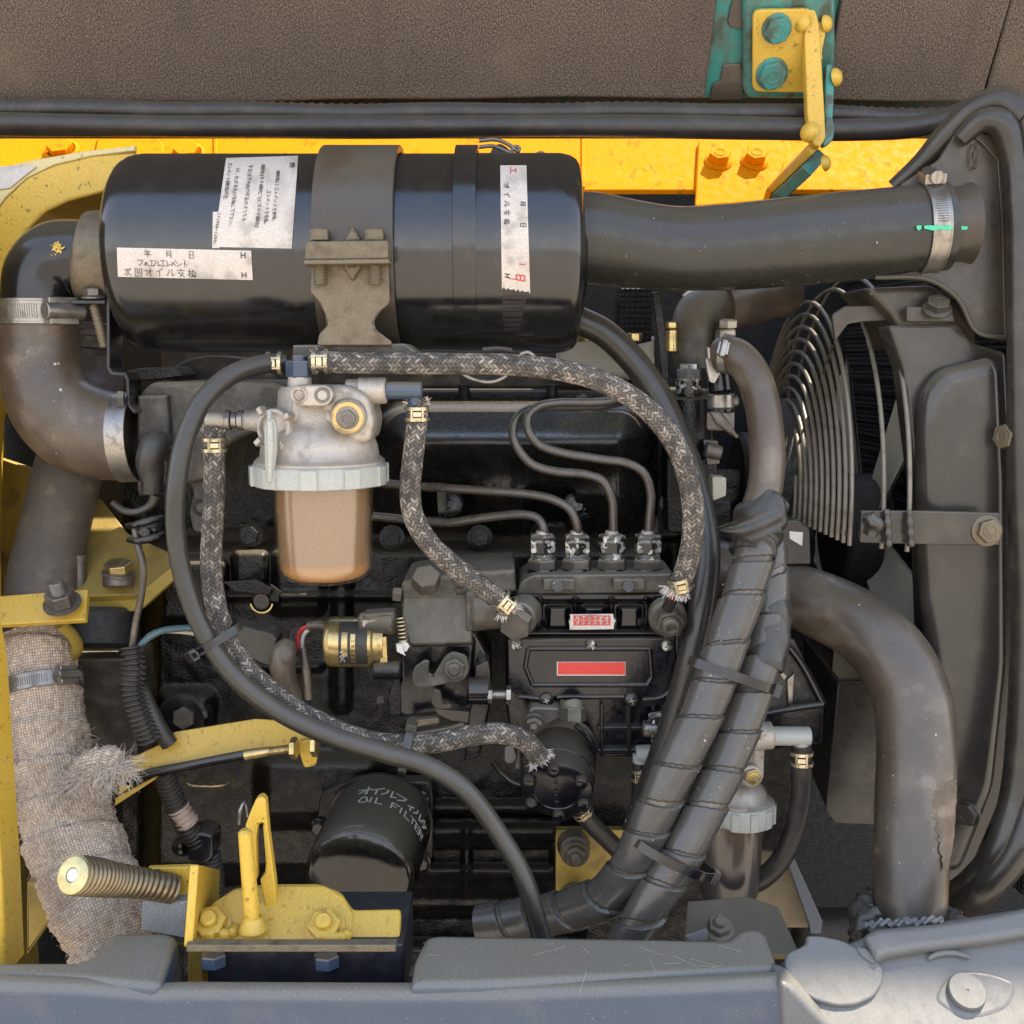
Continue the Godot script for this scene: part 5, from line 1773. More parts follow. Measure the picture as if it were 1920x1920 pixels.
	obj(mb, "scalloped_flange", "dusty", t)
	for y in [884, 952]:
		mb = MB.new()
		lathe(mb, P(376, y, -1.98), Vector3.BACK, [Vector2(0.0068, 0), Vector2(0.0072, 0.0012), Vector2(0.0046, 0.0012), Vector2(0.0042, -0.004), Vector2(0, -0.004)], 20)
		obj(mb, "bolt_hole", "dark", t)
	mb = MB.new()
	tube(mb, way([420, 735, -4, 455, 745, -4, 480, 760, -4.5, 498, 790, -5], 4), 8)
	obj(mb, "drain_pipe", "steeldark", t)
	bolt(t, 280, 912, -1, Vector3(-1, 0, 0.3), 18, 14, "dusty")
	t = thing("rubber_boot", "wrinkled black rubber elbow boot with a hooked tail at the manifold inlet", "rubber boot", P(290, 860, 2))
	mb = MB.new()
	tube(mb, way4([306, 838, 1.6, 27, 292, 838, 2.6, 29, 282, 858, 3.0, 27, 284, 890, 2.8, 23, 286, 922, 2.6, 21]), 24, 0.002, true, func(s, f): return 0.0005 * sin(s * 260.0) * sin(f * 12.6 + 1.0))
	obj(mb, "boot", "rubber", t)
	mb = MB.new()
	tube(mb, way4([292, 928, 2.4, 12, 284, 946, 2.4, 9, 258, 960, 2.4, 7, 232, 958, 2.6, 7, 210, 942, 3.0, 6]), 12)
	obj(mb, "tail", "hose", t)
	mb = MB.new()
	ring(mb, P(302, 826, 2), Vector3(0.4, 0.9, 0.1), 0.0128, 0.0139, 0.0024, 32)
	obj(mb, "wire_ring", "steeldark", t)

	# sump, mount plate and the yellow foot right of the oil filter
	t = thing("front_mount", "yellow engine foot plate with two dark spacer bolts right of the oil filter", "engine mount", P(1120, 1620, -8))
	mb = MB.new()
	plate(mb, [1042, 1556, 1185, 1556, 1200, 1580, 1180, 1640, 1110, 1720, 1042, 1720], -9.5, 1.0, 1.2)
	obj(mb, "plate", "yellowold", t)
	for q in [[1075, 1590, 1.0], [1078, 1690, 1.0]]:
		mb = MB.new()
		cylp(mb, q[0], q[1] - 6, -9.4, q[0] + 3, q[1] + 8, -5.5, 31, 28, 0.002)
		obj(mb, "spacer", "dusty", t)
		stud_nut(t, q[0] + 3, q[1] + 10, -5.4, Vector3(0.05, -0.28, 0.95), 21, 10, "dusty", 10)

	t = thing("oil_filter", "glossy black spin on oil filter with white lettering", "oil filter", P(690, 1590, -3))
	var base := P(718, 1534, -9)
	var tip := P(672, 1648, 1.5)
	var ax := (tip - base).normalized()
	var ln := (tip - base).length()
	var r := 105.0 * K(tip)
	mb = MB.new()
	lathe(mb, base, ax, [Vector2(r * 0.96, 0.0), Vector2(r, 0.004), Vector2(r * 1.01, 0.010), Vector2(r, ln - 0.012), Vector2(r * 0.985, ln - 0.005), Vector2(r * 0.94, ln), Vector2(r * 0.88, ln + 0.0025), Vector2(r * 0.6, ln + 0.005), Vector2(r * 0.3, ln + 0.006), Vector2(0, ln + 0.006)], 72)
	obj(mb, "canister", "filtercan", t)
	mb = MB.new()
	ring(mb, base + ax * 0.008, ax, r * 0.9, r * 1.035, 0.006, 64)
	obj(mb, "rolled_rim", "gloss", t)
	var f := frame(ax)
	for q in [["オイルフィルタ", 0.0330, 0.0130, 0.0112, 0.0017, 0.30], ["OIL FILTER", 0.0510, 0.0105, 0.0072, 0.0014, 0.26]]:
		mb = MB.new()
		var a_up := atan2(Vector3(0.48, 0.82, 0.2).dot(f.y), Vector3(0.48, 0.82, 0.2).dot(f.x))
		var n: int = q[0].length()
		var start: float = -n * q[3] * 0.5
		var m := func(u: float, v: float) -> Array:
			var a := a_up - (u + start) / r
			var rad := f.x * cos(a) + f.y * sin(a)
			return [base + ax * (q[1] + v) + rad * (r * 1.01 + 0.0006), rad]
		letters(mb, q[0], m, 0.0, 0.0, q[3], q[2], q[4])
		obj(mb, "lettering", "white", t)
	mb = MB.new()
	tplate(mb, [600, 1490, 650, 1466, 806, 1466, 812, 1490, 812, 1610, 790, 1632, 770, 1632, 640, 1600, 590, 1560], base - ax * 0.001, ax, 1.6, 2, 12)
	obj(mb, "mount_flange", "black", t)
	for q in [[788, 1496], [792, 1614], [600, 1548]]:
		var p := PN(q[0], q[1], base, ax)
		mb = MB.new()
		lathe(mb, p, ax, [Vector2(0.0085, 0), Vector2(0.0085, 0.002), Vector2(0.007, 0.0026)], 24)
		hexagon(mb, p, ax, 0.0072, 0.008, 0.3)
		obj(mb, "bolt", "gloss", t)

func build_pump():
	var t := thing("injection_pump", "black four cylinder diesel injection pump with red stickers and a ribbed cover", "fuel pump", P(1110, 1220, -4))
	var mb := MB.new()
	plate(mb, [948, 1108, 1272, 1104, 1274, 1190, 1270, 1305, 1240, 1330, 1238, 1420, 960, 1420, 948, 1310], -1.6, 8, 3, 10, 4)
	obj(mb, "body", "gloss", t)
	# gallery above the cover with rounded lobes
	var gz := func(x: float, y: float) -> float:
		var z := -1.4
		z += 1.5 * sb(x, y, 1110, 1120, 150, 12, 8)
		z += 1.3 * sb(x, y, 1110, 1188, 160, 8, 6)
		for cx in [1046.0, 1114.0, 1180.0]:
			z += 0.9 * sb(x, y, cx, 1158, 24, 26, 10)
		for cx in [1012.0, 1079.0, 1146.0, 1212.0]:
			z += 1.2 * sb(x, y, cx, 1150, 5, 32, 4)
		z += 1.2 * sb(x, y, 1012, 1168, 12, 12, 8) + 1.2 * sb(x, y, 1208, 1168, 12, 12, 8)
		return z
	mb = MB.new()
	relief(mb, 962, 1104, 1264, 1196, 120, 46, gz)
	obj(mb, "gallery", "gloss", t)
	mb = MB.new()
	plate(mb, [975, 1092, 1000, 1078, 1265, 1076, 1272, 1112, 968, 1116], -0.2, 7, 2, 8)
	obj(mb, "top_flange", "dusty", t)
	for x in [1017, 1081, 1147, 1214]:
		mb = MB.new()
		cylp(mb, x, 1108, -2.4, x, 1062, -2.6, 31, 28, 0.002)
		obj(mb, "valve_base", "gloss", t)
		mb = MB.new()
		hexagon(mb, P(x, 1078, -2.6), Vector3.UP, 29 * K(P(x, 1078, -2.6)), 0.0155, 0.26 + 0.03 * (x % 5), 0.003)
		obj(mb, "valve_holder", "dusty", t)
		mb = MB.new()
		cylp(mb, x, 1050, -2.6, x, 1034, -2.6, 24, 22, 0.002)
		hexagon(mb, P(x, 1040, -2.6), Vector3.UP, 26 * K(P(x, 1040, -2.6)), 0.0185, 0.5 + 0.1 * (x % 4), 0.0032)
		obj(mb, "union_nut", "chipped", t)
		mb = MB.new()
		cylp(mb, x, 1006, -2.6, x, 994, -2.6, 13, 12, 0.0008)
		obj(mb, "sleeve", "alu", t)
	for x in [1048, 1180]:
		mb = MB.new()
		pbox(mb, x - 30, 1086, x + 30, 1108, 0.9, 3, 1.5, 4)
		obj(mb, "clamp_block", "dusty", t)
		bolt(t, x - 3, 1100, 0.9, Vector3(0, 0.25, 1), 12, 10, "chipped")
	# cover
	mb = MB.new()
	plate(mb, [951, 1198, 1268, 1195, 1272, 1285, 1240, 1312, 1208, 1316, 1196, 1306, 1044, 1306, 1030, 1316, 972, 1306, 951, 1292], 0.2, 1.2, 2.0, 8, 3)
	obj(mb, "side_cover", "gloss", t)
	mb = MB.new()
	for q in [[991, 1216, 1218, 1216], [999, 1284, 1214, 1284], [991, 1216, 985, 1250], [1218, 1216, 1222, 1270], [985, 1250, 999, 1284], [1222, 1270, 1214, 1284]]:
		tube(mb, way4([q[0], q[1], 0.2, 5, (q[0] + q[2]) * 0.5, (q[1] + q[3]) * 0.5, 0.2, 5, q[2], q[3], 0.2, 5]), 12, 0.01)
	tube(mb, way4([972, 1306, 0.2, 5, 1012, 1310, 0.2, 5]), 10)
	tube(mb, way4([1044, 1307, 0.2, 5, 1170, 1306, 0.2, 5]), 10)
	tube(mb, way4([1205, 1312, 0.2, 5, 1240, 1308, 0.2, 5, 1270, 1284, 0.2, 5]), 10)
	obj(mb, "raised_border", "gloss", t)
	for q in [[969, 1208], [1108, 1208], [1251, 1210], [1024, 1312], [1184, 1312]]:
		mb = MB.new()
		var p := P(q[0], q[1], 0.25)
		var big := 1.25 if q[1] > 1300 else 1.0
		lathe(mb, p, Vector3.BACK, [Vector2(0.0050 * big, 0), Vector2(0.0050 * big, 0.0022), Vector2(0.0040 * big, 0.0036), Vector2(0.0018, 0.0044), Vector2(0, 0.0044)], 24)
		obj(mb, "screw", "gloss" if q[1] > 1300 else "chipped", t)
		mb = MB.new()
		for e in [0.3, 1.87]:
			box(mb, p + Vector3(0, 0, 0.0042), Vector3(0.0052, 0.0011, 0.0008), Basis.from_euler(Vector3(0, 0, e)), 0.0002)
		obj(mb, "cross_slot", "steel", t)
	mb = MB.new()
	pbox(mb, 1044, 1241, 1173, 1267, 0.32, 0.1, 0.2)
	obj(mb, "sticker_border", "white", t)
	mb = MB.new()
	pbox(mb, 1046, 1242, 1172, 1265, 0.36, 0.1, 0.2)
	obj(mb, "red_sticker", "red", t, "plain red rectangular sticker")
	mb = MB.new()
	plate(mb, [1068, 1152, 1150, 1151, 1152, 1160, 1156, 1164, 1152, 1168, 1151, 1180, 1068, 1181, 1068, 1170, 1066, 1165, 1069, 1160], 0.9, 0.15, 0.4, 2)
	obj(mb, "name_plate", "paper", t, "small pale plate with worn red print")
	mb = MB.new()
	pbox(mb, 1075, 1154, 1145, 1173, 0.93, 0.1, 0.2)
	obj(mb, "red_print", "redink", t)
	mb = MB.new()
	var pm := func(u: float, v: float) -> Array: return [P(1078 + u, 1155 + v, 0.99), Vector3.BACK]
	letters(mb, "ルエオエ次オ", pm, 0, 0, 11, 9.5, 1.4)
	letters(mb, "タレメル不ル", pm, 2, 10, 11, 6.5, 1.1)
	obj(mb, "lettering", "paper", t)
	# lower ribs
	mb = MB.new()
	for q in [[1128, 1320, 8, 100], [1180, 1320, 8, 100], [1225, 1320, 8, 100]]:
		pbox(mb, q[0] - 3, q[1], q[0] + 4, q[1] + q[3], -0.9, 2, 1)
	for y in [1366, 1408]:
		pbox(mb, 1120, y - 3, 1240, y + 4, -0.95, 2, 1)
	plate(mb, [1200, 1366, 1215, 1372, 1240, 1404, 1240, 1420, 1228, 1410], -0.8, 2, 1)
	obj(mb, "webs", "gloss", t)
	# banjo bolts that hold the braided hoses
	mb = MB.new()
	cylp(mb, 984, 1146, 0.5, 972, 1162, 4.6, 33, 33, 0.002)
	obj(mb, "banjo", "dusty", t)
	bolt(t, 972, 1162, 4.4, Vector3(-0.25, -0.22, 0.94), 31, 26, "dusty", "banjo_bolt", 0, 0.4, false)
	mb = MB.new()
	cylp(mb, 1250, 1150, 0.2, 1253, 1162, 2.0, 36, 36, 0.003)
	obj(mb, "banjo", "dusty", t)
	bolt(t, 1254, 1166, 2.0, Vector3(0.05, -0.15, 0.98), 27, 16, "dusty", "banjo_bolt", 0, 0.2, true)
	mb = MB.new()
	lathe(mb, P(1256, 1172, 3.2), Vector3(0.05, -0.15, 0.98), [Vector2(0.0075, 0), Vector2(0.0075, 0.007), Vector2(0.0065, 0.008), Vector2(0.004, 0.008), Vector2(0.0036, 0.004), Vector2(0, 0.004)], 24)
	obj(mb, "banjo_tip", "dusty", t)
	# drain screw and fittings at its right foot
	mb = MB.new()
	cylp(mb, 1205, 1366, 0, 1242, 1366, 0, 14, 14)
	for k in 6:
		ring(mb, P(1208 + k * 6, 1366, 0), Vector3.RIGHT, 0.003, 0.0075, 0.0012, 20)
	obj(mb, "bleed_screw", "steel", t)
	mb = MB.new()
	plate(mb, [1218, 1345, 1244, 1340, 1250, 1395, 1222, 1396], 0.5, 1.2, 1, 5)
	obj(mb, "screw_boss", "chipped", t)

	# governor housing at the left end of the pump
	t = thing("governor", "dusty olive governor housing with levers left of the injection pump", "governor", P(820, 1200, 0))
	mb = MB.new()
	plate(mb, [752, 1092, 776, 1085, 900, 1072, 965, 1068, 968, 1110, 890, 1120, 884, 1210, 766, 1212, 750, 1200], 0.6, 9, 4, 8, 4)
	obj(mb, "top_housing", "dusty", t)
	mb = MB.new()
	var th := P(820, 1150, 2)
	tplate(mb, [756, 1112, 884, 1108, 886, 1206, 768, 1210, 752, 1160], P(820, 1160, 1.2), Vector3(0, 0.35, 0.93), 2, 2.5, 6, 3)
	obj(mb, "top_cover", "dusty", t)
	bolt(t, 800, 1100, 0.4, Vector3(0.02, 0.75, 0.66), 27, 30, "dusty", "plug_bolt", 0, 0.2, false)
	bolt(t, 757, 1116, 0.3, Vector3(-1, 0.1, 0.1), 14, 16, "dusty")
	mb = MB.new()
	cylp(mb, 855, 1106, 0.5, 935, 1102, 0.4, 10, 10)
	cylp(mb, 855, 1092, 1.4, 870, 1092, 1.4, 12, 12)
	obj(mb, "spindle", "dusty", t)
	mb = MB.new()
	plate(mb, [872, 1112, 898, 1108, 900, 1180, 874, 1186], 1.8, 5, 2, 6)
	cylp(mb, 884, 1148, 1.0, 940, 1146, 0.8, 36, 32, 0.002)
	obj(mb, "right_boss", "dusty", t)
	mb = MB.new()
	plate(mb, [752, 1206, 888, 1206, 886, 1330, 760, 1345, 726, 1330, 730, 1290, 752, 1280], -0.6, 8, 3, 8)
	obj(mb, "lower_housing", "gloss", t)
	mb = MB.new()
	plate(mb, [888, 1180, 920, 1240, 920, 1320, 900, 1420, 870, 1430, 880, 1300], -1.0, 6, 3, 6)
	obj(mb, "neck", "gloss", t)
	# stop lever
	mb = MB.new()
	plate(mb, [770, 1272, 776, 1252, 796, 1238, 805, 1240, 803, 1262, 812, 1268, 835, 1230, 850, 1222, 874, 1230, 880, 1250, 872, 1270, 845, 1280, 810, 1288, 780, 1292], 1.8, 0.5, 1.2, 7)
	obj(mb, "stop_lever", "dusty", t)
	stud_nut(t, 852, 1252, 1.8, Vector3(0.02, 0.05, 1), 21, 14, "dusty", 8)
	# adjusting screws and spring
	mb = MB.new()
	cylp(mb, 876, 1295, 1, 920, 1295, 1, 26, 26, 0.002)
	plate(mb, [890, 1250, 916, 1238, 920, 1262, 918, 1310, 890, 1322], 1.4, 3, 1.5, 6)
	obj(mb, "stop_bracket", "gloss", t)
	mb = MB.new()
	tube(mb, way([916, 1302, 1.6, 952, 1302, 1.6], 9), 14, 0.0005, true, func(s, f2): return 0.0005 * sin(s * 4200.0))
	obj(mb, "adjusting_screw", "steel", t)
	mb = MB.new()
	hexagon(mb, P(914, 1303, 1.6), Vector3.RIGHT, 0.0072, 0.0045, 0.2)
	hexagon(mb, P(949, 1303, 1.6), Vector3.RIGHT, 0.0082, 0.0045, 0.2)
	obj(mb, "lock_nut", "steel", t)
	mb = MB.new()
	var c := []
	for k in 60:
		var an := k * 0.75
		var p := P(lerpf(751, 757, k / 59.0), lerpf(1156, 1206, k / 59.0), 3.0)
		c.append(Vector4(p.x + 0.0034 * cos(an), p.y, p.z + 0.0034 * sin(an), 0.0008))
	tube(mb, c, 6, 0.002)
	obj(mb, "return_spring", "zinc", t)
	mb = MB.new()
	plate(mb, [742, 1208, 760, 1202, 768, 1212, 762, 1222, 744, 1222], 3.2, 0.3, 0.5)
	plate(mb, [744, 1208, 754, 1208, 757, 1222, 760, 1230, 752, 1226, 744, 1222], 3.5, 0.2, 0.4)
	obj(mb, "white_paint_seal", "white", t)
	mb = MB.new()
	cylp(mb, 674, 1168, 1.4, 742, 1168, 1.6, 20, 22, 0.002)
	plate(mb, [680, 1152, 738, 1148, 742, 1188, 682, 1188], 2.2, 2, 1.5, 5)
	obj(mb, "connector", "dusty", t)
	mb = MB.new()
	pbox(mb, 679, 1162, 706, 1176, 2.35, 0.4, 0.6, 3)
	pbox(mb, 724, 1163, 738, 1172, 2.35, 0.4, 0.6, 2)
	obj(mb, "bare_edge", "steel", t)
	mb = MB.new()
	plate(mb, [812, 1290, 826, 1296, 830, 1318, 846, 1320, 848, 1330, 818, 1332, 808, 1318], 1.6, 0.5, 1, 4)
	plate(mb, [814, 1330, 880, 1336, 878, 1356, 846, 1352, 820, 1340], 1.8, 0.4, 0.8, 3)
	obj(mb, "lower_lever", "brownmetal", t)
	mb = MB.new()
	plate(mb, [764, 1352, 822, 1346, 824, 1356, 790, 1362, 772, 1366, 770, 1376, 820, 1368, 868, 1356, 874, 1368, 832, 1378, 766, 1386], 2.0, 0.8, 0.8, 2)
	obj(mb, "linkage_fork", "rustpaint", t)
	bolt(t, 724, 1318, -1, Vector3(-1, 0, 0.2), 15, 14, "black")
	mb = MB.new()
	plate(mb, [728, 1310, 738, 1275, 750, 1272, 752, 1340, 730, 1342], -0.4, 1, 1, 4)
	obj(mb, "side_flange", "black", t)

	# fuel cut solenoid
	t = thing("fuel_solenoid", "gold coloured solenoid cylinder with black VDC label left of the governor", "solenoid", P(665, 1205, 1))
	var s0 := P(612, 1203, 0.6)
	var s1 := P(722, 1203, 0.6)
	var sr := 47 * K(s0)
	mb = MB.new()
	lathe(mb, s0, Vector3.RIGHT, [Vector2(0, 0), Vector2(sr * 0.86, 0), Vector2(sr * 0.97, 0.002), Vector2(sr, 0.005), Vector2(sr, 0.040), Vector2(sr * 0.9, 0.042), Vector2(sr * 0.88, 0.050), Vector2(0, 0.050)], 48)
	obj(mb, "shell", "gold", t)
	mb = MB.new()
	var rows := []
	for j in 9:
		var row := PackedVector3Array()
		var an := lerpf(1.15, -0.78, j / 8.0)
		for k in 5:
			row.append(Vector3(lerpf(s0.x + 0.0135, s0.x + 0.0375, (4 - k) / 4.0), s0.y + (sr + 0.0003) * sin(an), s0.z + (sr + 0.0003) * cos(an)))
		rows.append(row)
	grid(mb, rows, false)
	var lb := obj(mb, "black_label", "ink", t)
	mb = MB.new()
	for q in [[0.20, 0.62, 0.016, 0.021], [-0.1, 0.55, 0.0235, 0.0275]]:
		rows = []
		for j in 6:
			var row := PackedVector3Array()
			var an := lerpf(q[1], q[0] - 0.55, j / 5.0)
			for k in 3:
				row.append(Vector3(lerpf(s0.x + q[2], s0.x + q[3], (2 - k) / 2.0), s0.y + (sr + 0.0005) * sin(an), s0.z + (sr + 0.0005) * cos(an)))
			rows.append(row)
		grid(mb, rows, false)
	obj(mb, "gold_panel", "gold", lb)
	mb = MB.new()
	var sm := func(u: float, v: float) -> Array:
		var an := 0.9 - v / sr
		return [Vector3(s0.x + u, s0.y + (sr + 0.0009) * sin(an), s0.z + (sr + 0.0009) * cos(an)), Vector3(0, sin(an), cos(an))]
	letters(mb, "VDC", sm, 0.0150, 0.0210, 0.0042, 0.0034, 0.0006, true)
	obj(mb, "lettering", "white", lb)
	mb = MB.new()
	letters(mb, "1012S", sm, 0.0238, 0.0120, 0.0040, 0.0034, 0.0005, true)
	letters(mb, "12", sm, 0.0300, 0.0120, 0.0040, 0.0030, 0.0005, true)
	obj(mb, "dark_lettering", "ink", lb)
	mb = MB.new()
	plate(mb, [712, 1196, 725, 1192, 727, 1250, 720, 1268, 706, 1268, 704, 1252, 712, 1244], 2.2, 1.0, 1, 5)
	obj(mb, "flange", "gold", t)
	mb = MB.new()
	cylp(mb, 700, 1258, 2.2, 750, 1256, 2.0, 16, 18, 0.001)
	obj(mb, "mount_screw", "black", t)
	mb = MB.new()
	tube(mb, way([618, 1176, 0, 600, 1172, 0, 580, 1174, -0.4], 9), 12)
	obj(mb, "wire_sleeve", "brown", t)
	mb = MB.new()
	tube(mb, way([586, 1173, -0.4, 568, 1178, -0.6, 558, 1195, -0.8, 562, 1218, -1.0], 5), 8)
	obj(mb, "red_wire", "wirered", t)
	mb = MB.new()
	tube(mb, way([588, 1176, -0.4, 574, 1184, -0.6, 567, 1200, -0.8, 568, 1218, -1.0], 4), 8)
	obj(mb, "white_wire", "white", t)

	# lift pump
	t = thing("lift_pump", "round black fuel lift pump with six bolts under the injection pump", "pump", P(1045, 1440, 2))
	var b0 := P(1066, 1392, -1.0)
	var b1 := P(1043, 1484, 3.6)
	var la := Vector3(-0.12, -0.38, 0.92).normalized()
	var lr := 69 * K(b1)
	mb = MB.new()
	lathe(mb, b1 - la * 0.052, la, [Vector2(lr * 0.8, 0), Vector2(lr, 0.006), Vector2(lr, 0.026), Vector2(lr * 1.03, 0.0265), Vector2(lr * 1.03, 0.034), Vector2(lr, 0.0345), Vector2(lr, 0.048), Vector2(lr * 0.97, 0.051), Vector2(lr * 0.9, 0.052), Vector2(lr * 0.62, 0.0535), Vector2(lr * 0.6, 0.0528), Vector2(0, 0.0535)], 56)
	obj(mb, "body", "gloss", t)
	mb = MB.new()
	lathe(mb, b1 - la * 0.060, la, [Vector2(lr * 0.99, 0.0), Vector2(lr * 1.0, 0.02)], 56)
	obj(mb, "dusty_collar", "dusty", t)
	var lf := frame(la)
	for k in 6:
		var an := k * TAU / 6 + PI / 6 + 0.05
		var p := b1 + (lf.x * cos(an) + lf.y * sin(an)) * lr * 0.82
		mb = MB.new()
		lathe(mb, p - la * 0.001, la, [Vector2(0.0056, 0), Vector2(0.0056, 0.005), Vector2(0.0048, 0.0066), Vector2(0.0028, 0.0072), Vector2(0, 0.0072)], 20)
		obj(mb, "bolt", "gloss", t)
	mb = MB.new()
	for k in 4:
		box(mb, b1 + lf.y * (0.012 - k * 0.008) + la * 0.0015, Vector3(0.003, 0.004, 0.0012), Basis(lf.x, lf.y, lf.z), 0.0003)
	obj(mb, "raised_marking", "gloss", t)
	mb = MB.new()
	plate(mb, [990, 1335, 1000, 1326, 1050, 1328, 1056, 1345, 1020, 1362, 994, 1352], 1.5, 2.5, 2, 8)
	obj(mb, "mount_ear", "dusty", t)
	stud_nut(t, 1002, 1354, 1.6, Vector3(-0.1, -0.35, 0.9), 16, 12, "dusty", 12)
	mb = MB.new()
	cylp(mb, 1072, 1322, 1.2, 1078, 1342, 2.2, 22, 20, 0.002)
	hexagon(mb, P(1074, 1352, 2.2), Vector3(0.05, 0.98, -0.2), 0.011, 0.012, 0.3)
	obj(mb, "pipe_union", "dusty", t)
	mb = MB.new()
	tube(mb, way([1080, 1360, 2.4, 1100, 1378, 2.2, 1112, 1400, 1.4, 1112, 1430, 0, 1108, 1460, -0.5], 6), 10)
	obj(mb, "feed_pipe", "gloss", t)
	mb = MB.new()
	tube(mb, way([925, 1430, -3, 940, 1448, -2, 965, 1468, -1, 1000, 1474, 0], 6), 10)
	obj(mb, "return_pipe", "gloss", t)
	mb = MB.new()
	plate(mb, [946, 1400, 962, 1398, 970, 1420, 960, 1434, 946, 1430], 0, 0.5, 1, 6)
	cylp(mb, 972, 1400, -1, 972, 1440, -1, 7, 7)
	obj(mb, "primer_tab", "steeldark", t)
	t = thing("drain_hose", "black hose running down from the lift pump past the yellow foot", "hose", P(1130, 1560, 0))
	mb = MB.new()
	tube(mb, way([1086, 1512, 1.6, 1104, 1540, 1.0, 1140, 1575, 0, 1190, 1625, -1], 17), 18)
	obj(mb, "hose", "rubber", t)
	ear_clamp(t, P(1092, 1522, 1.4), Vector3(0.5, -0.8, -0.2), 17.5 * K(P(1092, 1522, 1.4)), 0.006)

func filter_ring(t: Node3D, c: Vector3, r: float, h: float, lugs: int, mat: String):
	var mb := MB.new()
	lathe(mb, c, Vector3.UP, [Vector2(r * 0.80, 0), Vector2(r * 0.95, 0), Vector2(r * 0.975, 0.001), Vector2(r * 0.985, h * 0.86), Vector2(r * 0.96, h * 0.97), Vector2(r * 0.93, h), Vector2(r * 0.80, h)], 72)
	obj(mb, "clamp_ring", mat, t)
	mb = MB.new()
	for k in lugs:
		var a := k * TAU / lugs + 0.3
		var d := Vector3(cos(a), 0, sin(a))
		box(mb, c + d * r * 0.985 + Vector3(0, h * 0.47, 0), Vector3(r * 0.24, h * 0.86, r * 0.06), Basis(Vector3.UP.cross(d).normalized(), Vector3.UP, d), 0.0007)
	obj(mb, "grip_lugs", mat, t)

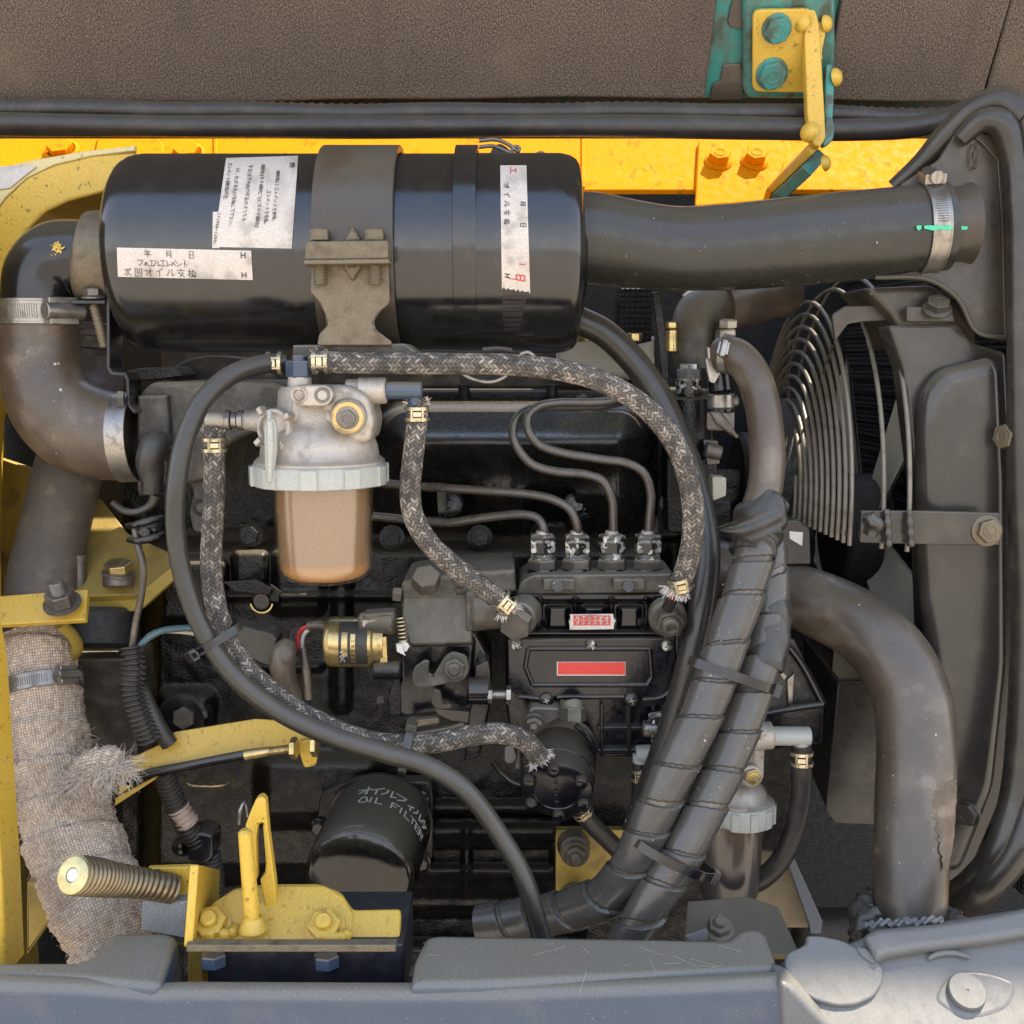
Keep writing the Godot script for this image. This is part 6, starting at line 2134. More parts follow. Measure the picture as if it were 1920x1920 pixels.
func build_fuel_filter():
	var fc := P(600, 905, 6.0)
	var k := K(fc)
	var t := thing("fuel_filter", "large fuel filter with cloudy tan bowl, grey ring and cast metal head", "fuel filter", fc)
	var R := 127 * k
	# bowl
	var mb := MB.new()
	var bc := P(606, 905, 6.0)
	var r0 := 93 * k - 0.0018
	var H := (P(606, 905, 6).y - P(606, 1082, 6).y)
	var pr := [Vector2(r0, 0.004), Vector2(r0, 0), Vector2(r0 * 0.985, -H * 0.4), Vector2(r0 * 0.955, -H * 0.80), Vector2(r0 * 0.95, -H * 0.83)]
	var tn := [Color(0.9, 0.9, 0.9), Color(1, 1, 1), Color(1, 1, 1), Color(1.02, 1.0, 1.0), Color(1.4, 1.1, 0.8)]
	for j in 7:
		var a := j * PI / 12
		pr.append(Vector2(r0 * 0.945 - 0.012 * (1 - cos(a)), -H * 0.87 - (H * 0.13) * sin(a)))
		tn.append(Color(1.5, 1.25, 0.8) if j > 0 else Color(1.5, 1.25, 0.85))
	pr.append(Vector2(0, -H))
	tn.append(Color(1.5, 1.1, 0.6))
	pr.reverse()
	tn.reverse()
	lathe(mb, bc, Vector3.UP, pr, 80, 60.0, 0.0, TAU, tn)
	obj(mb, "fuel", "bowl", t)
	mb = MB.new()
	var shell := []
	for q in pr:
		shell.append(Vector2(q.x + 0.0018 if q.x > 0.0 else 0.0, q.y - (0.0018 if q.y < -H * 0.9 else 0.0)))
	lathe(mb, bc, Vector3.UP, shell, 80, 60.0)
	obj(mb, "bowl", "clear", t)
	filter_ring(t, fc + Vector3(0, -0.001, 0), R, 42 * k, 10, "ringplastic")
	# head
	mb = MB.new()
	var hc := P(600, 868, 6.0)
	lathe(mb, hc, Vector3.UP, [Vector2(R * 0.95, 0), Vector2(R * 0.955, 0.002), Vector2(R * 0.92, 0.004), Vector2(R * 0.87, 0.006), Vector2(R * 0.85, 0.014), Vector2(R * 0.80, 0.022), Vector2(R * 0.68, 0.029), Vector2(R * 0.60, 0.036), Vector2(R * 0.58, 0.056), Vector2(R * 0.54, 0.060), Vector2(0, 0.060)], 64, 50.0)
	plate(mb, [545, 740, 560, 722, 655, 722, 690, 742, 702, 790, 694, 830, 560, 834, 540, 800], 9.0, 6, 5, 14, 4)
	obj(mb, "head_casting", "alu", t)
	mb = MB.new()
	plate(mb, [540, 738, 550, 722, 616, 722, 626, 738, 616, 762, 552, 762], 10.6, 2.4, 2.0, 14, 3)
	obj(mb, "port_pad", "alu", t)
	for q in [[561, 741, 0], [604, 741, 1]]:
		mb = MB.new()
		var p := P(q[0], q[1], 10.62)
		lathe(mb, p, Vector3.BACK, [Vector2(0.0060, -0.0002), Vector2(0.0058, 0.0006), Vector2(0.0040, 0.0006), Vector2(0.0036, -0.0002), Vector2(0.0034, 0.0012 if q[2] == 0 else -0.006), Vector2(0, 0.0012 if q[2] == 0 else -0.006)], 28)
		obj(mb, "plugged_port" if q[2] == 0 else "open_port", "alu" if q[2] == 0 else "steeldark", t)
	mb = MB.new()
	cylp(mb, 655, 780, 8.6, 652, 783, 10.2, 36, 33, 0.002)
	obj(mb, "vent_boss", "alu", t)
	mb = MB.new()
	ring(mb, P(652, 783, 10.3), Vector3(0, -0.02, 1), 0.0086, 0.0120, 0.0024, 36)
	obj(mb, "washer", "gold", t)
	bolt(t, 652, 784, 10.3, Vector3(0, -0.03, 1), 18, 12, "steeldark", "vent_bolt")
	# cast roundel
	mb = MB.new()
	ring(mb, P(577, 785, 9.05), Vector3.BACK, 0.0040, 0.0045, 0.0008, 28)
	box(mb, P(577, 783, 9.05), Vector3(0.004, 0.0006, 0.0008), Basis(), 0.0002)
	box(mb, P(577, 787, 9.05), Vector3(0.0006, 0.004, 0.0008), Basis(), 0.0002)
	box(mb, P(574, 787, 9.05), Vector3(0.0006, 0.003, 0.0008), Basis.from_euler(Vector3(0, 0, 0.4)), 0.0002)
	obj(mb, "cast_mark", "alu", t)
	# inlet stub on top, blue grey
	mb = MB.new()
	cylp(mb, 562, 735, 7, 562, 705, 7, 23, 22, 0.001)
	obj(mb, "inlet_neck", "alu", t)
	mb = MB.new()
	hexagon(mb, P(562, 708, 7), Vector3.UP, 0.0105, 0.013, 0.25)
	cylp(mb, 562, 684, 7, 562, 666, 7, 15, 15, 0.001)
	cylp(mb, 540, 690, 7, 590, 688, 7, 12, 12, 0.001)
	obj(mb, "inlet_union", "sill", t)
	# right outlet
	mb = MB.new()
	cylp(mb, 650, 736, 7, 725, 734, 7, 26, 23, 0.001)
	cylp(mb, 672, 732, 7.2, 724, 732, 7.2, 25, 25, 0.001)
	obj(mb, "outlet_boss", "alu", t)
	mb = MB.new()
	cylp(mb, 722, 732, 7.2, 792, 732, 7.2, 17, 17, 0.001)
	cylp(mb, 778, 730, 7.2, 779, 790, 6.6, 14, 14, 0.001)
	obj(mb, "outlet_stub", "sill", t)
	# left outlet
	mb = MB.new()
	cylp(mb, 386, 787, 7, 430, 788, 7, 14, 15, 0.001)
	cylp(mb, 402, 786, 7, 402, 830, 6.6, 13, 13, 0.001)
	cylp(mb, 450, 789, 7, 520, 790, 7, 16, 26, 0.002)
	obj(mb, "left_stub", "alu", t)
	mb = MB.new()
	for x in [428, 440, 452]:
		ring(mb, P(x, 788, 7), Vector3.RIGHT, 0.004, 0.0078 if x != 440 else 0.0064, 0.0042, 24)
	obj(mb, "left_nut", "steel", t)
	mb = MB.new()
	plate(mb, [450, 770, 540, 765, 545, 800, 500, 812, 460, 806], 6.5, 3, 4, 8)
	obj(mb, "left_arm", "alu", t)
	# lever valve
	mb = MB.new()
	var vc := P(512, 802, 9.2)
	var va := Vector3(-0.3, 0.05, 0.95).normalized()
	lathe(mb, vc - va * 0.012, va, [Vector2(0.0150, 0), Vector2(0.0150, 0.010), Vector2(0.0140, 0.012), Vector2(0.0115, 0.0125), Vector2(0.0110, 0.008), Vector2(0, 0.008)], 40)
	for q in [0.6, 2.2, 3.9, 5.3]:
		var f := frame(va)
		box(mb, vc + (f.x * cos(q) + f.y * sin(q)) * 0.0155, Vector3(0.006, 0.004, 0.010), Basis(f.x * cos(q) + f.y * sin(q), -f.x * sin(q) + f.y * cos(q), f.z), 0.001)
	obj(mb, "valve_body", "alu", t)
	mb = MB.new()
	plate(mb, [494, 800, 500, 786, 512, 782, 518, 798, 518, 840, 513, 895, 508, 906, 500, 906, 496, 880], 10.8, 0.7, 2.0, 8, 3)
	tube(mb, way4([506, 790, 10.9, 6, 507, 830, 11.0, 7, 506, 895, 10.8, 5]), 10)
	tube(mb, way4([505, 772, 10.4, 4, 505, 800, 10.8, 6]), 10)
	obj(mb, "valve_lever", "ringplastic", t)

	# second, smaller filter at the lower right
	fc = P(1392, 1536, -1.0)
	k = K(fc)
	t = thing("small_fuel_filter", "smaller dirty fuel filter with soot dark bowl behind the wrapped hoses", "fuel filter", fc)
	R = 66 * k
	mb = MB.new()
	bc = P(1370, 1540, -1)
	r0 = 59 * k
	H = bc.y - P(1370, 1684, -1).y
	pr = [Vector2(0, -H), Vector2(r0 * 0.7, -H), Vector2(r0 * 0.88, -H * 0.96), Vector2(r0 * 0.95, -H * 0.85), Vector2(r0, -H * 0.3), Vector2(r0, 0.004)]
	tn = [Color(0.5, 0.6, 0.75), Color(0.5, 0.6, 0.75), Color(0.5, 0.6, 0.75), Color(0.55, 0.6, 0.72), Color(1, 1, 1), Color(1.5, 1.2, 0.9)]
	lathe(mb, bc, Vector3.UP, pr, 56, 60.0, 0.0, TAU, tn)
	obj(mb, "bowl", "bowldark", t)
	filter_ring(t, P(1386, 1536, -1), R, 40 * k, 12, "ringplastic")
	mb = MB.new()
	hc = P(1386, 1500, -1)
	lathe(mb, hc, Vector3.UP, [Vector2(R * 0.9, 0), Vector2(R * 0.9, 0.003), Vector2(R * 0.78, 0.005), Vector2(R * 0.72, 0.011), Vector2(R * 0.55, 0.017), Vector2(R * 0.4, 0.020), Vector2(R * 0.38, 0.052), Vector2(0, 0.052)], 48, 50.0)
	obj(mb, "head_casting", "alu", t)
	mb = MB.new()
	cylp(mb, 1405, 1452, 0.8, 1410, 1455, 2.2, 22, 20, 0.001)
	obj(mb, "vent_boss", "alu", t)
	bolt(t, 1410, 1455, 2.2, Vector3(0.1, 0.0, 1), 17, 5, "gold")
	mb = MB.new()
	cylp(mb, 1400, 1382, 0.6, 1448, 1378, 0.6, 27, 26, 0.001)
	plate(mb, [1426, 1372, 1433, 1372, 1433, 1380, 1436, 1380, 1436, 1388, 1426, 1388], 1.95, 0.4, 0.3)
	obj(mb, "outlet_boss", "alu", t)
	mb = MB.new()
	cylp(mb, 1446, 1380, 0.6, 1519, 1380, 0.6, 18, 18, 0.001)
	cylp(mb, 1502, 1378, 0.6, 1502, 1420, 0.4, 15, 15, 0.001)
	obj(mb, "outlet_stub", "ringplastic", t)
	mb = MB.new()
	cylp(mb, 1192, 1414, -1, 1300, 1410, -1, 17, 19, 0.001)
	cylp(mb, 1200, 1412, -1, 1200, 1452, -1, 14, 14, 0.001)
	obj(mb, "inlet_stub", "ringplastic", t)
	mb = MB.new()
	plate(mb, [1380, 1400, 1434, 1398, 1432, 1460, 1390, 1466], -1, 0.6, 1, 4)
	obj(mb, "bracket", "alu", t)
	mb = MB.new()
	plate(mb, [1340, 1558, 1352, 1556, 1352, 1572, 1342, 1574], 1.2, 0.4, 0.6)
	obj(mb, "white_tab", "white", t)
	t = thing("filter_outlet_hose", "black hose looping down from the small filter's outlet stub", "hose", P(1490, 1540, 0))
	mb = MB.new()
	tube(mb, way([1502, 1396, 0.5, 1503, 1440, 0.4, 1501, 1500, 0.2, 1488, 1560, 0, 1462, 1615, -0.5, 1425, 1650, -1, 1380, 1668, -2], 19), 20)
	obj(mb, "hose", "rubber", t)
	ear_clamp(t, P(1503, 1422, 0.5), Vector3(0.02, -1, 0.1), 19.5 * K(P(1503, 1422, 0.5)), 0.0125)
	t = thing("filter_inlet_hose", "short black hose hanging from the small filter's inlet stub", "hose", P(1198, 1520, -2))
	mb = MB.new()
	tube(mb, way([1200, 1428, -1, 1199, 1480, -1.2, 1196, 1560, -1.6, 1190, 1640, -2], 15), 18)
	obj(mb, "hose", "rubber", t)
	ear_clamp(t, P(1200, 1452, -1), Vector3(0.02, -1, 0.0), 15.5 * K(P(1200, 1452, -1)), 0.011)

func hose_thing(called: String, label: String, pts: Array, r: float, mat: String, part: String, seg := 20, urep := 1.0, vrep := 20.0, rf = null, step := 0.005) -> Node3D:
	var n := pts.size() / 3
	var m := int(n / 2) * 3
	var t := thing(called, label, "hose", P(pts[m], pts[m + 1], pts[m + 2]))
	var mb := MB.new()
	tube(mb, way(pts, r), seg, step, true, rf, urep, vrep)
	obj(mb, part, mat, t)
	return t

func fray(t: Node3D, x: float, y: float, z: float, dir: Vector3, r: float, seed_: int, count := 90, mat := "fibre"):
	var mb := MB.new()
	var g := RandomNumberGenerator.new()
	g.seed = seed_
	var o := P(x, y, z)
	var f := frame(dir)
	r *= K(o)
	for k in count:
		var an := g.randf() * TAU
		var q := f.x * cos(an) + f.y * sin(an)
		var p := o + q * r * g.randf_range(0.8, 1.05) - f.z * g.randf_range(0.0, 0.004)
		var d := (f.z * g.randf_range(0.4, 1.2) + q * g.randf_range(-0.3, 0.8) + Vector3(g.randf_range(-0.4, 0.4), g.randf_range(-0.4, 0.4), g.randf_range(-0.4, 0.4))).normalized()
		var ln := g.randf_range(0.003, 0.0085) if mat == "rawyarn" else g.randf_range(0.002, 0.0055)
		var s := d.cross((cp - p).normalized()).normalized() * g.randf_range(0.0003, 0.0006)
		var nn := d.cross(s).normalized()
		if nn.z < 0: nn = -nn
		var tone := g.randf_range(0.6, 1.6)
		mb.tint = Color(tone, tone, tone)
		var b := mb.v.size()
		mb.add(p - s, nn); mb.add(p + s, nn); mb.add(p + d * ln + s * 0.4 - f.z * 0.001, nn); mb.add(p + d * ln - s * 0.4 - f.z * 0.001, nn)
		mb.quad(b, b + 1, b + 2, b + 3)
	mb.tint = Color.WHITE
	var o2 := obj(mb, "frayed_end", mat, t)
	o2.set_meta("kind", "stuff")

func zip_tie(label: String, ctr: Vector3, axis: Vector3, ra: float, rb: float, wide: Vector3, w: float, head: Vector2):     # a loop (an oval of half sizes ra along wide, rb across) with a head
	var t := thing("cable_tie", label, "cable tie", ctr)
	var a := axis.normalized()
	var e := (wide - a * wide.dot(a)).normalized()
	var g := a.cross(e)
	var mb := MB.new()
	var rows := []
	for j in 5:
		var row := PackedVector3Array()
		var off: float = [-1.0, -1.0, 1.0, 1.0, -1.0][j] * w * 0.5
		var up: float = [0.0, 0.0011, 0.0011, 0.0, 0.0][j]
		for k in 49:
			var an := k * TAU / 48
			row.append(ctr + e * cos(an) * (ra + up) + g * sin(an) * (rb + up) + a * off)
		rows.append(row)
	for j in 4:
		grid(mb, [rows[j], rows[j + 1]], true)
	obj(mb, "strap", "gloss", t)
	mb = MB.new()
	var hp := ctr + e * head.x * ra + g * head.y * rb
	var hn := (e * head.x + g * head.y).normalized()
	box(mb, hp + hn * 0.002, Vector3(w * 1.35, w * 1.5, 0.006), Basis(a, hn.cross(a).normalized(), hn), 0.0008)
	box(mb, hp + hn * 0.003 + hn.cross(a).normalized() * w * 1.2, Vector3(w * 0.7, w * 1.5, 0.0015), Basis(a, hn.cross(a).normalized(), hn), 0.0003)
	obj(mb, "head", "gloss", t)
	return t

func build_hoses():
	var t := hose_thing("fuel_hose", "long plain black hose looping left round the filter and down to the sill", [532, 682, 6, 490, 684, 7, 430, 706, 8.6, 378, 756, 10, 344, 835, 11, 330, 920, 11.5, 329, 1000, 11.5, 345, 1090, 11.5, 382, 1185, 11.5, 435, 1262, 11.5, 515, 1328, 11.5, 615, 1378, 12, 720, 1412, 12.5, 800, 1436, 12.5, 868, 1478, 12.5, 930, 1555, 12.5, 982, 1645, 13, 1018, 1765, 13.5], 18.5, "hose", "hose", 24, 1, 20, func(s, f): return 0.0003 * sin(s * 23.0 + f * 8.0))
	ear_clamp(t, P(515, 681, 6.3), Vector3(1, 0, 0), 19 * K(P(515, 681, 6.3)), 0.0125)
	t = hose_thing("braided_hose", "braided hose arching from the fuel filter top over to the pump's right bolt", [584, 676, 7, 640, 680, 7.4, 740, 681, 7.6, 850, 682, 7.8, 960, 684, 8, 1050, 694, 8, 1130, 716, 8, 1205, 760, 8, 1260, 822, 8, 1290, 895, 7.6, 1300, 970, 7, 1293, 1040, 6, 1272, 1106, 4.8], 20.5, "braid", "braid", 32, 1.75, 18.0)
	ear_clamp(t, P(602, 678, 7.1), Vector3(1, 0, 0), 21.5 * K(P(602, 678, 7.1)), 0.0125)
	ear_clamp(t, P(1276, 1092, 5.1), Vector3(0.3, -1, -0.2), 21.5 * K(P(1276, 1092, 5.1)), 0.0115)
	fray(t, 1267, 1112, 4.9, Vector3(-0.2, -1, 0), 20, 2, 160, "rawyarn")
	fray(t, 588, 676, 7.1, Vector3(-1, 0, 0.1), 20, 3, 60)
	var mb := MB.new()
	tube(mb, way([1274, 1100, 4.9, 1262, 1120, 4.2, 1252, 1140, 3.2], 11), 14)
	obj(mb, "inner_tube", "rubber", t)
	mb = MB.new()
	tube(mb, way([1264, 1104, 5.0, 1258, 1114, 4.8, 1262, 1122, 4.6], 4), 8)
	obj(mb, "orange_liner", "red", t)
	t = hose_thing("braided_hose", "braided hose bending from the filter's right stub to the pump's left bolt", [783, 752, 6.6, 782, 790, 6.8, 774, 860, 7.2, 769, 920, 7.4, 776, 970, 7.4, 806, 1020, 7.2, 852, 1062, 6.8, 900, 1098, 6.2, 934, 1124, 5.6, 952, 1142, 5.2], 20, "braid", "braid", 32, 1.75, 18.0)
	ear_clamp(t, P(782, 776, 6.8), Vector3(0, -1, 0), 21 * K(P(782, 776, 6.8)), 0.0115)
	ear_clamp(t, P(947, 1132, 5.4), Vector3(0.75, -0.65, -0.1), 21 * K(P(947, 1132, 5.4)), 0.0115)
	fray(t, 783, 752, 6.6, Vector3(0, 1, 0.3), 20, 4, 130)
	fray(t, 955, 1146, 5.2, Vector3(0.5, -0.8, 0.1), 18, 5, 120, "rawyarn")
	mb = MB.new()
	tube(mb, way([958, 1136, 5.8, 964, 1143, 5.7, 968, 1150, 5.4], 4), 8)
	obj(mb, "orange_liner", "red", t)
	t = hose_thing("braided_hose", "braided hose dropping from the filter's left stub and curving to the lift pump", [402, 803, 6.8, 402, 840, 7.2, 402, 900, 7.6, 399, 980, 8, 396, 1050, 8.4, 402, 1120, 9, 422, 1190, 9.4, 462, 1252, 9.6, 520, 1306, 9.6, 590, 1350, 9.6, 665, 1382, 9.4, 740, 1396, 9.2, 815, 1392, 8.8, 880, 1379, 8.2, 940, 1375, 7.4, 985, 1390, 6.4, 1012, 1420, 5.4], 20, "braid", "braid", 32, 1.75, 18.0)
	ear_clamp(t, P(402, 834, 7.2), Vector3(0, -1, 0), 21 * K(P(402, 834, 7.2)), 0.0115)
	fray(t, 402, 803, 6.8, Vector3(0, 1, 0.2), 20, 6, 60)
	fray(t, 1014, 1424, 5.3, Vector3(0.5, -0.8, 0.1), 20, 8, 110, "rawyarn")
	# ties
	var c := P(406, 1200, 11)
	zip_tie("grey cable tie binding plain hose to braided hose at the left", c, Vector3(0.5, -0.86, 0), 0.0205, 0.012, Vector3(0.85, 0.5, -0.4), 0.0062, Vector2(-0.95, 0.45))
	c = P(762, 1408, 11.2)
	zip_tie("black cable tie binding plain hose to braided hose above the oil filter", c, Vector3(0.96, -0.2, 0), 0.0195, 0.012, Vector3(0.1, 1, -0.5), 0.0062, Vector2(0.85, 0.6))

	# high pressure pipes
	for q in [
		["steel injector pipe, lowest, bending left from the first pump union", [1021, 1004, -2.6, 1019, 990, -2.4, 1008, 972, -2.8, 985, 965, -3.2, 940, 967, -3.8, 880, 975, -4.4, 845, 980, -4.8, 810, 978, -5.4, 700, 968, -7]],
		["steel injector pipe from the second pump union running left to the clip", [1083, 1004, -2.6, 1082, 985, -2.2, 1068, 955, -2.2, 1040, 938, -2.6, 1000, 928, -3.2, 920, 921, -4, 820, 914, -5, 760, 910, -6, 690, 904, -7]],
		["steel injector pipe from the third pump union with the outer left loop", [1150, 1004, -2.6, 1150, 975, -2.4, 1147, 935, -2.2, 1130, 902, -2.2, 1100, 890, -2.4, 1040, 884, -2.6, 1000, 872, -2.6, 974, 846, -2.6, 962, 815, -2.8, 968, 785, -3.4, 992, 768, -4.2, 1030, 763, -5, 1120, 762, -6.4, 1170, 752, -8]],
		["steel injector pipe from the fourth pump union with the inner left loop", [1216, 1004, -2.6, 1218, 970, -2.4, 1220, 925, -2.2, 1208, 888, -2.0, 1180, 870, -2.0, 1120, 860, -2.2, 1050, 848, -2.4, 1010, 833, -2.4, 990, 806, -2.4, 990, 780, -2.8, 1008, 763, -3.4, 1040, 756, -4.2, 1130, 754, -5.6, 1180, 742, -7]]]:
		t = thing("injector_pipe", q[0], "fuel pipe", P(q[1][0], q[1][1], q[1][2]), "injector pipes from the pump unions")
		mb = MB.new()
		tube(mb, way(q[1], 8.5), 16, 0.003)
		obj(mb, "pipe", "steelblack", t)
	mb = MB.new()
	plate(mb, [1080, 745, 1096, 738, 1106, 748, 1170, 740, 1172, 752, 1086, 758], -6, 1.2, 1, 4)
	single(mb, "pipe_clamp", "gloss", "small black clamp holding two injector pipes under the braided hose", "clamp")

	# heater hose with its fittings
	t = hose_thing("heater_hose", "fat brownish rubber hose arching from the thermostat down to the taped bundle", [1352, 665, -3, 1376, 665, -2.0, 1402, 688, -1, 1424, 735, 0.4, 1436, 800, 1.8, 1440, 860, 3.0, 1434, 920, 4.2, 1420, 965, 5, 1412, 1010, 5.2], 33, "brownwarm", "hose", 32, 1, 20, func(s, f): return 0.0003 * sin(f * 19.0 + s * 20.0))
	band_clamp("hose_clamp", "small worm clamp at the thermostat end of the heater hose", P(1362, 664, -2.6), Vector3(0.9, -0.15, 0.35), 34 * K(P(1362, 664, -2.6)), 0.009, Vector3(-0.6, 0.3, 0.75), "steel")
	t = hose_thing("heater_hose", "dark hose running down behind the braided hose and the wrapped hoses", [1085, 600, -7, 1130, 622, -7, 1180, 668, -6.8, 1230, 735, -6, 1275, 830, -4.6, 1308, 930, -2.6, 1325, 1030, -0.4, 1318, 1120, 1, 1300, 1220, 1.6, 1270, 1330, 1.4, 1230, 1450, 1, 1190, 1560, 1], 26, "hose", "hose", 26)
	# spiral wrapped hoses
	for q in [
		["upper of two hoses wrapped in black spiral guard, brown where it gapes", [1425, 990, 5, 1414, 1045, 6, 1392, 1120, 7, 1364, 1200, 8, 1335, 1290, 9, 1302, 1370, 10, 1262, 1450, 10.8, 1226, 1530, 11.2, 1190, 1610, 11.2, 1140, 1675, 10, 1070, 1705, 8, 990, 1722, 6, 900, 1736, 5], 39.0],
		["lower of two hoses wrapped in black spiral guard, ending at the sill", [1436, 1010, 3, 1442, 1080, 4, 1440, 1150, 5, 1428, 1230, 6.4, 1400, 1330, 8, 1366, 1420, 9.4, 1326, 1510, 10.8, 1280, 1600, 12, 1228, 1680, 12.6, 1170, 1780, 12.8], 38.0]]:
		var core := []
		var cc := way(q[1], q[2] - 5.0)
		t = thing("wrapped_hose", q[0], "hose", Vector3(cc[5].x, cc[5].y, cc[5].z), "two spiral wrapped hoses side by side")
		mb = MB.new()
		tube(mb, cc, 28, 0.006)
		obj(mb, "hose", "brown", t)
		mb = MB.new()
		var pitch: float = 0.033
		var gz := noise(1.0, 41 + int(q[2]), 2)
		tube(mb, cc, 44, 0.0011, true, func(s, f):
			var ph: float = fposmod(s / pitch - f + 0.35 * gz.get_noise_1d(s * 9.0), 1.0)
			var gap: float = 0.05 + 0.16 * maxf(0.0, gz.get_noise_1d(s * 14.0 + 7.0))
			if ph < gap:
				return -0.0012
			return 0.0014 + 0.0018 * (1.0 - ph))
		obj(mb, "spiral_guard", "guard", t)
		flecks(t, cc.slice(0, 9), 50, 64 + int(q[2]), "fleck", 0.0052)
	# black tape round both at their top
	t = thing("tape_wrap", "crumpled black tape wound round both hoses where they join", "tape", P(1418, 985, 6))
	var tz := noise(40.0, 44, 3)
	mb = MB.new()
	tube(mb, way4([1442, 935, 4.2, 36, 1432, 958, 4.8, 44, 1420, 985, 5, 50, 1416, 1010, 5.2, 48, 1410, 1040, 5.8, 41]), 48, 0.0016, true, func(s, f): return 0.0014 * sin(s * 380.0 + f * 6.3 + 2.0 * sin(f * 9.0)) + 0.0018 * tz.get_noise_3d(s, 0.03 * cos(f * TAU), 0.03 * sin(f * TAU)))
	obj(mb, "winding", "tape", t)
	mb = MB.new()
	var rows := []
	for j in 7:
		var row := PackedVector3Array()
		for k in 9:
			var u := k / 8.0
			var v := j / 6.0
			var x := lerpf(1342, 1465, u)
			var y := lerpf(990 - 30 * u * (2 - u) * 0.6 - 18 * u, 992 + 18 * sin(u * 3.0), v)
			row.append(P(x, y, 7.4 + 1.3 * sin(u * PI) + 0.25 * sin(v * 9 + u * 5)))
		row.reverse()
		rows.append(row)
	grid(mb, rows, false)
	obj(mb, "loose_flap", "tape", t)
	mb = MB.new()
	tube(mb, way4([1444, 1120, 4.4, 39, 1442, 1170, 5.2, 41, 1436, 1220, 6.2, 41, 1428, 1250, 6.7, 40]), 40, 0.0015, true, func(s, f): return 0.0006 * sin(s * 300.0 + f * 6.3) + 0.0012 * tz.get_noise_3d(s, 0.02 * cos(f * TAU), 0.02 * sin(f * TAU)))
	obj(mb, "lower_winding", "tape", t)
	c = P(1372, 1266, 8.0)
	zip_tie("cable tie across both wrapped hoses at mid height, tail pointing right", c, Vector3(-0.32, -0.9, 0.2), 0.0365, 0.0225, Vector3(0.95, -0.25, -0.2), 0.0075, Vector2(1.0, 0.15))
	c = P(1262, 1606, 11.8)
	zip_tie("cable tie across both wrapped hoses near the sill, tail hanging down", c, Vector3(-0.42, -0.85, 0.1), 0.0345, 0.0225, Vector3(0.85, -0.5, -0.1), 0.0070, Vector2(1.0, 0.2))

	# wires in corrugated conduit at the left
	t = thing("corrugated_conduit", "black corrugated split conduit with wires running down at the left", "conduit", P(275, 1290, 4))
	mb = MB.new()
	tube(mb, way([248, 1212, 3.5, 252, 1250, 3.8, 250, 1290, 4, 262, 1340, 4.2, 284, 1392, 4.2], 19), 24, 0.0006, true, func(s, f): return 0.0016 * sin(s * TAU / 0.0042) - (0.003 if absf(f - 0.62) < 0.03 else 0.0))
	obj(mb, "upper_conduit", "rubber", t)
	mb = MB.new()
	tube(mb, way([262, 1290, 3.0, 280, 1330, 3.2, 302, 1372, 3.2, 318, 1395, 3], 16), 20, 0.0015)
	obj(mb, "taped_branch", "tape", t)
	mb = MB.new()
	tube(mb, way([306, 1450, 2, 326, 1500, 1.6, 350, 1550, 1.2, 372, 1580, 0.8], 18), 24, 0.0006, true, func(s, f): return 0.0016 * sin(s * TAU / 0.0040))
	obj(mb, "lower_conduit", "gloss", t)
	mb = MB.new()
	tube(mb, way([334, 1514, 1.5, 345, 1532, 1.4, 355, 1546, 1.3], 20.5), 24, 0.001, true, func(s, f): return 0.0006 * sin(s * TAU / 0.0048))
	obj(mb, "tape_band", "wraptape", t)
	mb = MB.new()
	tube(mb, way([396, 1600, 0.5, 402, 1640, 0.5, 404, 1690, 0.5], 15), 24, 0.0006, true, func(s, f): return 0.0016 * sin(s * TAU / 0.0040))
	obj(mb, "end_conduit", "rubber", t)
	mb = MB.new()
	plate(mb, [352, 1568, 372, 1560, 398, 1566, 400, 1610, 386, 1622, 350, 1616], 1.6, 3, 3, 8)
	cylp(mb, 395, 1578, 0, 394, 1556, 0, 17, 18, 0.001)
	cylp(mb, 350, 1588, 0, 330, 1586, -0.5, 18, 16, 0.002)
	obj(mb, "connector_elbow", "gloss", t)
	mb = MB.new()
	tube(mb, way([246, 1225, 3.5, 254, 1170, 3.2, 266, 1110, 3.2, 268, 1060, 3.2, 258, 1020, 2.8, 252, 985, 2.4], 6.5), 12)
	obj(mb, "brown_wire", "brown", t)
	mb = MB.new()
	tube(mb, way([254, 1228, 3.4, 268, 1205, 3.2, 300, 1184, 2.8, 340, 1178, 2, 380, 1178, 1], 6.5), 12)
	obj(mb, "blue_wire", "wireblue", t)
	mb = MB.new()
	tube(mb, way([250, 1228, 3.2, 262, 1210, 3, 290, 1186, 2.4, 340, 1184, 1.6, 380, 1190, 0.6], 5), 10)
	obj(mb, "tan_wire", "fibre", t)
	t = thing("wire_clip", "twisted black tie holding the wire to the manifold inlet", "clip", P(272, 990, 2.5))
	mb = MB.new()
	tube(mb, way4([238, 986, 2.6, 5, 255, 984, 3.2, 7, 285, 975, 3.2, 7, 305, 970, 2.6, 5]), 10)
	tube(mb, way4([240, 1012, 2.6, 5, 262, 1014, 3.2, 7, 290, 1008, 3.2, 7, 306, 1000, 2.6, 5]), 10)
	cylp(mb, 250, 1000, 2, 300, 992, 2, 15, 15, 0.002)
	obj(mb, "tie", "gloss", t)
	bolt(t, 274, 998, 2.8, Vector3(0, 0, 1), 10, 4, "dusty")
	# plug connector with brown boot in the middle
	t = thing("wire_connector", "grey plug connector with worn brown rubber boot left of the solenoid", "connector", P(510, 1220, 2))
	mb = MB.new()
	plate(mb, [436, 1170, 510, 1188, 520, 1200, 508, 1250, 490, 1246, 432, 1216], 1.5, 2.5, 2, 5)
	obj(mb, "plug", "hose", t)
	mb = MB.new()
	tube(mb, way4([548, 1212, 1.2, 14, 538, 1218, 1.6, 24, 530, 1240, 1.8, 26, 534, 1270, 1.6, 22, 548, 1300, 1.2, 17, 556, 1330, 1, 12]), 22, 0.003)
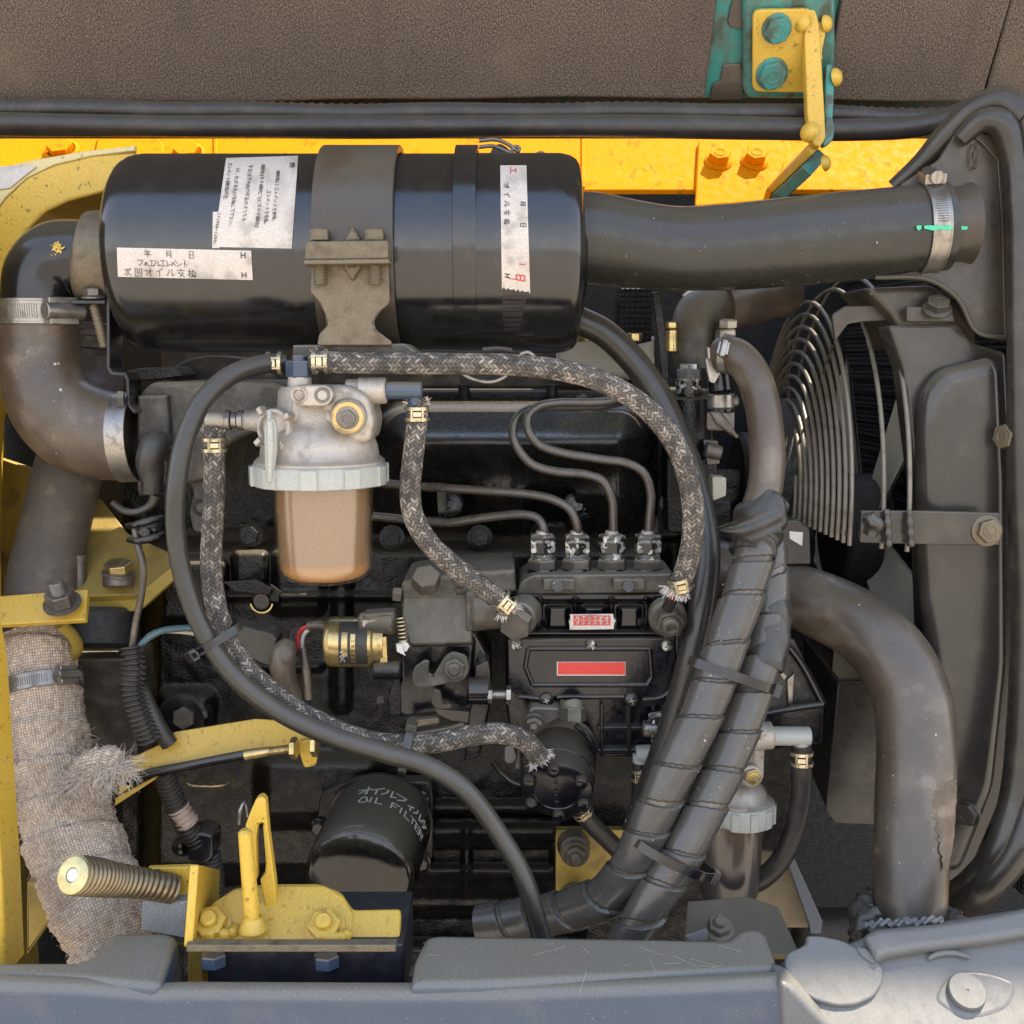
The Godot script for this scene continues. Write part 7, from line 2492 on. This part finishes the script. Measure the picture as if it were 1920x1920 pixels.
	tube(mb, way4([568, 1215, 0.6, 7, 574, 1260, 0.8, 9, 578, 1310, 0.6, 8]), 12)
	obj(mb, "boot", "brown", t)

func build_front():
	# painted steel sill across the bottom
	var t := thing("front_sill", "grey blue painted sill beam with recesses along the bottom", "sill", P(760, 1860, 20))
	var mb := MB.new()
	plate(mb, [-160, 1838, 150, 1848, 288, 1860, 340, 1858, 762, 1860, 900, 1860, 1200, 1850, 1470, 1838, 1500, 1856, 1530, 2100, -160, 2100], 23.0, 2.0, 9, 0, 5)
	obj(mb, "front_face", "sill", t)
	mb = MB.new()
	var bn := Vector3(0, 0.98, 0.2).normalized()
	var bo := P(800, 1842, 22.6)
	tplate(mb, [-160, 1800, 60, 1799, 146, 1799, 178, 1786, 212, 1748, 228, 1744, 312, 1744, 334, 1752, 304, 1840, 286, 1850, 150, 1838, -160, 1826], bo, bn, 7.0, 7, 10, 4)
	obj(mb, "left_block", "sill", t)
	mb = MB.new()
	tplate(mb, [798, 1753, 820, 1748, 1340, 1757, 1366, 1756, 1380, 1742, 1396, 1737, 1424, 1737, 1440, 1748, 1456, 1796, 1460, 1818, 1200, 1832, 900, 1846, 768, 1848, 776, 1796], bo, bn, 7.0, 7, 10, 4)
	obj(mb, "right_block", "sill", t)
	mb = MB.new()
	var sg := RandomNumberGenerator.new()
	sg.seed = 71
	for k in 150:
		var lx := sg.randf_range(0, 1450)
		if lx > 320 and lx < 790: continue
		var ly := sg.randf_range(1764, 1828) if lx > 790 else sg.randf_range(1804, 1832)
		speck(mb, PN(lx, ly, bo + bn * 0.0004, bn), bn, sg.randf_range(0.0002, 0.0006), sg)
	for k in 70:
		speck(mb, P(sg.randf_range(0, 1480), sg.randf_range(1872, 1915), 23.05), Vector3.BACK, sg.randf_range(0.0002, 0.0005), sg)
	for k in 14:
		var lx := sg.randf_range(820, 1400)
		var pa := PN(lx, sg.randf_range(1770, 1825), bo + bn * 0.0004, bn)
		var pd := Vector3(sg.randf_range(-1, 1), 0, sg.randf_range(-0.5, 0.5)).normalized()
		pd = (pd - bn * pd.dot(bn)).normalized()
		var pw := bn.cross(pd) * 0.0001
		var pb := mb.v.size()
		var pl_ := sg.randf_range(0.006, 0.025)
		for e in [pa - pw, pa + pw, pa + pd * pl_ + pw, pa + pd * pl_ - pw]:
			mb.add(e, bn)
		mb.quad(pb, pb + 1, pb + 2, pb + 3)
	obj(mb, "flecks", "fleck", t).set_meta("kind", "stuff")
	# dark recess box under the catch plate
	t = thing("catch_box", "dark blue steel box under the yellow catch plate", "box", P(560, 1820, 18))
	mb = MB.new()
	pbox(mb, 388, 1770, 756, 1900, 18.5, 8, 2, 4)
	obj(mb, "box", "darksteel", t)
	mb = MB.new()
	pbox(mb, 352, 1780, 380, 1900, 16, 2, 1)
	obj(mb, "orange_web", "yellowold", t)
	# yellow catch plate with upright striker
	t = thing("hood_catch", "yellow hood catch plate with upright striker loop and two painted nuts", "catch", P(560, 1750, 18))
	var n := Vector3(0, 0.80, 0.60)
	var o := P(550, 1740, 17)
	mb = MB.new()
	tplate(mb, [356, 1775, 368, 1735, 400, 1690, 440, 1664, 500, 1656, 600, 1656, 640, 1672, 662, 1705, 752, 1703, 748, 1776], o, n, 1.0, 2.0, 8, 3)
	obj(mb, "plate", "yellow", t)
	mb = MB.new()
	tplate(mb, [357, 1775, 366, 1740, 400, 1690, 440, 1666, 500, 1659, 610, 1659, 645, 1680, 662, 1712, 655, 1776], o + n * 0.003, n, 0.6, 2.0, 8, 3)
	obj(mb, "upper_plate", "yellow", t)
	mb = MB.new()
	pbox(mb, 349, 1772, 742, 1786, 20.4, 0.9, 1.0)
	obj(mb, "rough_edge", "rustpaint", t)
	for q in [[397, 1722], [610, 1727]]:
		var p := PN(q[0], q[1] + 14, o + n * 0.003, n)
		mb = MB.new()
		lathe(mb, p, n, [Vector2(0.0145, 0), Vector2(0.0145, 0.002), Vector2(0.011, 0.0025)], 28)
		hexagon(mb, p, n, 0.0122, 0.0095, 0.25, 0.0015)
		cyl(mb, p + n * 0.009, p + n * 0.0155, 0.0062, 0.0058, 0.0012, 20)
		obj(mb, "nut", "yellow", t)
		mb = MB.new()
		var g := RandomNumberGenerator.new()
		g.seed = int(q[0])
		for k in 16:
			var a := g.randf() * TAU
			var c := p + Vector3(0.012 * cos(a) + 0.006, 0.001, 0.004 + 0.008 * absf(sin(a)))
			lathe(mb, c - n * 0.003, (n + Vector3(g.randf_range(-0.3, 0.3), 0, g.randf_range(-0.3, 0.3))).normalized(), [Vector2(0.004, 0), Vector2(0.0034, 0.003), Vector2(0.0018, 0.0045), Vector2(0, 0.005)], 10)
		obj(mb, "weld_blobs", "yellow", t)
	for q in [[400, 1796], [612, 1798]]:
		mb = MB.new()
		hexagon(mb, P(q[0], q[1] - 8, 18.9), Vector3(0, -1, 0.1), 0.0095, 0.009, 0.2)
		obj(mb, "lower_bolt", "sill", t)
	mb = MB.new()
	var g0 := PN(472, 1736, o, n)
	cylp(mb, 474, 1738, 18.0, 459, 1555, 18.0, 15, 13, 0.002)
	lathe(mb, P(474, 1738, 18.0), Vector3.UP, [Vector2(0.010, -0.002), Vector2(0.0085, 0.003), Vector2(0.0060, 0.008)], 24)
	obj(mb, "striker_pin", "yellow", t)
	mb = MB.new()
	plate(mb, [459, 1550, 470, 1520, 480, 1498, 490, 1493, 498, 1500, 503, 1560, 516, 1658, 520, 1720, 500, 1715, 487, 1650, 496, 1640, 498, 1620, 492, 1545, 484, 1546, 480, 1570, 482, 1650, 470, 1640, 466, 1570], 16.0, 0.9, 1.6, 4, 3)
	obj(mb, "striker_plate", "yellow", t)
	# spring prop on its yellow angle
	t = thing("coil_spring", "rusty tightly wound bent coil spring with a brass plug end", "spring", P(220, 1645, 14))
	var sc := way4([138, 1641, 19.5, 36, 175, 1644, 17.8, 35, 215, 1650, 16, 31, 260, 1655, 14.6, 28, 300, 1662, 13.6, 27, 322, 1666, 13, 27])
	mb = MB.new()
	tube(mb, sc, 26, 0.0007, true, func(s, f): return 0.0016 * absf(sin((s / 0.0047 + f) * PI)) - 0.001)
	obj(mb, "coil", "springsteel", t)
	mb = MB.new()
	var pe := P(138, 1641, 19.5)
	var ad := (pe - P(175, 1644, 17.8)).normalized()
	lathe(mb, pe - ad * 0.001, ad, [Vector2(0.0130, 0), Vector2(0.0130, 0.002), Vector2(0.0120, 0.0028), Vector2(0.0053, 0.0030), Vector2(0.0050, 0.0016), Vector2(0, 0.0016)], 36)
	obj(mb, "brass_plug", "brass", t)
	mb = MB.new()
	lathe(mb, pe, ad, [Vector2(0.0050, 0.0008), Vector2(0.0044, 0.0014), Vector2(0, 0.0016)], 24)
	obj(mb, "steel_core", "bright", t)
	t = thing("spring_bracket", "yellow angle bracket on chalky grey block behind the coil spring", "bracket", P(330, 1690, 14))
	mb = MB.new()
	plate(mb, [276, 1628, 356, 1625, 358, 1750, 320, 1752, 276, 1700], 12.5, 0.6, 1.2, 3)
	obj(mb, "back_leaf", "yellow", t)
	mb = MB.new()
	var la := P(356, 1618, 15.0)
	var q0 := [P(344, 1776, 20.0), P(356, 1620, 18.8), P(398, 1630, 10.0), P(398, 1720, 10.0), P(356, 1770, 16.0)]
	var pn: Vector3 = (q0[2] - q0[1]).cross(q0[0] - q0[1]).normalized()
	if pn.x > 0: pn = -pn
	var fx: Vector3 = (q0[2] - q0[1]).normalized()
	var fy: Vector3 = pn.cross(fx)
	var pl := PackedVector2Array()
	for q in q0:
		pl.append(Vector2((q - q0[1]).dot(fx), (q - q0[1]).dot(fy)))
	prism(mb, rounded(pl, 0.003), q0[1], fx, fy, pn, 0.006, 0.0012)
	obj(mb, "side_leaf", "yellow", t)
	mb = MB.new()
	plate(mb, [266, 1690, 352, 1690, 348, 1760, 264, 1744], 13.6, 3, 1.5, 3)
	obj(mb, "chalky_block", "chalk", t)
	# olive cross rail at the far left
	mb = MB.new()
	plate(mb, [50, 1655, 112, 1650, 112, 1700, 50, 1790], 9, 2, 1.5)
	single(mb, "cross_rail", "yellowold", "olive yellow cross rail behind the lagged exhaust pipe", "rail")

	# right corner: painted cover with flap and plug, lit by the sun
	t = thing("corner_cover", "grey painted corner cover with raised rim, half in sun", "cover", P(1700, 1830, 20))
	var cn := Vector3(0.0, 0.80, 0.60)
	var co := P(1700, 1850, 21)
	mb = MB.new()
	tplate(mb, [1462, 1806, 1480, 1790, 1560, 1780, 1625, 1752, 1640, 1745, 2100, 1670, 2100, 2200, 1500, 2200, 1462, 1900], co, cn, 2.0, 5, 8, 4)
	obj(mb, "top", "sillworn", t)
	mb = MB.new()
	plate(mb, [1462, 1842, 1490, 1852, 1560, 1925, 1700, 2000, 2000, 2000, 2000, 2200, 1480, 2200], 23.5, 3, 6, 20, 3)
	obj(mb, "front_wall", "sillworn", t)
	mb = MB.new()
	tplate(mb, [1622, 1750, 1640, 1738, 1760, 1727, 1860, 1711, 2000, 1682, 2000, 1738, 1860, 1762, 1720, 1780, 1664, 1790, 1645, 1800], co + cn * 0.011, cn, 1.4, 6, 8, 4)
	obj(mb, "rear_rim", "sillworn", t)
	# raised plateau and stamped rib
	mb = MB.new()
	tplate(mb, [1746, 1876, 1760, 1838, 1800, 1812, 1860, 1818, 1905, 1836, 1912, 1860, 1895, 1895, 1840, 1915, 1790, 1908], co + cn * 0.001, cn, 0.6, 5, 22, 4)
	obj(mb, "raised_pad", "sillworn", t)
	mb = MB.new()
	tube(mb, way4([1740, 1798, 19.6, 4, 1756, 1789, 19.4, 6, 1790, 1787, 19.3, 6, 1818, 1795, 19.6, 4]), 12)
	obj(mb, "stamped_rib", "sillworn", t)
	t = thing("round_plug", "round grey plug disc standing on the sunlit corner cover", "plug", PN(1812, 1846, co, cn))
	var pp := PN(1812, 1860, co + cn * 0.002, cn)
	mb = MB.new()
	lathe(mb, pp, cn, [Vector2(0.0130, 0), Vector2(0.0127, 0.0022), Vector2(0.0121, 0.0031), Vector2(0.001, 0.0033), Vector2(0.0008, 0.0028), Vector2(0, 0.0028)], 40)
	obj(mb, "disc", "sillworn", t)
	t = thing("rubber_flap", "large round grey rubber flap with a torn back edge on the corner cover", "flap", PN(1560, 1820, co, cn))
	mb = MB.new()
	tplate(mb, [1470, 1802, 1478, 1784, 1500, 1776, 1512, 1768, 1512, 1754, 1536, 1753, 1580, 1762, 1606, 1776, 1640, 1790, 1656, 1816, 1656, 1840, 1640, 1868, 1606, 1884, 1570, 1886, 1530, 1876, 1496, 1856, 1474, 1826], co + cn * 0.0035, cn, 0.5, 1.8, 10, 4)
	obj(mb, "flap", "sillworn", t)
	mb = MB.new()
	tplate(mb, [1606, 1774, 1624, 1776, 1646, 1800, 1638, 1806, 1616, 1792], co + cn * 0.0055, cn, 0.4, 1.5, 4, 3)
	obj(mb, "torn_lip", "sillworn", t)
	# grommet and crumpled foil round the hose foot
	t = thing("hose_grommet", "dark crumbly foam grommet with torn silver foil round the radiator hose foot", "grommet", P(1700, 1730, 10))
	mb = MB.new()
	var gn := noise(120.0, 51, 3)
	var gc := P(1704, 1748, 10)
	var ringc := []
	for k in 26:
		var a := k * TAU / 25
		ringc.append(Vector4(gc.x + 0.036 * cos(a), gc.y + 0.004 * sin(a * 2.0) + 0.008, gc.z + 0.034 * sin(a), 0.010))
	tube(mb, ringc, 20, 0.0025, false, func(s, f): return 0.004 * gn.get_noise_3d(s, 0.02 * cos(f * TAU), 0.02 * sin(f * TAU)))
	tube(mb, way4([1606, 1770, 11, 14, 1614, 1745, 11, 20, 1630, 1722, 11, 18, 1650, 1710, 11, 12]), 20, 0.0025, true, func(s, f): return 0.004 * gn.get_noise_3d(s + 3.0, 0.02 * cos(f * TAU), 0.02 * sin(f * TAU)))
	obj(mb, "foam_ring", "rubber", t)
	mb = MB.new()
	var fr := []
	for j in 5:
		var row := PackedVector3Array()
		for k in 31:
			var u := k / 30.0
			var x := lerpf(1622, 1770, u)
			var y := lerpf(1726, 1738, j / 4.0) - 8.0 * u + 3.0 * sin(k * 1.9 + j * 2.0) + 2.0 * sin(k * 0.7)
			row.append(P(x, y, 17.6 - 1.2 * (1 - j / 4.0) + 0.22 * sin(k * 2.3 + j * 1.7)))
		row.reverse()
		fr.append(row)
	grid(mb, fr, false)
	obj(mb, "foil", "foil", t)

func build_small():
	# thermostat housing and sensors by the fan
	var t := thing("thermostat_housing", "dusty cast thermostat elbow with clamp and bolt beside the fan guard", "thermostat housing", P(1320, 630, -10))
	var mb := MB.new()
	tube(mb, way4([1380, 560, -15, 50, 1330, 575, -13, 46, 1305, 600, -11, 44, 1300, 640, -10, 40, 1302, 690, -10, 36]), 32, 0.004)
	obj(mb, "elbow", "dusty", t)
	mb = MB.new()
	tube(mb, way4([1470, 540, -18, 52, 1400, 556, -15.5, 54, 1340, 572, -13.2, 54]), 32, 0.006)
	obj(mb, "upper_hose", "brown", t)
	mb = MB.new()
	ring(mb, P(1318, 584, -12.4), Vector3(0.75, 0.65, 0.1), 0.0232, 0.0250, 0.010, 48)
	obj(mb, "clamp_band", "gold", t)
	mb = MB.new()
	cylp(mb, 1259, 660, -9, 1259, 618, -9, 12, 12, 0.001)
	hexagon(mb, P(1259, 616, -9), Vector3.UP, 0.006, 0.006)
	tube(mb, way([1264, 622, -9.4, 1285, 590, -10, 1318, 566, -11.5, 1340, 562, -12.5], 4), 8)
	obj(mb, "clamp_screw", "gold", t)
	mb = MB.new()
	plate(mb, [1348, 618, 1380, 616, 1382, 650, 1372, 668, 1350, 668], -7.4, 2.4, 2, 5)
	obj(mb, "bolt_ear", "alu", t)
	bolt(t, 1365, 618, -8.2, Vector3(0, 1, 0.15), 18, 14, "alu")
	t = thing("temperature_sensor", "black temperature sender with steel base and hooked grey terminal", "sensor", P(1350, 740, -5))
	mb = MB.new()
	cylp(mb, 1352, 735, -5, 1346, 660, -5, 24, 20, 0.002)
	obj(mb, "cap", "gloss", t)
	mb = MB.new()
	cylp(mb, 1352, 765, -5, 1352, 738, -5, 26, 26, 0.001)
	obj(mb, "steel_collar", "steel", t)
	mb = MB.new()
	cylp(mb, 1352, 774, -5, 1352, 764, -5, 26, 26, 0.001)
	obj(mb, "gasket", "gloss", t)
	mb = MB.new()
	hexagon(mb, P(1350, 806, -5), Vector3.UP, 0.0135, 0.0165, 0.4, 0.002)
	plate(mb, [1330, 772, 1350, 770, 1368, 790, 1386, 818, 1384, 824, 1366, 812, 1344, 796], -3, 0.8, 3, 6, 3)
	obj(mb, "terminal", "steeldark", t)
	mb = MB.new()
	cylp(mb, 1334, 690, -3.4, 1330, 650, -3.4, 9, 8, 0.001)
	plate(mb, [1322, 672, 1346, 668, 1352, 700, 1340, 720, 1330, 716], -3, 0.6, 0.8, 4)
	obj(mb, "clip", "steel", t)
	mb = MB.new()
	cylp(mb, 1370, 752, -5, 1384, 752, -5, 10, 10, 0.001)
	obj(mb, "lock_screw", "steel", t)
	t = thing("pressure_switch", "short sensor with bright steel hex top left of the heater hose", "sensor", P(1292, 720, -8))
	mb = MB.new()
	cylp(mb, 1292, 742, -8, 1292, 708, -8, 25, 25, 0.002)
	obj(mb, "base", "chipped", t)
	mb = MB.new()
	hexagon(mb, P(1292, 708, -8), Vector3.UP, 0.0118, 0.008, 0.25)
	hexagon(mb, P(1290, 695, -8), Vector3.UP, 0.0085, 0.0065, 0.4)
	obj(mb, "steel_top", "bright", t)
	mb = MB.new()
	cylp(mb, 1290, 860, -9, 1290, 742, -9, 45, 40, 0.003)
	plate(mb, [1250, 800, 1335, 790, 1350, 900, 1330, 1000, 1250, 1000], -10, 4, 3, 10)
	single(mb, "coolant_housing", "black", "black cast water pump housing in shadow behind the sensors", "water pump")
	t = thing("fan_belt_tensioner", "dark small clamp fittings behind the heater hose", "fitting", P(1330, 850, -6))
	mb = MB.new()
	cylp(mb, 1322, 842, -6, 1352, 850, -6, 15, 14, 0.001)
	plate(mb, [1318, 824, 1346, 826, 1350, 870, 1326, 872], -6.6, 1.0, 1, 4)
	obj(mb, "clamp", "steeldark", t)
	mb = MB.new()
	plate(mb, [1335, 893, 1362, 895, 1362, 930, 1336, 940], -6, 2, 1.5, 4)
	obj(mb, "white_block", "cream", t)
	# dark pulley mass behind the heater hose
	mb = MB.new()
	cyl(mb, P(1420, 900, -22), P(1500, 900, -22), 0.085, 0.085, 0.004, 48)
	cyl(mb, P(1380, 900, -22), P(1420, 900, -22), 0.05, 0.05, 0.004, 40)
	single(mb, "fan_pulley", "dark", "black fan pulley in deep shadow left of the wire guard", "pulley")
	# lower right: bay floor bracket and bolts seen past the small filter
	t = thing("floor_bracket", "olive steel floor bracket with upright edge below the small filter", "bracket", P(1420, 1700, 2))
	mb = MB.new()
	tplate(mb, [1290, 1690, 1400, 1680, 1460, 1700, 1500, 1790, 1280, 1790], P(1400, 1730, 5), Vector3(0, 0.85, 0.5), 0.8, 1)
	obj(mb, "base", "olive", t)
	mb = MB.new()
	plate(mb, [1470, 1600, 1482, 1592, 1543, 1728, 1540, 1752, 1520, 1752, 1516, 1730], -3.5, 0.9, 1.2)
	obj(mb, "upright_edge", "sill", t)
	mb = MB.new()
	plate(mb, [1400, 1590, 1476, 1600, 1520, 1740, 1440, 1740, 1400, 1680], -5, 0.6, 1)
	obj(mb, "web", "olive", t)
	stud_nut(t, 1348, 1742, 9, Vector3(0, 0.9, 0.43), 22, 14, "dusty", 8)
	mb = MB.new()
	plate(mb, [1284, 1756, 1326, 1742, 1326, 1760, 1300, 1766], 14, 0.2, 0.4)
	obj(mb, "silver_shim", "foil", t)
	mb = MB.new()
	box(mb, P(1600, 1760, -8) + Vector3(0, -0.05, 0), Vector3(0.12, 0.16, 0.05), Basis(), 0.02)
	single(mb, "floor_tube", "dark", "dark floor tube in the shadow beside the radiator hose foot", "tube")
	# hook of copper wire under the cable bracket
	mb = MB.new()
	tube(mb, way([345, 1452, -6, 352, 1470, -5, 385, 1474, -5, 425, 1470, -6, 440, 1455, -7], 3), 8)
	single(mb, "copper_wire", "gold", "thin bent copper wire hanging below the yellow cable bracket", "wire")
	mb = MB.new()
	tube(mb, way([448, 1545, 2, 450, 1520, 2, 458, 1502, 1.6, 464, 1530, 1], 4), 8)
	single(mb, "dipstick", "steel", "bright bent dipstick wire behind the yellow striker", "dipstick")
